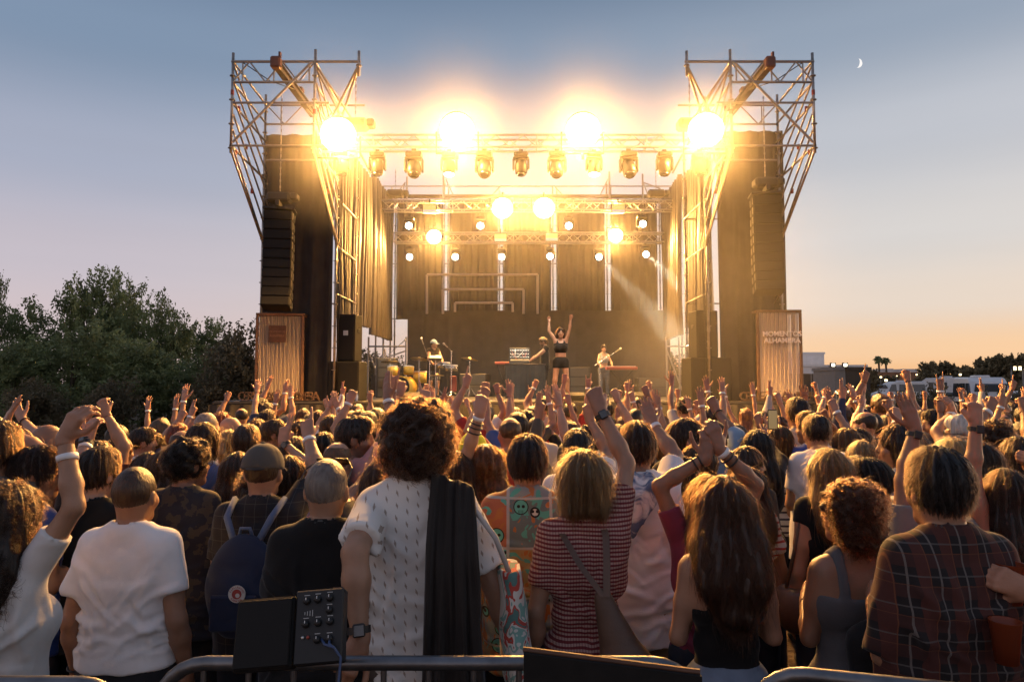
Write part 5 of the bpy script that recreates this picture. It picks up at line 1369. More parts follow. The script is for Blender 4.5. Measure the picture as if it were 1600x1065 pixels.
def build_person(sp):
    """sp: dict of looks and pose in the person's own metres (1.72 m tall, facing +Y). Returns the root object."""
    g = sp.get; fem = g('sex', 'm') == 'f'; lod = g('lod', 2); rs = np.random.RandomState(g('seed', 1))
    vb, vh, vk, vs, vha = ((.017, .0078, .0048, .0108, .0070), (.023, .0115, .0064, .018, .0105), (.030, .016, .0082, .026, .015))[lod]
    sw = .138 if fem else .152; B = g('bulk', 1.0); lean = R(g('lean', 0)); roll = R(g('roll', 0))
    # torso bend about the hips
    Mt = np.array(Euler((-lean, roll, 0)).to_matrix()); piv = V3(0, 0, .95)
    def T(p): p = np.array(p, float); return piv + Mt @ (p - piv)
    nb = T((0, -.012, 1.46)); hy, hp, hr = R(-g('hy', 0)), R(g('hp', 0)), R(g('hr', 0))
    Mh = np.array(Euler((-hp, hr, hy), 'XYZ').to_matrix()); hc = nb + np.array(Euler((-hp * .6 - lean * .5, roll * .6, 0)).to_matrix()) @ V3(0, .028, .155)
    tor, arms, legs, head = [], [], [], []
    c = lambda L, a, b, ra, rb, k=.04, fl=None: L.append(('cone', np.array(a, float), np.array(b, float), ra, rb, k, fl))
    yv = Mt @ V3(0, 1, 0)
    cw = (.140 if fem else .154) * B
    def torso(L, inf=0.0, k=.06):
        fl = (yv, .62)
        c(L, T((-cw * .38, -.005, 1.27)), T((cw * .38, -.005, 1.27)), .118 * B + inf, .118 * B + inf, k, (yv, .82))
        c(L, T((-sw * .66, -.018, 1.365)), T((sw * .66, -.018, 1.365)), .064 + inf, .064 + inf, k)
        c(L, T((-.05 * B, 0, 1.10)), T((.05 * B, 0, 1.10)), (.080 if fem else .102) * B + inf, (.080 if fem else .102) * B + inf, k, (yv, .95))
        c(L, T((-.06 * B, -.005, .94)), T((.06 * B, -.005, .94)), .108 * B + inf, .108 * B + inf, k)
        for s in (-1, 1):
            c(L, T((s * .03, -.022, 1.47)), T((s * sw * .85, -.016, 1.405)), .042 + inf * .95, .040 + inf * 1.05, .05)
            if fem: L.append(('ell', T((s * .07, .085, 1.255)), (.068 + inf, .055 + inf, .066 + inf), .05))
    torso(tor)
    nr = .047 if fem else .056
    c(tor, nb - (0, 0, .04), hc + Mh @ V3(0, -.02, -.06), nr * 1.12, nr * .96, .035)
    # arms
    AR = {}
    for sd, s in (('L', -1), ('R', 1)):
        a = g(sd, 'down'); S = T((s * sw, -.012, 1.39)); pose = 'relax'; n = None; pole = V3(s * .7, -.5, -.4); l1, l2 = .285, .255
        ra_ = .040 if fem else .047
        if isinstance(a, str):
            j = rs.uniform(-.02, .02, 6)
            if a == 'down': E = S + V3(s * (.050 + abs(j[0])), -.035 + j[1], -.27); Wr = E + V3(s * .015 + j[2], .07 + j[3], -.24)
            elif a == 'front': E = S + V3(s * .05, .02, -.27); Wr = E + V3(-s * .10, .205, .09); pose = 'hold'
            elif a == 'hip': E = S + V3(s * .16, -.06, -.23); Wr = E + V3(-s * .15, .10, -.17)
            elif a == 'back': E = S + V3(s * .09, -.12, -.24); Wr = E + V3(s * .02, -.10, -.24)
            Mt_ = Mt if a in ('down', 'hip') else np.eye(3)
        else:
            Wt, pose = np.array(a[0], float), a[1]
            if Wt[2] > S[2]: S = S + V3(-s * .012, .01, .045)
            if len(a) > 2 and a[2] is not None: pole = np.array(a[2], float)
            elif Wt[2] > S[2]: pole = V3(s * .8, .15, -.3)
            E, Wr = limb_ik(S, Wt, l1, l2, pole)
        df = unit(Wr - E); d = df
        if not isinstance(a, str) and df[2] > .2 and pose != 'bent': d = unit(df + V3(0, 0, .55))
        if len(a) > 3 and not isinstance(a, str) and a[3] is not None: d = unit(np.array(a[3], float))
        n0 = V3(0, 1, 0) if not isinstance(a, str) else V3(-s, .1, 0)
        if not isinstance(a, str) and len(a) > 4 and a[4] is not None: n0 = np.array(a[4], float)
        n = unit(n0 - d * (d @ n0)); side = unit(np.cross(n, d)) * (1 if s > 0 else -1)
        hw = .93 if fem else 1.0
        hp_ = hand_prims(Wr, d, n, side, pose)
        AR[s] = (S, E, Wr, df, hp_, n)
        mid = S + (E - S) * .5; fm = E + (Wr - E) * .32
        c(arms, S, mid, ra_ * 1.22, ra_ * 1.05, .045); c(arms, mid, E, ra_ * 1.05, ra_ * .82, .02); c(arms, E, fm, ra_ * .86, ra_ * .92, .02); c(arms, fm, Wr, ra_ * .92, .0265, .02, None)
    pants = g('pants', 'jeans'); lw = .095 if not fem else .092
    st = g('stance', .02)
    LEG = {}
    for s in (-1, 1):
        hipp, kn, an = V3(s * lw, 0, .90), V3(s * (lw + st), .03, .49), V3(s * (lw + st * 1.6), -.005, .085)
        if s == g('bentleg', 0): kn = kn + V3(0, .10, .03)
        LEG[s] = (hipp, kn, an)
        c(legs, hipp, kn, .088, .056, .05); c(legs, kn, an, .055, .036, .03); c(legs, kn + (an - kn) * .05 + V3(0, -.012, 0), kn + (an - kn) * .45 + V3(0, -.012, 0), .048, .042, .04)
    # ---- skin mesh
    allp = tor + arms + (legs if pants in ('shorts', 'skirt', 'hot') or lod == 2 else [])
    box = [p for p in allp if p[0] == 'cone']; lo, hi = bounds(box)
    F = Field(lo - .02, hi + .02, vb); run(F, allp)
    if not (pants in ('shorts', 'skirt', 'hot') or lod == 2): F.cut((0, 0, -1), -.86)
    v0, q0 = F.net(); parts = [(v0, q0, None)]
    # head
    def H(p): return hc + Mh @ np.array(p, float)
    fw = .94 if fem else 1.0
    F = Field(hc - .17, hc + .17, vh)
    F.ell(H((0, -.012, .022)), (.076 * fw, .096, .096), 0, M=Mh.T.T); F.ell(H((0, .030, -.045)), (.058 * fw, .062, .074), .04, M=Mh)
    F.cone(H((-.025, .062, -.095)), H((.025, .062, -.095)), .021, .021, .03); F.cone(H((0, .090, .018)), H((0, .106, -.026)), .010, .0145, .012)
    for s in (-1, 1):
        F.cone(H((s * .014, .082, .028)), H((s * .046, .072, .030)), .012, .010, .015)
        F.ell(H((s * .033, .098, .008)), (.014, .012, .009), .012, 'sub', M=Mh); F.ell(H((s * .032, .079, .007)), (.0125, .0105, .0105), .0, M=Mh)
        F.ell(H((s * .045, .055, -.03)), (.025, .025, .022), .03, M=Mh); F.cone(H((s * .008, .098, -.033)), H((s * .013, .092, -.034)), .008, .007, .008)
        F.ell(H((s * .079 * fw, -.008, -.008)), (.011, .021, .032), .008, M=Mh); F.ell(H((s * .090 * fw, .0, -.004)), (.007, .011, .018), 0, 'sub', M=Mh)
    F.ell(H((0, .090, -.058)), (.024, .014, .0075), .008, M=Mh); F.ell(H((0, .088, -.068)), (.021, .014, .0075), .006, M=Mh)
    F.cone(nb - (0, 0, .0), hc + Mh @ V3(0, -.02, -.06), nr * 1.05, nr * .97, .04)
    F.cut(tuple(-x for x in unit(hc - nb)), -float(unit(hc - nb) @ (nb + (hc - nb) * .18)))
    v1, q1 = F.net(); parts.append((v1, q1, 'head'))
    for s in (-1, 1):
        S, E, Wr, df, hp_, n = AR[s]
        ra_ = .040 if fem else .047; fm = E + (Wr - E) * .32
        L = list(hp_); L.insert(0, ('cone', fm, Wr, ra_ * .92, .0265, .0, None))
        lo, hi = bounds(hp_); F = Field(lo - .03, hi + .03, vk); run(F, L); F.cut(tuple(-df), -float(df @ (Wr - df * .03)))
        v_, q_ = F.net(); parts.append((v_, q_, 'hand'))
    off = 0; VV, QQ, TT = [], [], []
    for v_, q_, kd in parts:
        t = np.ones((len(v_), 4), f32)
        if kd == 'head':
            w = (v_ - hc) @ Mh; x, y, z = w[:, 0], w[:, 1], w[:, 2]
            t[:, :3] = 1 + .06 * np.sin(40 * x)[:, None] * 0
            lips = (y > .07) & (np.abs(z + .063) < .011) & (np.abs(x) < .026); t[lips, :3] = (.72, .42, .42)
            eye = (y > .068) & (((np.abs(x) - .032) / .0135) ** 2 + ((z - .007) / .0075) ** 2 < 1); t[eye, :3] = (.18, .18, .2)
            wh = eye & (np.abs(np.abs(x) - .032) > .006); t[wh, :3] = (1.1, 1.5, 1.9)
            br = (y > .06) & (np.abs(z - .031) < .006) & (np.abs(x) > .014) & (np.abs(x) < .052); t[br, :3] = (.25, .22, .2)
            if not fem and g('stubble', 1):
                sb = (z < -.035) & (y > .0) & ~lips; t[sb, :3] *= (.78, .76, .76)
        elif kd == 'hand':
            t[:, :3] = (1.05, .95, .92)
        VV.append(v_); QQ.append(q_ + off); TT.append(t); off += len(v_)
    me = npmesh('person', np.concatenate(VV), np.concatenate(QQ), M_skin)
    at_ = me.attributes.new('tint', 'FLOAT_COLOR', 'POINT'); at_.data.foreach_set('color', np.concatenate(TT).ravel())
    o = link('person', me); o.color = (*g('skin', SKIN[0]), 1); o['info'] = 0; del o['info']
    # ---- shirt
    shirt = g('shirt', 'tee'); hem = g('hem', .80 if not fem else .86)
    inf = (.020 if not fem else .013) * (1.35 if g('loose') else 1)
    if shirt != 'none':
        SP = []; torso(SP, inf, .05)
        box = [p for p in SP if p[0] == 'cone']; lo, hi = bounds(box)
        ext = [AR[s][0] for s in (-1, 1)] + ([AR[s][1] for s in (-1, 1)] if shirt in ('tee', 'long', 'shirt') else []) + ([AR[s][2] for s in (-1, 1)] if shirt == 'long' else [])
        lo = np.minimum(lo, np.min(ext, 0) - .1); hi = np.maximum(hi, np.max(ext, 0) + .1)
        F = Field((lo[0], lo[1], min(lo[2], hem - .01)), hi, vs); run(F, SP)
        if shirt in ('tee', 'long', 'shirt', 'sleeveless') and abs(lean) < .12:
            w0 = (cw + .010 + inf) * (1.04 if g('loose') else 1.0)
            if fem and not g('loose'): F.ecyl(hem, 1.0, (.168 * B, .128), (.15 * B, .112), .05)
            elif hem < .86: F.ecyl(hem, 1.26, (max(w0 * .97, .208 * B), .152 * B), (w0 * .95, .118 * B), .05)
            else: F.ecyl(hem, 1.26, (w0 * .97, .134 * B), (w0 * .95, .118 * B), .05)
        for s in (-1, 1):
            S, E, Wr, df, _, _ = AR[s]; ra_ = .040 if fem else .047
            up = unit(E - S)
            if shirt in ('tee', 'shirt'):
                e = S + (E - S) * g('sleeve', .62); F.sleeve(S - up * .03, e, ra_ * 1.20 + .012, ra_ * 1.10 + (.015 if not fem else .010), .022)
            elif shirt == 'long':
                F.cone(S, E, ra_ * 1.22 + .016, ra_ + .016, .045); e = E + (Wr - E) * g('sleeve', .93); F.sleeve(E, e, ra_ + .015, .036, .03)
            elif shirt == 'sleeveless': F.sleeve(S - up * .05, S + up * .03, ra_ * 1.22 + .014, ra_ * 1.22 + .012, .02)
        nu = unit(hc - nb)
        if shirt in ('tee', 'long', 'sleeveless'): F.cone(nb + nu * (.006 if not fem else .0), nb + nu * .12, nr * 1.12 + (.003 if not fem else .010), nr + .02, 0, 'sub')
        elif shirt == 'shirt':
            F.cone(nb - nu * .015 - yv * .004, nb + nu * .030 - yv * .002, nr * 1.10 + .018, nr * 1.05 + .013, .012); F.cone(nb + nu * .02, nb + nu * .14, nr + .006, nr + .02, 0, 'sub')
        elif shirt in ('cami', 'tank', 'crop'):
            zc = {'cami': 1.265, 'tank': 1.33, 'crop': 1.36}[shirt]
            nn = Mt @ V3(0, -.25, 1); f0 = F.f.copy(); F.cut(tuple(nn), float(nn @ T((0, 0, zc))))
            wd = {'cami': .009, 'tank': .022, 'crop': .026}[shirt]; xx = {'cami': .088, 'tank': .092, 'crop': .085}[shirt]
            F.f = np.minimum(F.f, np.maximum(f0 + .003, np.abs(np.abs(F.ax[0] - T((0, 0, 1.4))[0]) - xx)[:, None, None] - wd)).astype(f32)
        hz = Mt @ V3(0, 0, 1) if abs(lean) > .12 else V3(0, 0, 1)
        if g('midriff'): hem = 1.13
        F.cut(tuple(-hz), -float(hz @ (T((0, 0, hem)) if abs(lean) > .12 else V3(0, 0, hem))))
        v, q = F.net(); n = vnorm(v, q)
        tight = shirt in ('cami', 'tank', 'crop')
        am = (.0035 if tight else .0115) * (1.5 if g('loose') else 1)
        dsp = am * .36 * wob(v, rs, 5, .10, .26, (1, 1, .6), 3)
        if not tight and lod < 2:
            ga = np.arctan2(v[:, 0], -v[:, 1]) * .15; zz = v[:, 2]
            for _ in range(46 if lod == 0 else 26):
                s_ = rs.choice((-1, 1)); kind = rs.rand()
                if kind < .42: cx, cz, th_, ln = s_ * rs.uniform(.02, .22), rs.uniform(hem + .06, 1.14), s_ * rs.normal(.25, .3), rs.uniform(.05, .13)      # waist bunching
                elif kind < .75: cx, cz = s_ * rs.uniform(.05, .19), rs.uniform(1.12, 1.34); th_ = s_ * rs.normal(.85, .25); ln = rs.uniform(.07, .16)           # pulls from the armpits
                else: cx, cz, th_, ln = s_ * rs.uniform(0, .30), rs.uniform(hem + .1, 1.30), 1.57 + rs.normal(0, .2), rs.uniform(.08, .2)                        # hanging folds
                dx_, dz_ = ga - cx, zz - cz; al = dx_ * math.cos(th_) + dz_ * math.sin(th_); pe = -dx_ * math.sin(th_) + dz_ * math.cos(th_) + rs.uniform(-2, 2) * al * al
                w_ = rs.uniform(.009, .016); e_ = np.exp(-(pe / w_) ** 2) - .55 * np.exp(-((pe - 1.7 * w_) / (1.2 * w_)) ** 2)
                dsp = dsp + rs.uniform(.35, 1.0) * am * .66 * e_ * np.clip(1 - (al / ln) ** 2, 0, 1)
        dsp = dsp * np.clip((v[:, 2] - hem - .004) / .045, .12, 1)
        dsp = dsp * np.clip((nb[2] + .02 - v[:, 2]) / .12, .15, 1)
        lowz = np.clip((1.15 - v[:, 2]) / .35, 0, 1) * (0 if tight else .8)
        ang = np.arctan2(v[:, 0], -v[:, 1]); dsp = dsp + lowz * .006 * np.sin(ang * 7 + rs.uniform(0, 6) + 4 * v[:, 2])
        v = v + n * dsp[:, None]
        pm = g('pat'); so = link('shirt' if shirt != 'cami' else 'top', npmesh('shirt', v, q, PAT[pm] if pm else M_cloth), o); so.color = (*g('sc', (.5, .5, .5)), 1)
    if shirt in ('tee', 'sleeveless') and lod < 2:
        nu = unit(hc - nb); ex_ = unit(np.cross(V3(0, 1, 0), nu)); ey_ = np.cross(nu, ex_); r_ = nr * 1.12 + (.004 if not fem else .012); rb = []
        for k in range(28):
            a = 2 * math.pi * k / 28; rb.append(tuple(nb + nu * (.014 - .030 * max(0, math.cos(a))) + ex_ * r_ * 1.05 * math.sin(a) + ey_ * r_ * math.cos(a)))
        kb = link('neckband', MB().tube(rb, .0065, 6, closed=True).mesh('neckband', PAT[pm] if pm else M_cloth, True), so); kb.color = (*[x * .85 for x in g('sc', (.5, .5, .5))], 1)
    # ---- lower body
    pc = g('pc', (.03, .035, .05))
    LP = []; nmz = {'jeans': 'trousers', 'shorts': 'shorts', 'skirt': 'skirt', 'hot': 'shorts'}[pants]
    c(LP, T((-.06 * B, -.005, .95)), T((.06 * B, -.005, .95)), .108 * B + .012, .108 * B + .012); 
    F = Field((-.34, -.26, 0), (.34, .30, 1.08), vs * 1.25 if lod < 2 else vs * 1.2)
    c(LP, V3(-.055, -.02, .87), V3(.055, -.02, .87), .112 * B, .112 * B, .05)
    if pants == 'skirt': F.ecyl(.50, .98, (.235, .19), (.150 * B, .115), .02)
    for s in (-1, 1):
        h_, kn, an = LEG[s]
        if pants == 'jeans': c(LP, h_, kn, .102, .072, .05); c(LP, kn, an, .070, .056, .03)
        elif pants == 'shorts': c(LP, h_, kn, .104, .086, .05)
        elif pants == 'hot': c(LP, h_, h_ + (kn - h_) * .36, .103, .097, .05)
    run(F, LP)
    F.cut((0, 0, -1), -{'jeans': .045, 'shorts': .52, 'skirt': .50, 'hot': .77}[pants])
    wt = 1.04 if pants in ('hot', 'skirt') else .99
    hz = Mt @ V3(0, 0, 1); F.cut(tuple(hz), float(hz @ T((0, 0, wt))))
    v, q = F.net(); n = vnorm(v, q); v = v + n * (.006 * wob(v, rs, 6, .07, .2, (1, 1, .8), 3))[:, None]
    po = link(nmz, npmesh(nmz, v, q, M_denim if pants != 'skirt' else M_denim), o); po.color = (*pc, 1)
    global SHOE
    if SHOE is None: SHOE = shoe_mesh()
    for s in (-1, 1): link('shoe', SHOE, o, tuple(LEG[s][2] * (1, 1, 0)))
    # ---- hair
    make_hair(o, sp, hc, Mh, fw, vha, lod, rs)
    # ---- things worn on the wrists
    for s, nm in ((-1, 'L'), (1, 'R')):
        S, E, Wr, df, hp_, n = AR[s]; fm = E + (Wr - E) * .32
        for k, b in enumerate(g('w' + nm, ())):
            b_, pos = (b, .03 + .028 * k) if isinstance(b, str) else b
            z = Vector(df); y = Vector(-n); y = (y - z * y.dot(z)).normalized(); x = y.cross(z)
            tt = pos / .26; rad = .0265 + (ra_ * .92 - .0265) * min(1, tt / .68)
            sc_ = (rad + .0035) / .030
            mtx = Matrix.Translation(Vector(Wr - df * pos)) @ Matrix((x, y, z)).transposed().to_4x4() @ Matrix.Diagonal((sc_, sc_, 1, 1))
            if b_ == 'band': link('wristband', BAND, o, mtx=mtx)
            elif b_ == 'brace': link('bracelet', BRACE, o, mtx=mtx)
            else:
                w_ = link('wristwatch', WATCH, o, mtx=mtx); link('watch_dial', DIAL, w_)
    for ex in g('extra', ()): EXTRA[ex](o, hc, Mh, sp)
    o['_w'] = 0; del o['_w']
    sp['_arms'] = AR; sp['_head'] = (hc, Mh)
    return o

def make_hair(o, sp, hc, Mh, fw, vox, lod, rs):
    g = sp.get; st = g('hair', 'short'); col = HC[g('hc', 'brown')] if isinstance(g('hc', 'brown'), str) else g('hc')
    kf = rs.uniform(.85, 1.2); col = tuple(max(.004, x * kf) for x in col)
    if st == 'bald': return
    F = Field((-.22, -.26, -.48 if st.startswith('long') else -.27), (.22, .20, .24), vox)
    th = {'buzz': .003, 'short': .011, 'messy': .015, 'curlshort': .018, 'cap': .009, 'balding': .002}.get(st, .013)
    F.ell((0, -.013, .026), (.0775 * fw + th, .097 + th, .097 + th), 0)
    if st in ('messy', 'short') : F.ell((0, .025, .085), (.062, .072, .04 + th * .8), .03)
    curly = st in ('afro', 'curlbob', 'curlshort')
    if st == 'afro':
        F.ell((0, -.02, .04), (.120, .130, .124), .03); F.ell((0, -.045, -.03), (.108, .105, .092), .05)
    if st == 'curlbob':
        F.ell((0, -.03, .03), (.100, .112, .105), .03); F.ell((0, -.055, -.07), (.105, .085, .085), .05)
    if st == 'longcurl':
        F.ell((0, -.03, .03), (.098, .11, .105), .03)
    if st in ('long', 'longwavy', 'longcurl'):
        w = {'long': 1.0, 'longwavy': 1.22, 'longcurl': 1.2}[st]; zl = {'long': -.33, 'longwavy': -.37, 'longcurl': -.24}[st]
        for s in (-1, 1):
            F.cone((s * .045 * w, -.045, .02), (s * .055 * w, -.085, -.14), .060, .060 * w, .05); F.cone((s * .055 * w, -.085, -.14), (s * .062 * w, -.128, -.25), .058 * w, .048 * w, .05)
            F.cone((s * .058 * w, -.125, -.22), (s * .030 * w, -.142, zl), .046 * w, .034 * w, .06); F.cone((s * .07, .0, .02), (s * .085 * w, -.02, -.15), .026, .022, .03)
    if st == 'bob':
        for s in (-1, 1):
            F.cone((s * .035, -.045, .03), (s * .040, -.06, -.085), .062, .052, .05); F.cone((s * .062, .005, .03), (s * .072, .0, -.09), .030, .024, .04)
    if st == 'pony':
        F.ell((0, -.105, .035), (.03, .03, .03), .02); F.cone((0, -.12, .03), (0, -.155, -.06), .028, .030, .02); F.cone((0, -.155, -.06), (0, -.145, -.20), .030, .014, .02)
    if st == 'bun': F.ell((0, -.115, .05), (.045, .04, .042), .015)
    # face opening, ears, nape
    fz = .0 if st not in ('afro', 'curlbob') else -.01
    F.ell((0, .125, -.040 + fz), (.079, .080, .112), .0, 'sub'); F.ell((0, .09, -.09), (.062, .085, .09), 0, 'sub')
    if st in ('short', 'buzz', 'messy', 'pony', 'bun', 'cap', 'balding', 'curlshort'):
        for s in (-1, 1): F.ell((s * .088, .004, -.018), (.022, .026, .036), 0, 'sub'); F.ell((s * .07, .06, -.06), (.05, .05, .055), 0, 'sub')
        F.cut((0, .35, -1), .072)
    if st == 'balding': F.ell((0, .03, .12), (.075, .115, .085), 0, 'sub')
    v, q = F.net()
    if not len(v): return
    n = vnorm(v, q); a = np.arctan2(v[:, 0], -v[:, 1] - .0)
    if curly: d = .016 * wob(v, rs, 7, .030, .06) * 1.8 + .006 * wob(v, rs, 6, .016, .026)
    elif st in ('buzz', 'balding', 'cap'): d = .0008 * np.sin(a * 60)
    else:
        wv = 14 if st in ('longwavy', 'longcurl') else 5
        d = .0035 * np.sin(a * 17 + wv * v[:, 2] + rs.uniform(0, 6)) + .0028 * np.sin(a * 31 - wv * 1.6 * v[:, 2] + rs.uniform(0, 6)) + (.004 if st in ('messy', 'longwavy', 'longcurl') else .0015) * wob(v, rs, 5, .03, .07)
        low = np.clip((-v[:, 2] - .12) / .2, 0, 1)
        d = d + low * .004 * np.sin(a * 23 + 9 * v[:, 2])
    v2 = v + n * d[:, None]
    nm = 'hair'
    ho = link(nm, npmesh('hair', v2 @ Mh.T + hc, q, M_curlh if curly else M_hair), o); ho.color = (*[x * (.62 if lod < 2 and st not in ('buzz', 'balding', 'cap') and g('hc') not in ('white', 'grey') else 1) for x in col], 1)
    if st == 'cap': return
    cnt = {0: 11000, 1: 2600, 2: 0}[lod]
    if st in ('buzz', 'balding') or g('hc') in ('white', 'grey'): cnt = 0
    if st in ('afro', 'curlbob', 'longcurl'): cnt = int(cnt * 1.1)
    if cnt:
        i = rs.randint(0, len(q), cnt); u = rs.uniform(0, 1, (cnt, 2, 1)); c4 = v[q[i]]
        p = (c4[:, 0] * (1 - u[:, 0]) + c4[:, 1] * u[:, 0]) * (1 - u[:, 1]) + (c4[:, 3] * (1 - u[:, 0]) + c4[:, 2] * u[:, 0]) * u[:, 1]
        big = lod == 0
        if curly or st == 'longcurl':
            K = 11; lm = sum(np.sin(p @ (rs.normal(size=3) * 55) + rs.uniform(0, 6)) for _ in range(5))[:, None] / 2.2; L = rs.uniform(.018, .040, (cnt, 1)) * (1 + .38 * np.clip(lm, -1.2, 1.4));  nn = F.grad(p); e1 = np.cross(nn, rs.normal(size=(cnt, 3))); e1 /= np.linalg.norm(e1, axis=1)[:, None]; e2 = np.cross(nn, e1)
            ax = nn * .75 + e1 * rs.uniform(-.5, .5, (cnt, 1)) + .3 * np.stack([np.sin(p @ (rs.normal(size=3) * 50)) for _ in range(3)], 1) + e2 * rs.uniform(-.5, .5, (cnt, 1)) + np.array([0, 0, -.25]); rad = rs.uniform(.005, .012, (cnt, 1)); ph = rs.uniform(0, 6.28, (cnt, 1)); tw = rs.uniform(5, 10, (cnt, 1))
            pts = np.stack([p - nn * .012 + ax * L * t + rad * (.3 + t) * (e1 * np.cos(ph + tw * t) + e2 * np.sin(ph + tw * t)) for t in np.linspace(0, 1, K)], 1)
        else:
            shortish = st in ('short', 'buzz', 'messy', 'balding')
            K = 4 if shortish else 7
            Ls = {'buzz': (.004, .008), 'balding': (.004, .008), 'short': (.012, .026), 'messy': (.02, .045)}.get(st, (.05, .13)); L = rs.uniform(*Ls, (cnt, 1)) / (K - 1)
            cr = np.array([.01, -.045, .135]); pts = [p]; lift = {'buzz': .75, 'balding': .75, 'short': .16, 'messy': .13}.get(st, .02); cur = p; jit = rs.normal(size=(cnt, 3)) * (.14 if st in ('messy', 'longwavy') else .07)
            fa_ = np.arctan2(p[:, 0], -p[:, 1]); lump = np.stack([np.sin(fa_ * 21 + 3 * np.sin(p[:, 2] * 30 + k)) + np.sin(fa_ * 37 + 40 * p[:, 2] + 2.1 * k) for k in range(3)], 1)
            jit = jit + lump * (.13 if shortish else .085); fly = (rs.rand(cnt, 1) < .10) * rs.uniform(.08, .30, (cnt, 1)); L = L * (1 + .15 * lump[:, :1])
            for k in range(K - 1):
                nn = F.grad(cur); fl = cur - cr; fl[:, 2] -= .06 + (0.10 if not shortish else 0); fl /= np.linalg.norm(fl, axis=1)[:, None] + 1e-9
                if st == 'pony' or st == 'bun':
                    fl = np.array([0, -.115, .035]) - cur; fl = np.where((cur[:, 1:2] < -.125) & (cur[:, 2:3] < .03), np.array([[0, 0, -1.0]]), fl); fl /= np.linalg.norm(fl, axis=1)[:, None] + 1e-9
                low = np.clip((-cur[:, 2:3] + .0) / .08, 0, 1) if not shortish else 0; fl = fl * (1 - low) + np.array([0, -.08, -1.0]) * low
                fl = fl - nn * (fl * nn).sum(1)[:, None] * (.85 if not shortish else .6); fl = fl + nn * (lift + fly) + jit + (.35 * np.sin(40 * cur[:, 2:3] + 9 * cur[:, 0:1]) * np.cross(nn, fl) if st == 'longwavy' else 0)
                fl /= np.linalg.norm(fl, axis=1)[:, None] + 1e-9; cur = cur + fl * L
                if not shortish:
                    dd = F.sample(cur); cur = cur + nn * (np.clip(.002 - dd, -.004, .012)[:, None] * (fly == 0))
                pts.append(cur)
            pts = np.stack(pts, 1)
        pts = pts @ Mh.T + hc
        hv = bpy.data.hair_curves.new('hair_strands'); hv.add_curves([pts.shape[1]] * cnt)
        hv.attributes['position'].data.foreach_set('vector', np.ascontiguousarray(pts.reshape(-1, 3), f32).ravel())
        r0 = (.00062 if lod == 0 else .0011) * (1.25 if curly else 1)
        ra = hv.attributes.get('radius') or hv.attributes.new('radius', 'FLOAT', 'POINT'); ra.data.foreach_set('value', np.tile(np.linspace(r0, r0 * .35, pts.shape[1]).astype(f32), cnt))
        hv.materials.append(M_strand); so = link('hair_strands', hv, ho); so.color = (*[min(.8, x * f_) for x, f_ in zip(col, (.62, .47, .36))], 1); so['kind'] = 'stuff'

def head_mtx(hc, Mh): return Matrix.Translation(Vector(hc)) @ Matrix(Mh.tolist()).to_4x4()
def ex_sunglasses(o, hc, Mh, sp):
    b = MB()
    for s in (-1, 1):
        b.box((s * .036, .088, .105), (.058, .012, .042), Euler((R(50), 0, 0)).to_matrix(), .005); b.tube([(s * .066, .085, .103), (s * .091, .03, .082), (s * .092, -.045, .045)], .0035, 5)
    b.tube([(-.012, .092, .108), (.012, .092, .108)], .004, 5); link('sunglasses', b.mesh('sunglasses', mat('sunglass', (.012, .011, .011), .18)), o, mtx=head_mtx(hc, Mh))
def ex_glasses(o, hc, Mh, sp):
    b = MB()
    for s in (-1, 1):
        b.tube([(s * (.033 + .024 * math.cos(a)), .104, .006 + .018 * math.sin(a)) for a in np.linspace(0, 6.28, 13)[:-1]], .002, 5, closed=True); b.tube([(s * .058, .100, .010), (s * .084, .03, .012), (s * .084, -.01, .006)], .002, 5)
    b.tube([(-.009, .105, .01), (.009, .105, .01)], .002, 5); link('glasses', b.mesh('glasses', M_strap), o, mtx=head_mtx(hc, Mh))
def ex_beard(o, hc, Mh, sp):
    F = Field((-.1, -.02, -.16), (.1, .14, .02), .009); F.ell((0, .040, -.072), (.066, .068, .066), 0); F.ell((0, .105, -.062), (.026, .03, .012), 0, 'sub'); F.ell((0, .10, -.01), (.075, .06, .042), 0, 'sub'); F.cut((0, -1, 0), -.005)
    v, q = F.net(); v = v + vnorm(v, q) * (.003 * wob(v, NR, 5, .012, .03))[:, None]; b = link('beard', npmesh('beard', v @ Mh.T + hc, q, M_curlh), o); b.color = (*HC.get(sp.get('hc', 'brown'), HC['brown']), 1)
def cap_mesh(o, hc, Mh, col, back):
    F = Field((-.13, -.15, -.02), (.13, .24, .18), .0075); F.ell((0, -.012, .030), (.096, .114, .112), 0); F.cut((0, -.12, -1), -.018)
    v, q = F.net(); a = np.arctan2(v[:, 0], v[:, 1]); v = v + vnorm(v, q) * (-.0022 * (1 - np.abs(np.sin(3 * a))) ** 6)[:, None]
    if back: v = v * np.array([-1, 1, 1]); q = q[:, ::-1]
    c = link('cap', npmesh('cap', v @ Mh.T + hc, q, M_cloth), o); c.color = (*col, 1)
    m = MB(); P = []
    for t in np.linspace(0, 1, 6): P.append([(math.sin(w) * (.085 + .0 * t), (.075 + .075 * t) * math.cos(w * .9) + .03, .035 - .022 * t - .02 * (w / 1.2) ** 2) for w in np.linspace(-1.15, 1.15, 11)])
    m.grid(P); m.grid([[(x, y, z - .004) for x, y, z in r] for r in P][::-1]); br = link('brim', m.mesh('brim', M_cloth, True), c, mtx=head_mtx(hc, Mh)); br.color = (*col, 1)
    bt = link('button', MB().lathe([(.011, 0), (.009, .006), (.002, .008)], (0, -.012, .140), 10).mesh('button', M_cloth, True), c, mtx=head_mtx(hc, Mh)); bt.color = (*col, 1)
    st_ = MB().tube([(.07 * math.sin(w), -.012 - .117 * math.cos(w), .03) for w in np.linspace(-.75, .75, 9)], .007, 6); s_ = link('adjuster_strap', st_.mesh('adjuster_strap', M_strap, True), c, mtx=head_mtx(hc, Mh))
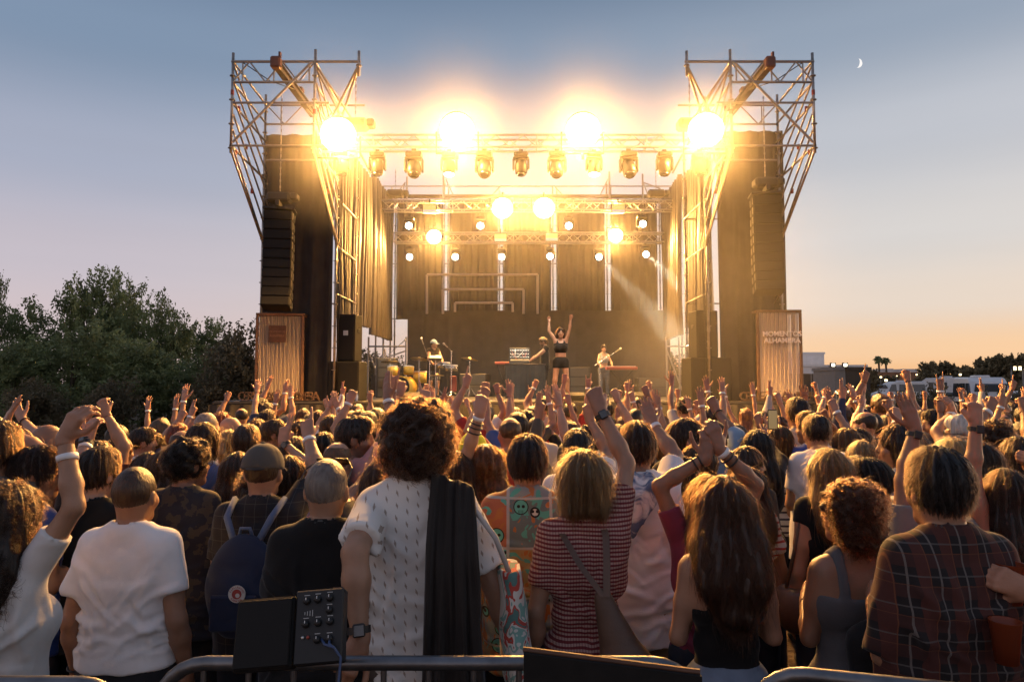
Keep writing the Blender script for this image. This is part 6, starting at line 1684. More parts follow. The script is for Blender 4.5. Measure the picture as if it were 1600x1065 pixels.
EXTRA = {'sunglasses': ex_sunglasses, 'glasses': ex_glasses, 'beard': ex_beard,
         'greycap': lambda o, h, M_, s: cap_mesh(o, h, M_, (.085, .078, .070), 0), 'browncap': lambda o, h, M_, s: cap_mesh(o, h, M_, (.06, .038, .028), 0), 'yellowcap': lambda o, h, M_, s: cap_mesh(o, h, M_, (.62, .62, .03), 0), 'blackcap': lambda o, h, M_, s: cap_mesh(o, h, M_, (.02, .02, .02), 0), 'bluecap': lambda o, h, M_, s: cap_mesh(o, h, M_, (.28, .36, .42), 0)}
def ex_band(o, h, M_, s):
    F = MB().tube([(.093 * math.cos(a), -.012 + .112 * math.sin(a), .055) for a in np.linspace(0, 6.283, 25)[:-1]], .012, 6, closed=True); link('headband', F.mesh('headband', M_strap, True), o, mtx=head_mtx(h, M_))
EXTRA['headband'] = ex_band
# ================================================================== THE CROWD
PEOPLE = []            # (object, px, top px, depth, spec)
HADD = {'afro': .035, 'curlbob': .03, 'longcurl': .02, 'messy': .02, 'curlshort': .02, 'bald': -.005, 'buzz': 0, 'balding': 0}
GROUP = 'people in the concert crowd'
def place(px, yt, d, sp):
    w = at(px, yt, d); s = w.z / (1.735 + HADD.get(sp.get('hair', 'short'), .012) - (.0 if not sp.get('lean') else .035 * sp['lean'] / 10))
    return w, Matrix.Translation((w.x, d, sp.get('z0', 0))) @ Matrix.Rotation(R(-sp.get('yaw', 0)), 4, 'Z') @ Matrix.Diagonal((s, s, s, 1))
def U(x, y, pose, dy=-.05, pole=None, hdir=None, n=None): return ('U', x, y, pose, dy, pole, hdir, n)
def P(px, yt, d, label, **sp):
    if 'z0' in sp:
        w = at(px, yt, d); s = (w.z - sp['z0']) / 1.74
        M_ = Matrix.Translation((w.x, d, sp['z0'])) @ Matrix.Rotation(R(-sp.get('yaw', 0)), 4, 'Z') @ Matrix.Diagonal((s, s, s, 1))
    else:
        w, M_ = place(px, yt, d, sp)
    inv = M_.inverted(); Ri = inv.to_3x3().normalized()
    for k in ('L', 'R'):
        a = sp.get(k, 'down')
        if isinstance(a, tuple) and a[0] == 'U':
            dy = a[4]
            if not sp.get('keep'):
                Sh = np.array(((-.16 if k == 'L' else .16), 0, 1.45))
                while dy < .5 and np.linalg.norm(np.array(inv @ at(a[1], a[2], d + dy)) - Sh) < .49: dy += .03
            sp[k] = [tuple(inv @ at(a[1], a[2], d + dy)), a[3], a[5], None if a[6] is None else a[6], a[7]]
            if a[6] is None: sp[k] = sp[k][:3] + ([] if a[7] is None else [None, a[7]])
            
    sp.setdefault('lod', 0 if d < 4.0 else (1 if d < 7 else 2)); sp.setdefault('seed', int(px * 7 + yt)); sp.setdefault('skin', SKIN[int(px + yt) % 5])
    o = build_person(sp); o.matrix_world = M_; tag(o, label, 'person', sp.get('group', GROUP)); PEOPLE.append((o, px, yt, d, sp)); return o
WH, BLK, NAVY = (.80, .78, .77), (.010, .0095, .010), (.03, .045, .11)
bw = ('band',)
# ---- front rows, from the tree side to the sunset side
P(12, 752, 2.45, 'woman with long dark curls in a white tee, bent hand raised at picture edge', sex='f', hair='longcurl', hc='dark', shirt='tee', sc=(.62, .60, .58), R=U(101, 684, 'bent', .0, (.9, .0, -.5), (.35, .1, .75)), wR=(('band', .075),), yaw=18, loose=1, keep=1)
p_white = P(210, 731, 2.9, 'man with short brown hair in a plain white tee, arms hanging, back to the camera', hair='buzz', hc='brown', sc=WH, loose=1, bulk=.98, hem=.93, L='down', R='down', wL=('brace',), pants='jeans', pc=(.03, .03, .034))
P(152, 700, 3.45, 'man in a black tee with one watch arm up, just behind the plain white tee', hair='short', hc='dark', sc=BLK, bulk=1.12, yaw=8, hy=12, L=U(137, 688, 'bent', .1, (-.6, .2, -.5), (.15, .1, .9)), R='front', wL=(('band', .05), ('watch', .022), ('brace', .0)))
P(54, 697, 3.35, 'man in a royal blue tee looking towards the stage with glasses, behind the curly woman', hair='messy', hc='dark', sc=(.035, .065, .22), yaw=35, hy=38, extra=('glasses',), stubble=1, R='front')
P(36, 682, 4.2, 'woman with a small hair bun and patterned pale top at the tree edge', sex='f', hair='bun', hc='lightbrown', pat='stripe', yaw=20, hy=25)
P(-6, 660, 3.3, 'person cut by the picture edge with a big open hand reaching into view', sc=(.1, .1, .1), hair='short', R=U(6, 672, 'open', -.1, (.9, 0, -.3), (.25, 0, .8), (.6, .5, 0)), L='down')
P(14, 668, 5.0, 'person with a spread open hand and red bracelet against the dark trees', hair='short', hc='dark', sc=(.12, .10, .09), R=U(34, 654, 'open', 0), wR=('brace',))
P(74, 664, 4.8, 'bald man lifting a fist with a white wristband before the trees', hair='bald', sc=(.05, .05, .06), yaw=25, hy=25, R=U(82, 688, 'fist', -.3), wR=bw)
P(120, 671, 5.4, 'woman with dark hair seen in profile between the raised arms near the trees', sex='f', hair='bob', hc='dark', yaw=40, hy=40, sc=(.06, .05, .05), R=U(128, 668, 'open', -.4, None, (.4, .2, .8)))
P(150, 690, 4.5, 'man hidden behind the black tee raising a bare fist highest near the trees', hair='short', hc='dark', sc=(.16, .05, .04), R=U(165, 645, 'fist', 0))
P(188, 683, 5.6, 'woman with a ginger ponytail in black, in front of the dark trees', sex='f', hair='pony', hc='ginger', sc=BLK, yaw=15)
P(222, 668, 6.0, 'man with greying dark hair in white, looking right beside a curly blonde woman', hair='short', hc='dark', sc=WH, yaw=25, hy=35)
P(246, 676, 6.3, 'curly blonde woman standing beside the greying man in white', sex='f', hair='curlbob', hc='lightbrown', sc=(.2, .16, .14), yaw=10)
P(232, 706, 4.5, 'woman with dark brown hair between the patterned shirt man and the white tee', sex='f', hair='long', hc='dark', sc=(.35, .33, .33))
P(258, 703, 4.25, 'woman with smooth straight brown hair behind the dark patterned shirt', sex='f', hair='long', hc='brown', sc=(.08, .07, .07))
P(284, 672, 5.0, 'balding man with his hand pointing up beside his temple', hair='balding', hc='brown', sc=(.3, .36, .48), L=U(270, 699, 'point', -.25), yaw=10)
P(293, 685, 3.75, 'stocky man with curly dark hair and glasses in a dark leaf patterned shirt', hair='curlshort', hc='black', pat='camo', shirt='tee', sleeve=.8, bulk=1.15, yaw=14, hy=22, extra=('glasses',), L='front', R='front', hem=.74, pc=(.02, .02, .025))
P(318, 660, 4.9, 'woman in a blue denim jacket with a pale strap across her back', sex='f', hair='bob', hc='dark', shirt='long', sc=(.07, .11, .24), yaw=12, R='front')
P(322, 645, 6.3, 'man with cropped silver grey hair near the dark stage corner', hair='buzz', hc='grey', sc=(.4, .37, .35), yaw=20, hy=20)
P(346, 643, 7.6, 'woman with short red hair by the dark stage corner', sex='f', hair='bob', hc='red', sc=(.28, .25, .22), lod=1)
P(360, 652, 6.6, 'bald bearded man in a dark patterned shirt by the stage corner', hair='bald', pat='floral', yaw=30, hy=35, extra=('beard',), hc='brown')
P(358, 672, 5.7, 'woman with a pale blonde ponytail in a white top', sex='f', hair='pony', hc='blonde', sc=WH)
P(384, 664, 5.0, 'man with thick short brown hair in a faded green tee', hair='short', hc='brown', sc=(.09, .12, .10), yaw=5)
P(403, 655, 6.6, 'woman with wavy ginger blonde hair behind the green tee man', sex='f', hair='longwavy', hc='ginger', sc=(.2, .1, .08))
P(425, 656, 6.2, 'man with brown hair in a black print tee looking right below the slat screen', hair='short', hc='brown', sc=(.05, .045, .045), yaw=30, hy=35)
P(416, 640, 8.3, 'man with dark hair standing just under the wooden slat screen', hair='short', hc='dark', sc=(.3, .3, .3), yaw=25, lod=1)
P(277, 662, 6.2, 'man hidden behind the pointing man raising one fist and a flat palm', hair='short', hc='red', sc=(.05, .06, .12), L=U(281, 655, 'fist', 0), R=U(293, 672, 'open', -.2, None, (.5, .2, .7)))
P(307, 668, 6.8, 'person behind the denim jacket making a two finger sign', hair='short', hc='dark', sc=(.2, .2, .2), L=U(299, 648, 'peace', 0), wL=bw)
P(372, 706, 4.3, 'woman with long brown hair loose over her shoulders behind the grey cap man', sex='f', hair='long', hc='brown', sc=(.07, .07, .075))
P(396, 735, 3.9, 'woman with a dark brown ponytail right behind the grey cap man', sex='f', hair='pony', hc='dark', sc=(.05, .05, .05))
p_cap = P(411, 699, 3.3, 'man in a grey baseball cap and dark checked shirt pointing one finger up', hair='buzz', hc='brown', pat='dplaid', shirt='shirt', extra=('greycap',), bulk=1.0, R=U(482, 682, 'point', .0, (.8, .1, -.4)), wR=(('band', .03),), L='front', pc=(.02, .022, .03))
P(450, 712, 4.0, 'woman in lilac with a blue watch making a horn sign beside the pointing arm', sex='f', hair='bob', hc='dark', shirt='tee', sc=(.40, .30, .44), R=U(442, 690, 'peace', .1, (.7, .1, -.4), (.12, 0, .8)), wR=('watch',))
p_grey = P(510, 719, 2.75, 'heavy man with cropped grey hair in a black tee, sunglasses pushed up on his head', hair='buzz', hc='grey', sc=BLK, bulk=1.16, loose=1, extra=('sunglasses',), L='front', R='down', pants='jeans')
P(527, 690, 4.1, 'bald man in a black jacket with white sleeve stripes', hair='balding', hc='lightbrown', sc=(.02, .02, .022), shirt='long', yaw=12, L=U(515, 722, 'point', -.35, (-.8, 0, -.4), (.3, .1, .5)))
P(552, 651, 4.35, 'man in a pink tee in profile with his arm stretched up and palm open', hair='short', hc='dark', sc=(.50, .25, .24), yaw=45, hy=35, R=U(606, 622, 'flat', -.1, (.6, .5, -.3)), wR=bw)
P(600, 716, 3.3, 'woman with dark hair in a floral black top pointing up beside the afro man', sex='f', hair='long', hc='dark', pat='floral', L=U(578, 738, 'point', -.25, (-.8, 0, -.4)), wL=bw)
P(497, 641, 7.8, 'woman with long straight brown hair below the drum side subwoofer', sex='f', hair='long', hc='brown', sc=WH, lod=1)
P(562, 640, 8.0, 'woman with light hair just behind the pink tee man', sex='f', hair='bob', hc='lightbrown', sc=(.4, .3, .25), lod=1)
P(517, 648, 7.4, 'slender woman holding both open hands high below the drum side subwoofer', sex='f', hair='long', hc='lightbrown', sc=WH, L=U(517, 634, 'open', 0), R=U(527, 636, 'open', .1), wR=bw, lod=1)
P(470, 655, 6.4, 'woman with curly light brown hair left of the bald man', sex='f', hair='curlbob', hc='lightbrown', sc=(.35, .18, .12))
P(505, 675, 5.0, 'woman with smooth black hair ahead of the bald man', sex='f', hair='bob', hc='black', sc=BLK)
P(460, 682, 4.6, 'woman with chestnut hair behind the raised pointing arm', sex='f', hair='long', hc='brown', sc=(.2, .15, .2))
p_afro = P(653, 626, 2.75, 'tall man with a big round afro in a white dotted shirt leaning at the barrier', hair='afro', hc=(.040, .020, .011), pat='motif', shirt='shirt', loose=1, bulk=.92, hem=.79, sleeve=.78, L=U(562, 1000, 'hold', -.38, (-.05, -1, 0), (-.35, -.35, -.75)), R=[(.37, -.05, .86), 'hold', (.6, -.5, -.3)], wL=('watch',), pants='jeans', pc=(.10, .08, .07))
P(758, 694, 3.9, 'woman with a big mane of ginger curls raising a fist with several bracelets', sex='f', hair='longcurl', hc='ginger', sc=(.06, .05, .05), L=U(751, 640, 'fist', -.15, (-.5, .2, -.5), (.12, 0, .9)), wL=(('band', .03), ('brace', .06), ('brace', .085), ('brace', .115)))
P(712, 706, 3.8, 'woman with smooth brown hair just behind the afro man\'s jacket', sex='f', hair='long', hc='brown', sc=(.1, .08, .08))
p_skull = P(824, 680, 3.3, 'man with short dark hair in a loud comic print shirt with skulls', hair='short', hc='dark', pat='panels', shirt='shirt', loose=1, hem=.72, L='down', R='down', pc=(.02, .02, .022))
P(903, 671, 4.2, 'man with black hair and sunglasses on top holding two fingers with a cigarette up', hair='short', hc='black', sc=WH, extra=('sunglasses',), R=U(921, 655, 'two', -.1, (.6, .1, -.4), (-.12, 0, .9)))
p_bob = P(912, 703, 2.85, 'woman with a streaked blonde bob in a red striped tee, fist up with a watch', sex='f', hair='bob', hc=(.17, .105, .048), pat='redstripe', shirt='tee', bulk=.93, R=U(937, 640, 'fist', -.02, (.9, .25, -.1)), wR=('watch',), L='down', pc=(.025, .025, .03), hem=.88)
p_tie = P(996, 660, 3.65, 'man in a loose white tee with a tie-dye hood on his shoulder, palm raised', hair='short', hc='brown', sc=(.74, .72, .74), loose=1, hem=.70, bulk=1.08, R=U(1020, 662, 'flat', .1, (.9, .1, -.3)), wR=bw, L='down', pants='shorts', pc=(.30, .22, .16), sleeve=.7)
P(966, 664, 5.9, 'man with dark hair in a white tee right behind the tie-dye hood', hair='short', hc='dark', sc=WH)
P(1068, 654, 4.7, 'bearded man with thick dark hair in a black shirt looking to the side', hair='messy', hc='dark', shirt='long', sc=(.02, .018, .017), extra=('beard',), yaw=40, hy=45)
P(1066, 712, 4.0, 'smiling woman with dark hair in profile beside the white tee', sex='f', hair='bob', hc='dark', shirt='tank', sc=BLK, yaw=50, hy=45, hp=-8)
P(1116, 662, 4.9, 'man in a brown cap and light blue denim shirt with a fist up', hair='buzz', hc='dark', shirt='long', sleeve=.35, sc=(.26, .36, .48), extra=('browncap',), R=U(1118, 640, 'fist', .1, (.9, .2, -.2), (-.3, 0, .7)), wR=('brace',), yaw=8)
P(1094, 697, 4.3, 'woman with glasses and tied dark hair below the denim shirt man', sex='f', hair='short', hc='brown', yaw=-30, hy=-35, extra=('glasses',), sc=(.3, .3, .3))
P(1106, 742, 3.1, 'woman with auburn hair half hidden, both hands clasped over her head', sex='f', hair='long', hc='ginger', shirt='tee', sc=(.20, .04, .07), R=U(1123, 700, 'bent', -.05, (.95, .1, -.2), (-.25, 0, .9)), keep=1, L=U(1103, 715, 'bent', -.05, (-.4, .1, -.5), (.1, 0, .9)), wR=(('band', .03), ('brace', .06), ('brace', .09)), wL=('brace', 'brace'))
p_cami = P(1130, 745, 2.7, 'woman with long wavy auburn hair in a black strappy top and denim skirt', sex='f', hair='longwavy', hc=(.050, .021, .010), shirt='cami', sc=BLK, pants='skirt', pc=(.17, .21, .28), bulk=.90, L='front', R='front', hem=.93)
P(1166, 728, 3.9, 'woman with dark hair in a purple scarf and red striped top', sex='f', hair='long', hc='dark', pat='rstripe', yaw=-10)
P(1182, 672, 4.9, 'woman with long black hair in black sleeves making a peace sign', sex='f', hair='long', hc='black', shirt='long', sc=BLK, R=U(1197, 690, 'peace', -.15, (.9, .1, -.4)))
P(1168, 697, 4.5, 'woman with brown hair in profile ahead of the red striped top', sex='f', hair='long', hc='brown', yaw=40, hy=45, sc=(.05, .05, .05))
P(1216, 664, 5.6, 'woman in a black and white striped top holding up a phone', sex='f', hair='bob', hc='lightbrown', pat='stripe', R=U(1214, 668, 'hold', -.15, None), L=U(1202, 668, 'hold', -.15, None))
P(1247, 621, 6.1, 'tall man with dark hair in a pale beige tee, standing above the others', hair='short', hc='dark', sc=(.52, .46, .40), bulk=1.05, L='down', R='down')
P(1267, 643, 5.6, 'man with dark hair and blue sleeves next to the bright white tee', hair='short', hc='dark', sc=(.05, .09, .34), yaw=-15, hy=-25)
P(1278, 647, 5.1, 'man in a bright white tee with dark hair, head bowed slightly', hair='short', hc='dark', sc=(.76, .74, .76), bulk=1.05, hp=8, L='front', R='front', hem=.74)
P(1295, 701, 3.6, 'woman with straight honey blonde hair in a black sleeveless top', sex='f', hair='long', hc=(.20, .115, .052), shirt='sleeveless', sc=BLK)
p_tank = P(1327, 746, 2.75, 'woman with short curly brown hair and bare shoulders in a strap top', sex='f', hair='curlbob', hc=(.05, .022, .012), shirt='tank', sc=(.10, .10, .11), bulk=1.08, hy=-32, yaw=-6, L='front', R='front')
P(1392, 707, 3.7, 'man in a grey white tee leaning over towards a woman', hair='short', hc='black', sc=(.50, .49, .48), roll=-16, yaw=-35, hy=-20, hp=10, L='front')
P(1340, 712, 4.1, 'woman facing the camera beside the leaning man, dark hair', sex='f', hair='bob', hc='brown', yaw=150, hy=15, sc=(.1, .08, .08))
P(1346, 688, 4.7, 'woman with smooth pale blonde hair behind the leaning man', sex='f', hair='long', hc='blonde', sc=(.3, .25, .2))
P(1405, 663, 4.2, 'woman with very long dark straight hair in profile facing left', sex='f', hair='long', hc='dark', yaw=-25, hy=-35, sc=(.4, .4, .42))
P(1432, 680, 4.3, 'man hidden beside the long dark hair raising a flannel sleeve and fist', hair='short', hc='brown', shirt='long', pat='plaid', L=U(1402, 632, 'fist', .4, (-.5, .2, -.4)), wL=bw)
P(1456, 742, 3.1, 'person hidden behind the plaid shirt man holding a large palm high with a silver watch', hair='short', hc='dark', sc=(.2, .2, .2), L=U(1430, 668, 'flat', .0, (-.9, .2, -.4), (-.28, 0, .85)), wL=('watch',), R=U(1470, 668, 'fist', 1.2))
P(1490, 684, 3.9, 'woman with blonde hair pinned up ahead of the plaid shirt man', sex='f', hair='bob', hc='blonde', sc=(.3, .3, .32))
p_plaid = P(1470, 701, 2.3, 'broad man with thick dark hair in a dark red checked shirt, back to the camera', hair='short', hc='black', pat='plaid', shirt='shirt', bulk=1.16, loose=1, hem=.70, sleeve=1.0, L='front', R='front', yaw=-6, hy=8, pants='jeans', pc=(.015, .015, .018), pc2=0)
P(1506, 649, 4.9, 'older man with white hair and glasses looking left', hair='short', hc='white', yaw=-30, hy=-35, extra=('glasses',), sc=(.1, .1, .1), L=U(1489, 646, 'bent', .2, None, (-.3, 0, .7)), wL=bw)
P(1572, 733, 3.2, 'woman in a dark tank top with a fist up and smart watch', sex='f', hair='long', hc='dark', shirt='tank', sc=(.045, .045, .05), L=U(1524, 652, 'fist', .0, (-.9, .2, -.2), (.0, 0, 1)), wL=('watch',))
P(1556, 655, 4.8, 'person with short curly brown hair near the picture edge', hair='curlshort', hc='brown', sc=(.2, .15, .12), R=U(1600, 640, 'point', 0), L=U(1546, 640, 'fist', .2), wL=bw)
P(1530, 690, 3.9, 'woman with long dark hair between the plaid shirt and the raised watch arm', sex='f', hair='long', hc='dark', sc=(.03, .03, .03))
P(1592, 682, 4.3, 'woman with dark hair at the sunset edge of the crowd', sex='f', hair='long', hc='dark', yaw=-20, sc=(.1, .06, .08), R=U(1598, 705, 'fist', -.6))
P(1352, 643, 6.4, 'bald man with grey sides in dark clothes before the site fence', hair='balding', hc='dark', yaw=-20, hy=-30, sc=(.06, .06, .05), L=U(1347, 630, 'fist', .3))
P(1463, 640, 6.3, 'young man with dark hair in pale grey turning left near the camper vans', hair='short', hc='black', sc=(.36, .36, .42), yaw=-40, hy=-45)
P(1322, 668, 5.4, 'woman with long light brown hair beside the bright white tee', sex='f', hair='long', hc='lightbrown', sc=(.06, .06, .06), R=U(1303, 636, 'fist', .3), wR=bw)
P(1285, 648, 6.8, 'person with an open hand and white wristband raised by the pale slat screen', hair='short', hc='dark', sc=(.3, .25, .2), L=U(1256, 622, 'open', -.3), wL=bw, R=U(1276, 622, 'fist', -.6))
P(1340, 668, 5.6, 'woman with reddish brown hair before the bald man', sex='f', hair='bob', hc='brown', sc=(.15, .1, .1))
P(1745, 660, 2.3, 'person beyond the picture edge reaching in with an orange cup', sc=(.3, .03, .03), hair='short', hc='dark', keep=1, L=U(1612, 925, 'hold', -.15, (-.2, -.6, -.6), (-.75, .3, .35)), shirt='tee', yaw=-10)

# ---- the rest of the crowd up to the stage: copies of two dozen built figures
rf = random.Random(21)
ARCH = []
def arch(i, **sp):
    sp.setdefault('lod', 2); sp['seed'] = 900 + i; o = build_person(sp); ARCH.append((o, sp)); return o
def up(s, x, z, y=.1): return lambda pose: [(s * x, y, z), pose, (s * .8, .2, -.3)]
combos = [('m', 'short', 'tee', 'fist', None), ('m', 'short', 'tee', None, 'open'), ('m', 'messy', 'tee', 'point', None), ('m', 'buzz', 'tee', None, 'fist'), ('m', 'curlshort', 'tee', 'open', 'open'), ('m', 'short', 'shirt', None, 'horns'),
          ('m', 'balding', 'tee', 'fist', None), ('m', 'short', 'tee', None, None), ('m', 'short', 'long', 'peace', None), ('m', 'messy', 'tee', 'fist', 'fist'), ('m', 'buzz', 'tee', None, None),
          ('f', 'long', 'tank', 'open', 'open'), ('f', 'long', 'tee', 'fist', None), ('f', 'longwavy', 'tee', None, 'open'), ('f', 'pony', 'tank', None, 'point'), ('f', 'bob', 'tee', 'fist', 'fist'), ('f', 'long', 'tee', None, None),
          ('f', 'bun', 'tank', 'peace', None), ('f', 'curlbob', 'tee', None, 'fist'), ('f', 'longwavy', 'tank', None, None), ('f', 'long', 'tank', 'horns', None), ('f', 'pony', 'tee', 'open', None), ('f', 'bob', 'tee', None, None), ('m', 'cap', 'tee', 'point', None)]
for i, (sx, h, sh, l, r) in enumerate(combos):
    sp = dict(sex=sx, hair=h, shirt=sh, hy=rf.uniform(-15, 15))
    if l: sp['L'] = [(-rf.uniform(.12, .34), rf.uniform(.02, .25), rf.uniform(1.84, 2.0)), l, (-.8, .2, -.3)]; sp['wL'] = bw if i % 2 else ()
    else: sp['L'] = 'front' if i % 3 else 'down'
    if r: sp['R'] = [(rf.uniform(.12, .34), rf.uniform(.02, .25), rf.uniform(1.84, 2.0)), r, (.8, .2, -.3)]; sp['wR'] = bw if i % 3 else ()
    else: sp['R'] = 'front' if i % 2 else 'down'
    if h == 'cap': sp['extra'] = ('yellowcap',)
    arch(i, **sp)
ZONES = [(-80, 200, 'the dark trees'), (200, 345, 'the low tree'), (345, 398, 'the stage corner'), (398, 476, 'the wooden screen'), (476, 575, 'the drum-side subwoofer'), (575, 655, 'the bass drum'), (655, 730, 'the drum pads'), (730, 788, 'the dark backdrop'), (788, 855, 'the draped desk'), (855, 905, 'the singer'),
         (905, 1000, 'the red keyboard'), (1000, 1070, 'the keyboard-side opening'), (1070, 1145, 'the keyboard-side subwoofer'), (1145, 1260, 'the pale screen'), (1260, 1365, 'the dark kiosk'), (1365, 1450, 'the white van'), (1450, 1545, 'the camper vans'), (1545, 1700, 'the twin lamp')]
CLOTH = [('white', (.70, .68, .67)), ('white', (.72, .70, .68)), ('black', (.018, .017, .018)), ('black', (.02, .019, .019)), ('charcoal', (.07, .07, .07)), ('silver', (.38, .37, .37)), ('navy', (.03, .04, .09)), ('blue', (.07, .13, .33)), ('red', (.33, .04, .035)), ('olive', (.11, .11, .06)), ('mustard', (.42, .27, .05)), ('pink', (.52, .34, .32)), ('beige', (.46, .38, .29)), ('turquoise', (.06, .28, .28))]
ARMW = {'fist': 'fist', 'open': 'open hand', 'point': 'pointing finger', 'horns': 'horned hand', 'peace': 'two fingers', 'flat': 'flat palm'}
HW = {'short': 'short', 'messy': 'tousled', 'buzz': 'cropped', 'curlshort': 'curly', 'balding': 'balding', 'long': 'long', 'longwavy': 'wavy', 'pony': 'ponytailed', 'bob': 'bobbed', 'bun': 'bunned', 'curlbob': 'curly', 'cap': 'capped'}
HCW = {'brown': 'brown', 'dark': 'dark', 'black': 'black', 'lightbrown': 'fair', 'blonde': 'blonde', 'ginger': 'ginger', 'grey': 'grey'}
cand = []
d = 4.5
while d < 14.9:
    xw = 800 / F_PX * d + .6
    x = -xw + rf.uniform(0, .5)
    while x < xw:
        yy = d + rf.uniform(-.28, .28); xx = x + rf.uniform(-.14, .14); px = 800 + xx / yy * F_PX
        lim = 7.0 if px < 250 else (8.5 if px < 360 else (10.6 if px < 1230 else 11.0))
        if yy < lim and -40 < px < 1640: cand.append((xx, yy, px))
        x += rf.uniform(.54, .74)
    d += .56
taken = [(p[0].matrix_world.translation.x, p[3]) for p in PEOPLE]
# what stands nearer hides what stands behind: leave out figures of which nothing would show
block = [(p[1], p[2], p[3]) for p in PEOPLE]
FILL = []
order = list(range(len(ARCH))); k = 0
for xx, yy, px in sorted(cand, key=lambda c: c[1]):
    if any((xx - a) ** 2 + (yy - b) ** 2 < .42 ** 2 for a, b in taken): continue
    if k % len(order) == 0: rf.shuffle(order)
    ai = order[k % len(order)]; o0, sp = ARCH[ai]; fem = sp['sex'] == 'f'
    if sp['hair'] == 'cap' and not 700 < px < 790: ai = 0; o0, sp = ARCH[0]; fem = False
    hgt = rf.gauss(1.635, .05) if fem else rf.gauss(1.745, .055)
    yt = HORIZON - (hgt - CAM_H) / yy * F_PX
    hw = .085 / yy * F_PX; armed = isinstance(sp.get('L'), list) or isinstance(sp.get('R'), list)
    yc = yt + hw * .9
    vis = True
    for bx, by, bd in block:
        w_ = .085 / bd * F_PX; sh = .29 / bd * F_PX
        if (abs(px - bx) < w_ * .55 and by + w_ * .2 < yc < by + w_ * 3) or (abs(px - bx) < w_ * 2.0 and yc > by + sh):
            vis = False; break
    k += 1
    if not vis and not (armed and rf.random() < .35): continue
    taken.append((xx, yy)); block.append((px, yt, yy)); FILL.append((xx, yy, px, yt, ai, hgt))
first = set(); rows = []
for xx, yy, px, yt, ai, hgt in FILL:
    o0, sp = ARCH[ai]
    o = o0 if ai not in first else copy_tree(o0); first.add(ai)
    s = hgt / 1.745; o.location = (xx, yy, 0); o.rotation_euler = (0, 0, R(rf.gauss(0, 14))); o.scale = (s * rf.uniform(.96, 1.06), s, s)
    cn, cc = rf.choice(CLOTH); hn = rf.choice(['brown', 'brown', 'dark', 'dark', 'black', 'black', 'lightbrown', 'ginger', 'blonde'] if sp['sex'] == 'f' else ['brown', 'brown', 'dark', 'dark', 'black', 'black', 'dark', 'lightbrown'])
    sk = rf.choice(SKIN); o.color = (*sk, 1); pc = rf.choice([(.03, .035, .05), (.02, .02, .02), (.10, .10, .10), (.05, .07, .13)])
    for ch in CHILD.get(o.name, []):
        n_ = ch.name.split('.')[0]
        if n_ in ('shirt', 'top'): kf = rf.uniform(.85, 1.12); ch.color = (*[c * kf for c in cc], 1)
        elif n_ == 'hair': kf = rf.uniform(.75, 1.3); ch.color = (*[c * kf for c in HC[hn]], 1)
        elif n_ in ('trousers', 'shorts'): ch.color = (*pc, 1)
    arms_ = [ARMW[a[1]] for a in (sp.get('L'), sp.get('R')) if isinstance(a, list)]
    aw = 'arms down' if not arms_ else ('one ' + arms_[0] + ' up' if len(arms_) == 1 else 'both ' + {'fist': 'fists', 'open hand': 'open hands'}.get(arms_[0], 'hands') + ' up')
    aw = aw.replace('one two fingers', 'two fingers')
    who = 'woman' if sp['sex'] == 'f' else 'man'
    zone = [z for a, b, z in ZONES if a <= px < b][0]
    hair = {'balding': 'balding ', 'cap': 'yellow-capped '}.get(sp['hair'], HW[sp['hair']] + ' ' + HCW[hn] + '-haired ')
    row = 'far' if yy > 8.6 else ('middle' if yy > 6 else 'near')
    rows.append((o, px, f'{hair}{who} in {cn}, {aw}, {row} rows below {zone}'))
    tag(o, None, 'person', GROUP)
for i, (o0, sp) in enumerate(ARCH):
    if i not in first:
        for ch in CHILD.get(o0.name, []):
            for c2 in CHILD.get(ch.name, []): bpy.data.objects.remove(c2)
            bpy.data.objects.remove(ch)
        bpy.data.objects.remove(o0)
from collections import Counter
cn_ = Counter(r[2] for r in rows); seen = {}
for o, px, lab in sorted(rows, key=lambda r: r[1]):
    if cn_[lab] > 1:
        seen[lab] = seen.get(lab, 0) + 1; o['label'] = ('leftmost ' if seen[lab] == 1 else ('rightmost ' if seen[lab] == cn_[lab] else 'middle ')) + lab
    else: o['label'] = lab

# ================================================================== PERFORMERS
GP = 'musicians on stage'
P(876, 512, 16.8, 'singer in a black crop top and shorts with both fists raised on stage', z0=ZD, sex='f', hair='longwavy', hc='dark', shirt='crop', sc=BLK, midriff=1, pants='hot', pc=BLK, yaw=180, group=GP, lod=1, stance=.05,
  L=U(892, 497, 'fist', -.05, (-.9, .1, -.2)), R=U(858, 501, 'fist', -.05, (.95, .1, -.3)))
P(851, 527, 18.9, 'musician in a black sleeveless shirt and shorts bending over the machines', z0=ZD, hair='messy', hc='lightbrown', shirt='sleeveless', sc=BLK, pants='shorts', pc=(.03, .03, .03), yaw=-92, group=GP, lod=1, hp=14, extra=('beard',), L=[(-.16, .44, 1.06), 'relax'], R=[(.10, .46, 1.08), 'relax'])
P(678, 531, 20.6, 'drummer in a cap and dark sleeveless shirt standing over the drum pads', z0=ZD, hair='buzz', hc='dark', shirt='sleeveless', sc=(.02, .018, .018), pants='shorts', pc=(.06, .065, .07), yaw=150, hy=-50, group=GP, lod=1, extra=('bluecap',), L=[(-.12, .36, 1.05), 'hold'], R=[(.18, .34, 1.02), 'hold'])
P(943, 539, 21.4, 'keyboard player with tied hair in a grey crop top smiling behind the red keyboard', z0=ZD, sex='f', hair='bun', hc='dark', shirt='crop', sc=(.26, .27, .28), midriff=1, pants='jeans', pc=(.10, .11, .13), yaw=172, group=GP, lod=1, L=[(-.20, .34, 1.02), 'relax'], R=[(.2, .34, 1.02), 'relax'])

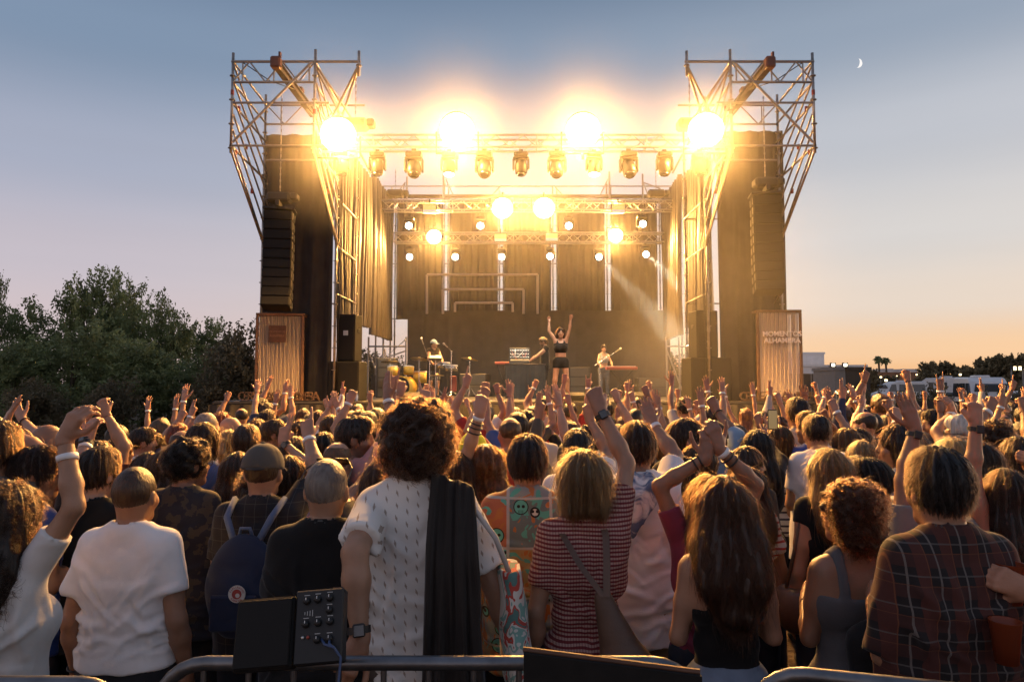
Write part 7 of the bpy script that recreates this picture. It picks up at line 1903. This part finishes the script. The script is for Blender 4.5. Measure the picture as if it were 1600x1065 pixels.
# ================================================================== THINGS CARRIED
def world_of(i):
    return i.matrix_world.copy()
def carried(o, name, v, q, m, label, cat, col=None, smooth=True):
    t = link(name, npmesh(name, v, q, m, smooth), None); t.matrix_world = o.matrix_world.copy()
    if col: t.color = (*col, 1)
    return tag(t, label, cat)
# navy backpack with a round badge on the cap man's back
F = Field((-.17, -.34, .92), (.17, -.08, 1.42), .010)
F.ell((0, -.20, 1.14), (.165, .085, .235), 0); F.ell((0, -.235, 1.09), (.135, .08, .15), .03); F.cut((0, 0, -1), -.945)
v, q = F.net(); v = v + vnorm(v, q) * (.006 * wob(v, NR, 5, .08, .2))[:, None]
bp = carried(p_cap, 'backpack', v, q, M_cloth, 'navy backpack with a round red and white badge on the capped man\'s back', 'backpack', (.022, .030, .060))
for s in (-1, 1):
    x = link('strap', MB().tube([(s * .05, -.19, 1.33), (s * .10, -.155, 1.44), (s * .115, -.03, 1.50), (s * .12, .09, 1.42), (s * .125, .135, 1.25), (s * .14, .06, 1.05), (s * .13, -.14, .98)], .016, 6).mesh('strap', M_cloth, True), bp); x.color = (.10, .14, .24, 1)
x = link('pocket', MB().box((0, -.317, 1.07), (.20, .02, .15), bev=.008).mesh('pocket', M_cloth), bp); x.color = (.020, .027, .055, 1)
x = link('top_handle', MB().tube([(-.03, -.19, 1.36), (-.02, -.2, 1.40), (.02, -.2, 1.40), (.03, -.19, 1.36)], .008, 6).mesh('top_handle', M_cloth, True), bp); x.color = (.09, .13, .22, 1)
rl = Matrix.Rotation(R(90), 3, 'X')
bd_ = link('round_badge', MB().lathe([(.036, 0), (.036, .004), (.001, .0042)], (0.02, -.329, 1.155), 24, rl).mesh('round_badge', mat('badge_white', (.62, .60, .56), .6)), bp)
MB().lathe([(.0205, .0044), (.0200, .0062), (.001, .0064)], (0.02, -.329, 1.155), 20, rl).build('emblem', mat('badge_red', (.35, .05, .04), .6), bd_)
MB().lathe([(.0095, .0066), (.001, .0072)], (0.024, -.329, 1.150), 10, rl).build('emblem', mat('badge_white', (.62, .60, .56), .6), bd_)
for wd, a0, st_ in (('FJÄLLRÄVEN', 158, -15.5), ('KÅNKEN', 222, 17)):
    for i, ch in enumerate(wd):
        a = R(a0 + st_ * i); tp = st_ < 0
        text_mesh(ch, .0115, mat('badge_red', (.35, .05, .04), .6), bd_, 'badge_letter', Matrix.Translation((.02 + .0285 * math.cos(a), -.3340, 1.155 + .0285 * math.sin(a))) @ UPRIGHT @ Matrix.Rotation(a - R(90) if tp else a + R(90), 4, 'Z'), .0006)
# brown sling bag on the bob woman's back
F = Field((-.17, -.32, .70), (.30, -.08, 1.30), .010)
F.cone((.05, -.185, 1.22), (.135, -.21, .96), .035, .095, 0, fl=((0, 1, 0), .62)); F.cone((.135, -.21, .96), (.155, -.205, .86), .108, .10, .03, fl=((0, 1, 0), .6))
v, q = F.net(); v = v + vnorm(v, q) * (.005 * wob(v, NR, 5, .08, .2))[:, None]
sb = carried(p_bob, 'sling_bag', v, q, M_leather, 'drop shaped brown leather sling bag on the red striped woman\'s back', 'bag')
for pts in ([(.05, -.20, 1.23), (-.03, -.160, 1.33), (-.085, -.112, 1.42), (-.105, -.02, 1.448), (-.09, .10, 1.3)], [(.06, -.20, 1.23), (.066, -.165, 1.35), (.07, -.112, 1.435), (.072, -.02, 1.462)]):
    P_ = [[(x + dx, y - .012, z) for x, y, z in pts] for dx in (-.013, .013)]; b = MB().grid(P_); b.grid([[(x, y + .004, z) for x, y, z in r] for r in P_][::-1]); link('strap', b.mesh('strap', M_leather, True), sb)
link('zip_line', MB().tube([(.05, -.292, 1.0), (.11, -.297, .965), (.19, -.28, .925)], .005, 5).mesh('zip_line', M_strap, True), sb)
# black jacket hung over the afro man's shoulder
def drape(path_fn, n, m, mname, label, cat, o, mtl, col):
    P_ = [[path_fn(i / n, j / m) for j in range(m + 1)] for i in range(n + 1)]; b = MB().grid(P_)
    me = b.mesh(mname, mtl, True); t = link(mname, me, None); t.matrix_world = o.matrix_world.copy(); t.color = (*col, 1)
    sol = t.modifiers.new('thickness', 'SOLIDIFY'); sol.thickness = .012; sol.offset = 1
    return tag(t, label, cat)
def jk(t, w):
    # t along the hang (front to back hem), w across the width
    x = .062 + .135 * w + .11 * max(0, t - .25) * (w - .12); fold = (.026 * math.sin(w * 9.5 + 2.6 * t) + .012 * math.sin(w * 21 + 2 - 4 * t) + .006 * math.sin(w * 37 + 9 * t)) * (.45 + t)
    if t < .25: a = t / .25; y = .19 - .24 * a; z = 1.30 + .235 * math.sin(a * 1.45) - .05 * w
    else: a = (t - .25) / .75; y = -.075 - .120 * min(1, a * 3.6) - .06 * a; z = 1.532 - .05 * w - (.84 + .16 * math.sin(w * 3.4 + .2)) * a ** 1.05
    return (x, y - abs(fold) - .004, z + fold * .3)
drape(jk, 40, 36, 'jacket', 'black jacket hanging over the afro man\'s shoulder down to the barrier', 'jacket', p_afro, M_cloth, (.030, .024, .021))
def hood(t, w):
    x = -.19 + .25 * w; a = t; fold = .014 * math.sin(w * 14 + 4 * t)
    y = .06 - .27 * min(1, a * 1.7) - .02 * math.sin(w * 3.1); z = 1.515 - .06 * abs(w - .6) * 1.5 - max(0, a - .35) * .40 * math.sin(math.pi * (.1 + .85 * w)) + .02 * math.sin(a * 3.14)
    return (x, y - abs(fold), z + fold)
drape(hood, 24, 24, 'tie_dye_hood', 'blue and white tie-dye hooded top hung over the white tee man\'s shoulder', 'sweatshirt', p_tie, PAT['tie'], (1, 1, 1))
# printed tote bag at the afro man's elbow
F = Field((.24, -.22, .78), (.44, .10, 1.26), .011); F.cone((.33, -.06, 1.17), (.35, -.08, .92), .10, .135, 0, fl=((1, 0, .1), .42)); F.cut((0, 0, 1), 1.21)
v, q = F.net(); v = v + vnorm(v, q) * (.008 * wob(v, NR, 5, .08, .2))[:, None]
tb = carried(p_afro, 'tote_bag', v, q, PAT['bagprint'], 'white tote bag printed in green and red hanging at the afro man\'s elbow', 'bag')
link('strap', MB().tube([(.33, -.12, 1.19), (.28, -.135, 1.32), (.205, -.115, 1.415), (.165, -.03, 1.475), (.19, .07, 1.42), (.30, .03, 1.2)], .010, 6).mesh('strap', M_cloth, True), tb).color = (.5, .46, .42, 1)
# black backpack in front of the strap top woman, beside the plaid man
F = Field((-.24, -.40, .70), (.24, -.05, 1.36), .012); F.ell((.0, -.24, 1.02), (.165, .11, .26), 0); F.cone((-.09, -.23, 1.18), (.09, -.23, 1.22), .07, .06, .06)
v, q = F.net(); v = v + vnorm(v, q) * (.012 * wob(v, NR, 6, .08, .2, sharp=2))[:, None]
bb = carried(p_tank, 'backpack', v, q, M_cloth, 'bulky black backpack slung behind the curly strap top woman', 'backpack', (.014, .014, .015))
link('strap', MB().tube([(.03, -.22, 1.24), (.07, -.15, 1.38), (.09, -.05, 1.455), (.10, .07, 1.36)], .014, 6).mesh('strap', M_cloth, True), bb).color = (.015, .015, .016, 1)
# dark bag at the honey blonde woman's side
F = Field((-.34, -.2, .78), (-.08, .12, 1.14), .013); F.ell((-.21, -.04, .95), (.11, .12, .14), 0); F.cut((0, 0, 1), 1.04)
v, q = F.net(); hb_ = carried(PEOPLE[[i for i, p in enumerate(PEOPLE) if p[1] == 1295][0]][0], 'handbag', v, q, M_leather, 'dark brown handbag at the honey blonde woman\'s side', 'bag')
link('strap', MB().tube([(-.26, -.04, 1.03), (-.21, -.05, 1.25), (-.16, -.04, 1.46), (-.18, .02, 1.25), (-.17, -.02, 1.03)], .009, 6).mesh('strap', M_leather, True), hb_)
# phone held up, cigarette, cups
pp_ = at(1207, 655, 5.4); ph = thing('smartphone', 'lit smartphone held up by the striped top woman', 'phone', pp_, R(4))
MB().box((0, 0, 0), (.075, .010, .152), bev=.004).build('phone_body', M_plast, ph); MB().box((0, -.0055, 0), (.066, .002, .138)).build('screen', mat('phone_screen', (.05, .05, .05), .3, emit=(1, .66, .28), estr=.22), ph)
def cup(px, py, d, label, full=1):
    c = thing('orange_cup', label, 'cup', at(px, py, d), 0, 'orange plastic cups'); m = mat('orange_plastic', (.26, .055, .02), .35, trans=.3)
    MB().lathe([(.030, -.06), (.042, .06), (.044, .062), (.040, .060), (.029, -.054)], (0, 0, 0), 24).build('cup_wall', m, c, True); MB().lathe([(.0385, .03), (.001, .031)], (0, 0, 0), 20).build('drink', mat('beer', (.30, .13, .03), .1), c); return c
cup(1578, 911, 2.2, 'upper orange plastic cup held at the sunset edge of the picture'); cup(1572, 1002, 2.1, 'lower orange plastic cup held at the sunset edge of the picture')

# ================================================================== BARRIER AND GEAR IN FRONT
M_rail = mat('worn_galvanised', (.15, .155, .165), .36, .85, var=(14, .25), bump=(60, .2, .002))
def barrier(x0, x1, y, label, z=1.14, yaw=0):
    B = thing('crowd_barrier', label, 'barrier', ((x0 + x1) / 2, y, 0), R(yaw), 'metal crowd barriers'); h = (x1 - x0) / 2; r = .14
    pts = [(-h, 0, .12), (-h, 0, z - r)] + [(-h + r - r * math.cos(a), 0, z - r + r * math.sin(a)) for a in np.linspace(.3, 1.57, 6)] + [(h - r + r * math.sin(a), 0, z - r + r * math.cos(a)) for a in np.linspace(0, 1.3, 6)] + [(h, 0, z - r), (h, 0, .12)]
    MB().tube(pts, .021, 12).build('outer_frame', M_rail, B, True)
    pipe((-h, 0, .2), (h, 0, .2), .018, M_rail, B, 'bottom_rail')
    n = int((x1 - x0) / .125)
    for i in range(1, n): pipe((-h + (x1 - x0) * i / n, 0, .2), (-h + (x1 - x0) * i / n, 0, z), .009, M_rail, B, 'bar')
    for s in (-1, 1): MB().box((s * (h - .2), 0, .03), (.05, .5, .03), bev=.005).box((s * (h - .2), 0, .1), (.04, .04, .16)).build('foot', M_rail, B)
    return B
b0, b1 = at(248, 1035, 2.12), at(1092, 1035, 2.12)
barrier(b0.x, b1.x, 2.12, 'long metal crowd barrier right behind the afro man', z=b0.z - .0, yaw=0)
bq = barrier(.62, 2.6, 1.93, 'next metal crowd barrier towards the sunset side, only its corner showing', z=at(1150, 1043, 2.0).z - .0, yaw=-16)
bq.location.y = 1.72
barrier(-1.9, at(206, 1060, 1.95).x, 1.95, 'metal crowd barrier towards the trees, only its top corner showing', z=at(100, 1056, 1.95).z - .02)
# small mixer loudspeaker hung on the rail, leaning back
a = at(455, 984, 1.98); k = 1.98 / 1100
MX = thing('mixer_speaker', 'black portable loudspeaker with a knob panel hung on the barrier', 'loudspeaker', a); MX.rotation_euler = (R(-24), R(-4), R(2))
MB().box((-.074, .03, -.002), (.160, .06, .186), bev=.006).build('cabinet', M_spk, MX)
MB().box((-.074, -.006, -.002), (.148, .012, .174), bev=.003).build('grille', M_grille, MX)
cp = MB().box((.075, .028, .006), (.132, .06, .192), bev=.004).build('control_panel', M_plast, MX)
fy = -.0025
for i, (x, z) in enumerate([(.040, .072), (.070, .074), (.103, .076), (.103, .044), (.040, .012), (.073, .013), (.106, .014), (.073, -.03), (.106, -.03)]):
    kn = MB().lathe([(.0105, 0), (.009, .014), (.001, .0145)], (x, fy, z), 12, rl).build('knob', M_plast, cp, True)
    MB().box((x, fy - .0152, z + .0045), (.0016, .002, .007)).build('knob_mark', M_white, kn)
    MB().box((x, fy - .0007, z + .0155), (.015, .0012, .0022)).build('print_line', mat('grey_print', (.35, .35, .34), .6), cp)
for i in range(4): MB().box((.036 + i * .007, fy - .0007, .040), (.0022, .0012, .008 + .003 * i)).build('print_line', mat('grey_print', (.35, .35, .34), .6), cp)
for x, m in ((.034, M_alu), (.048, M_red)): MB().lathe([(.005, 0), (.004, .006)], (x, fy, -.022), 10, rl).build('socket', m, cp, True)
for s_ in (0, 1):
    link('cable', MB().tube([(.085 + .022 * s_, fy - .002, -.03), (.10 + .012 * s_, -.03, -.046), (.125, -.03, -.055), (.142, -.02, -.08), (.135, -.005, -.15), (.12, .0, -.3)], .0035, 6).mesh('cable', mat('blue_cable', (.04, .07, .16), .5), True), cp)
MB().box((.122, .02, .1035), (.026, .03, .003)).build('worn_corner', M_corten, cp)
# flat black lid of a case standing in front of the barrier
a, b, c, d_ = at(818, 1012, 1.62), at(1091, 1047, 1.50), at(1091, 1090, 1.50), at(818, 1090, 1.62)
LID = thing('case_lid', 'flat black case lid with its orange-lit top edge coloured in, standing before the barrier', 'case lid', ((a.x + b.x) / 2, 1.56, (a.z + b.z) / 2 - .12))
O = Vector(LID.location); th = Vector((0, -.03, 0))
low = Vector((0, 0, -.33))
vs = [a - O, b - O, b + low - O, a + low - O]; vs += [p + th for p in vs]
MB()._add(vs, [(0, 1, 2, 3), (7, 6, 5, 4), (0, 4, 5, 1), (1, 5, 6, 2), (2, 6, 7, 3), (3, 7, 4, 0)]).build('lid_panel', M_spk, LID)
MB().tube([a - O + th * .5 + Vector((0, 0, .003)), b - O + th * .5 + Vector((0, 0, .003))], .0065, 6).build('painted_lit_edge', M_corten, LID)  # rust-brown strip stands in for orange light along the top edge
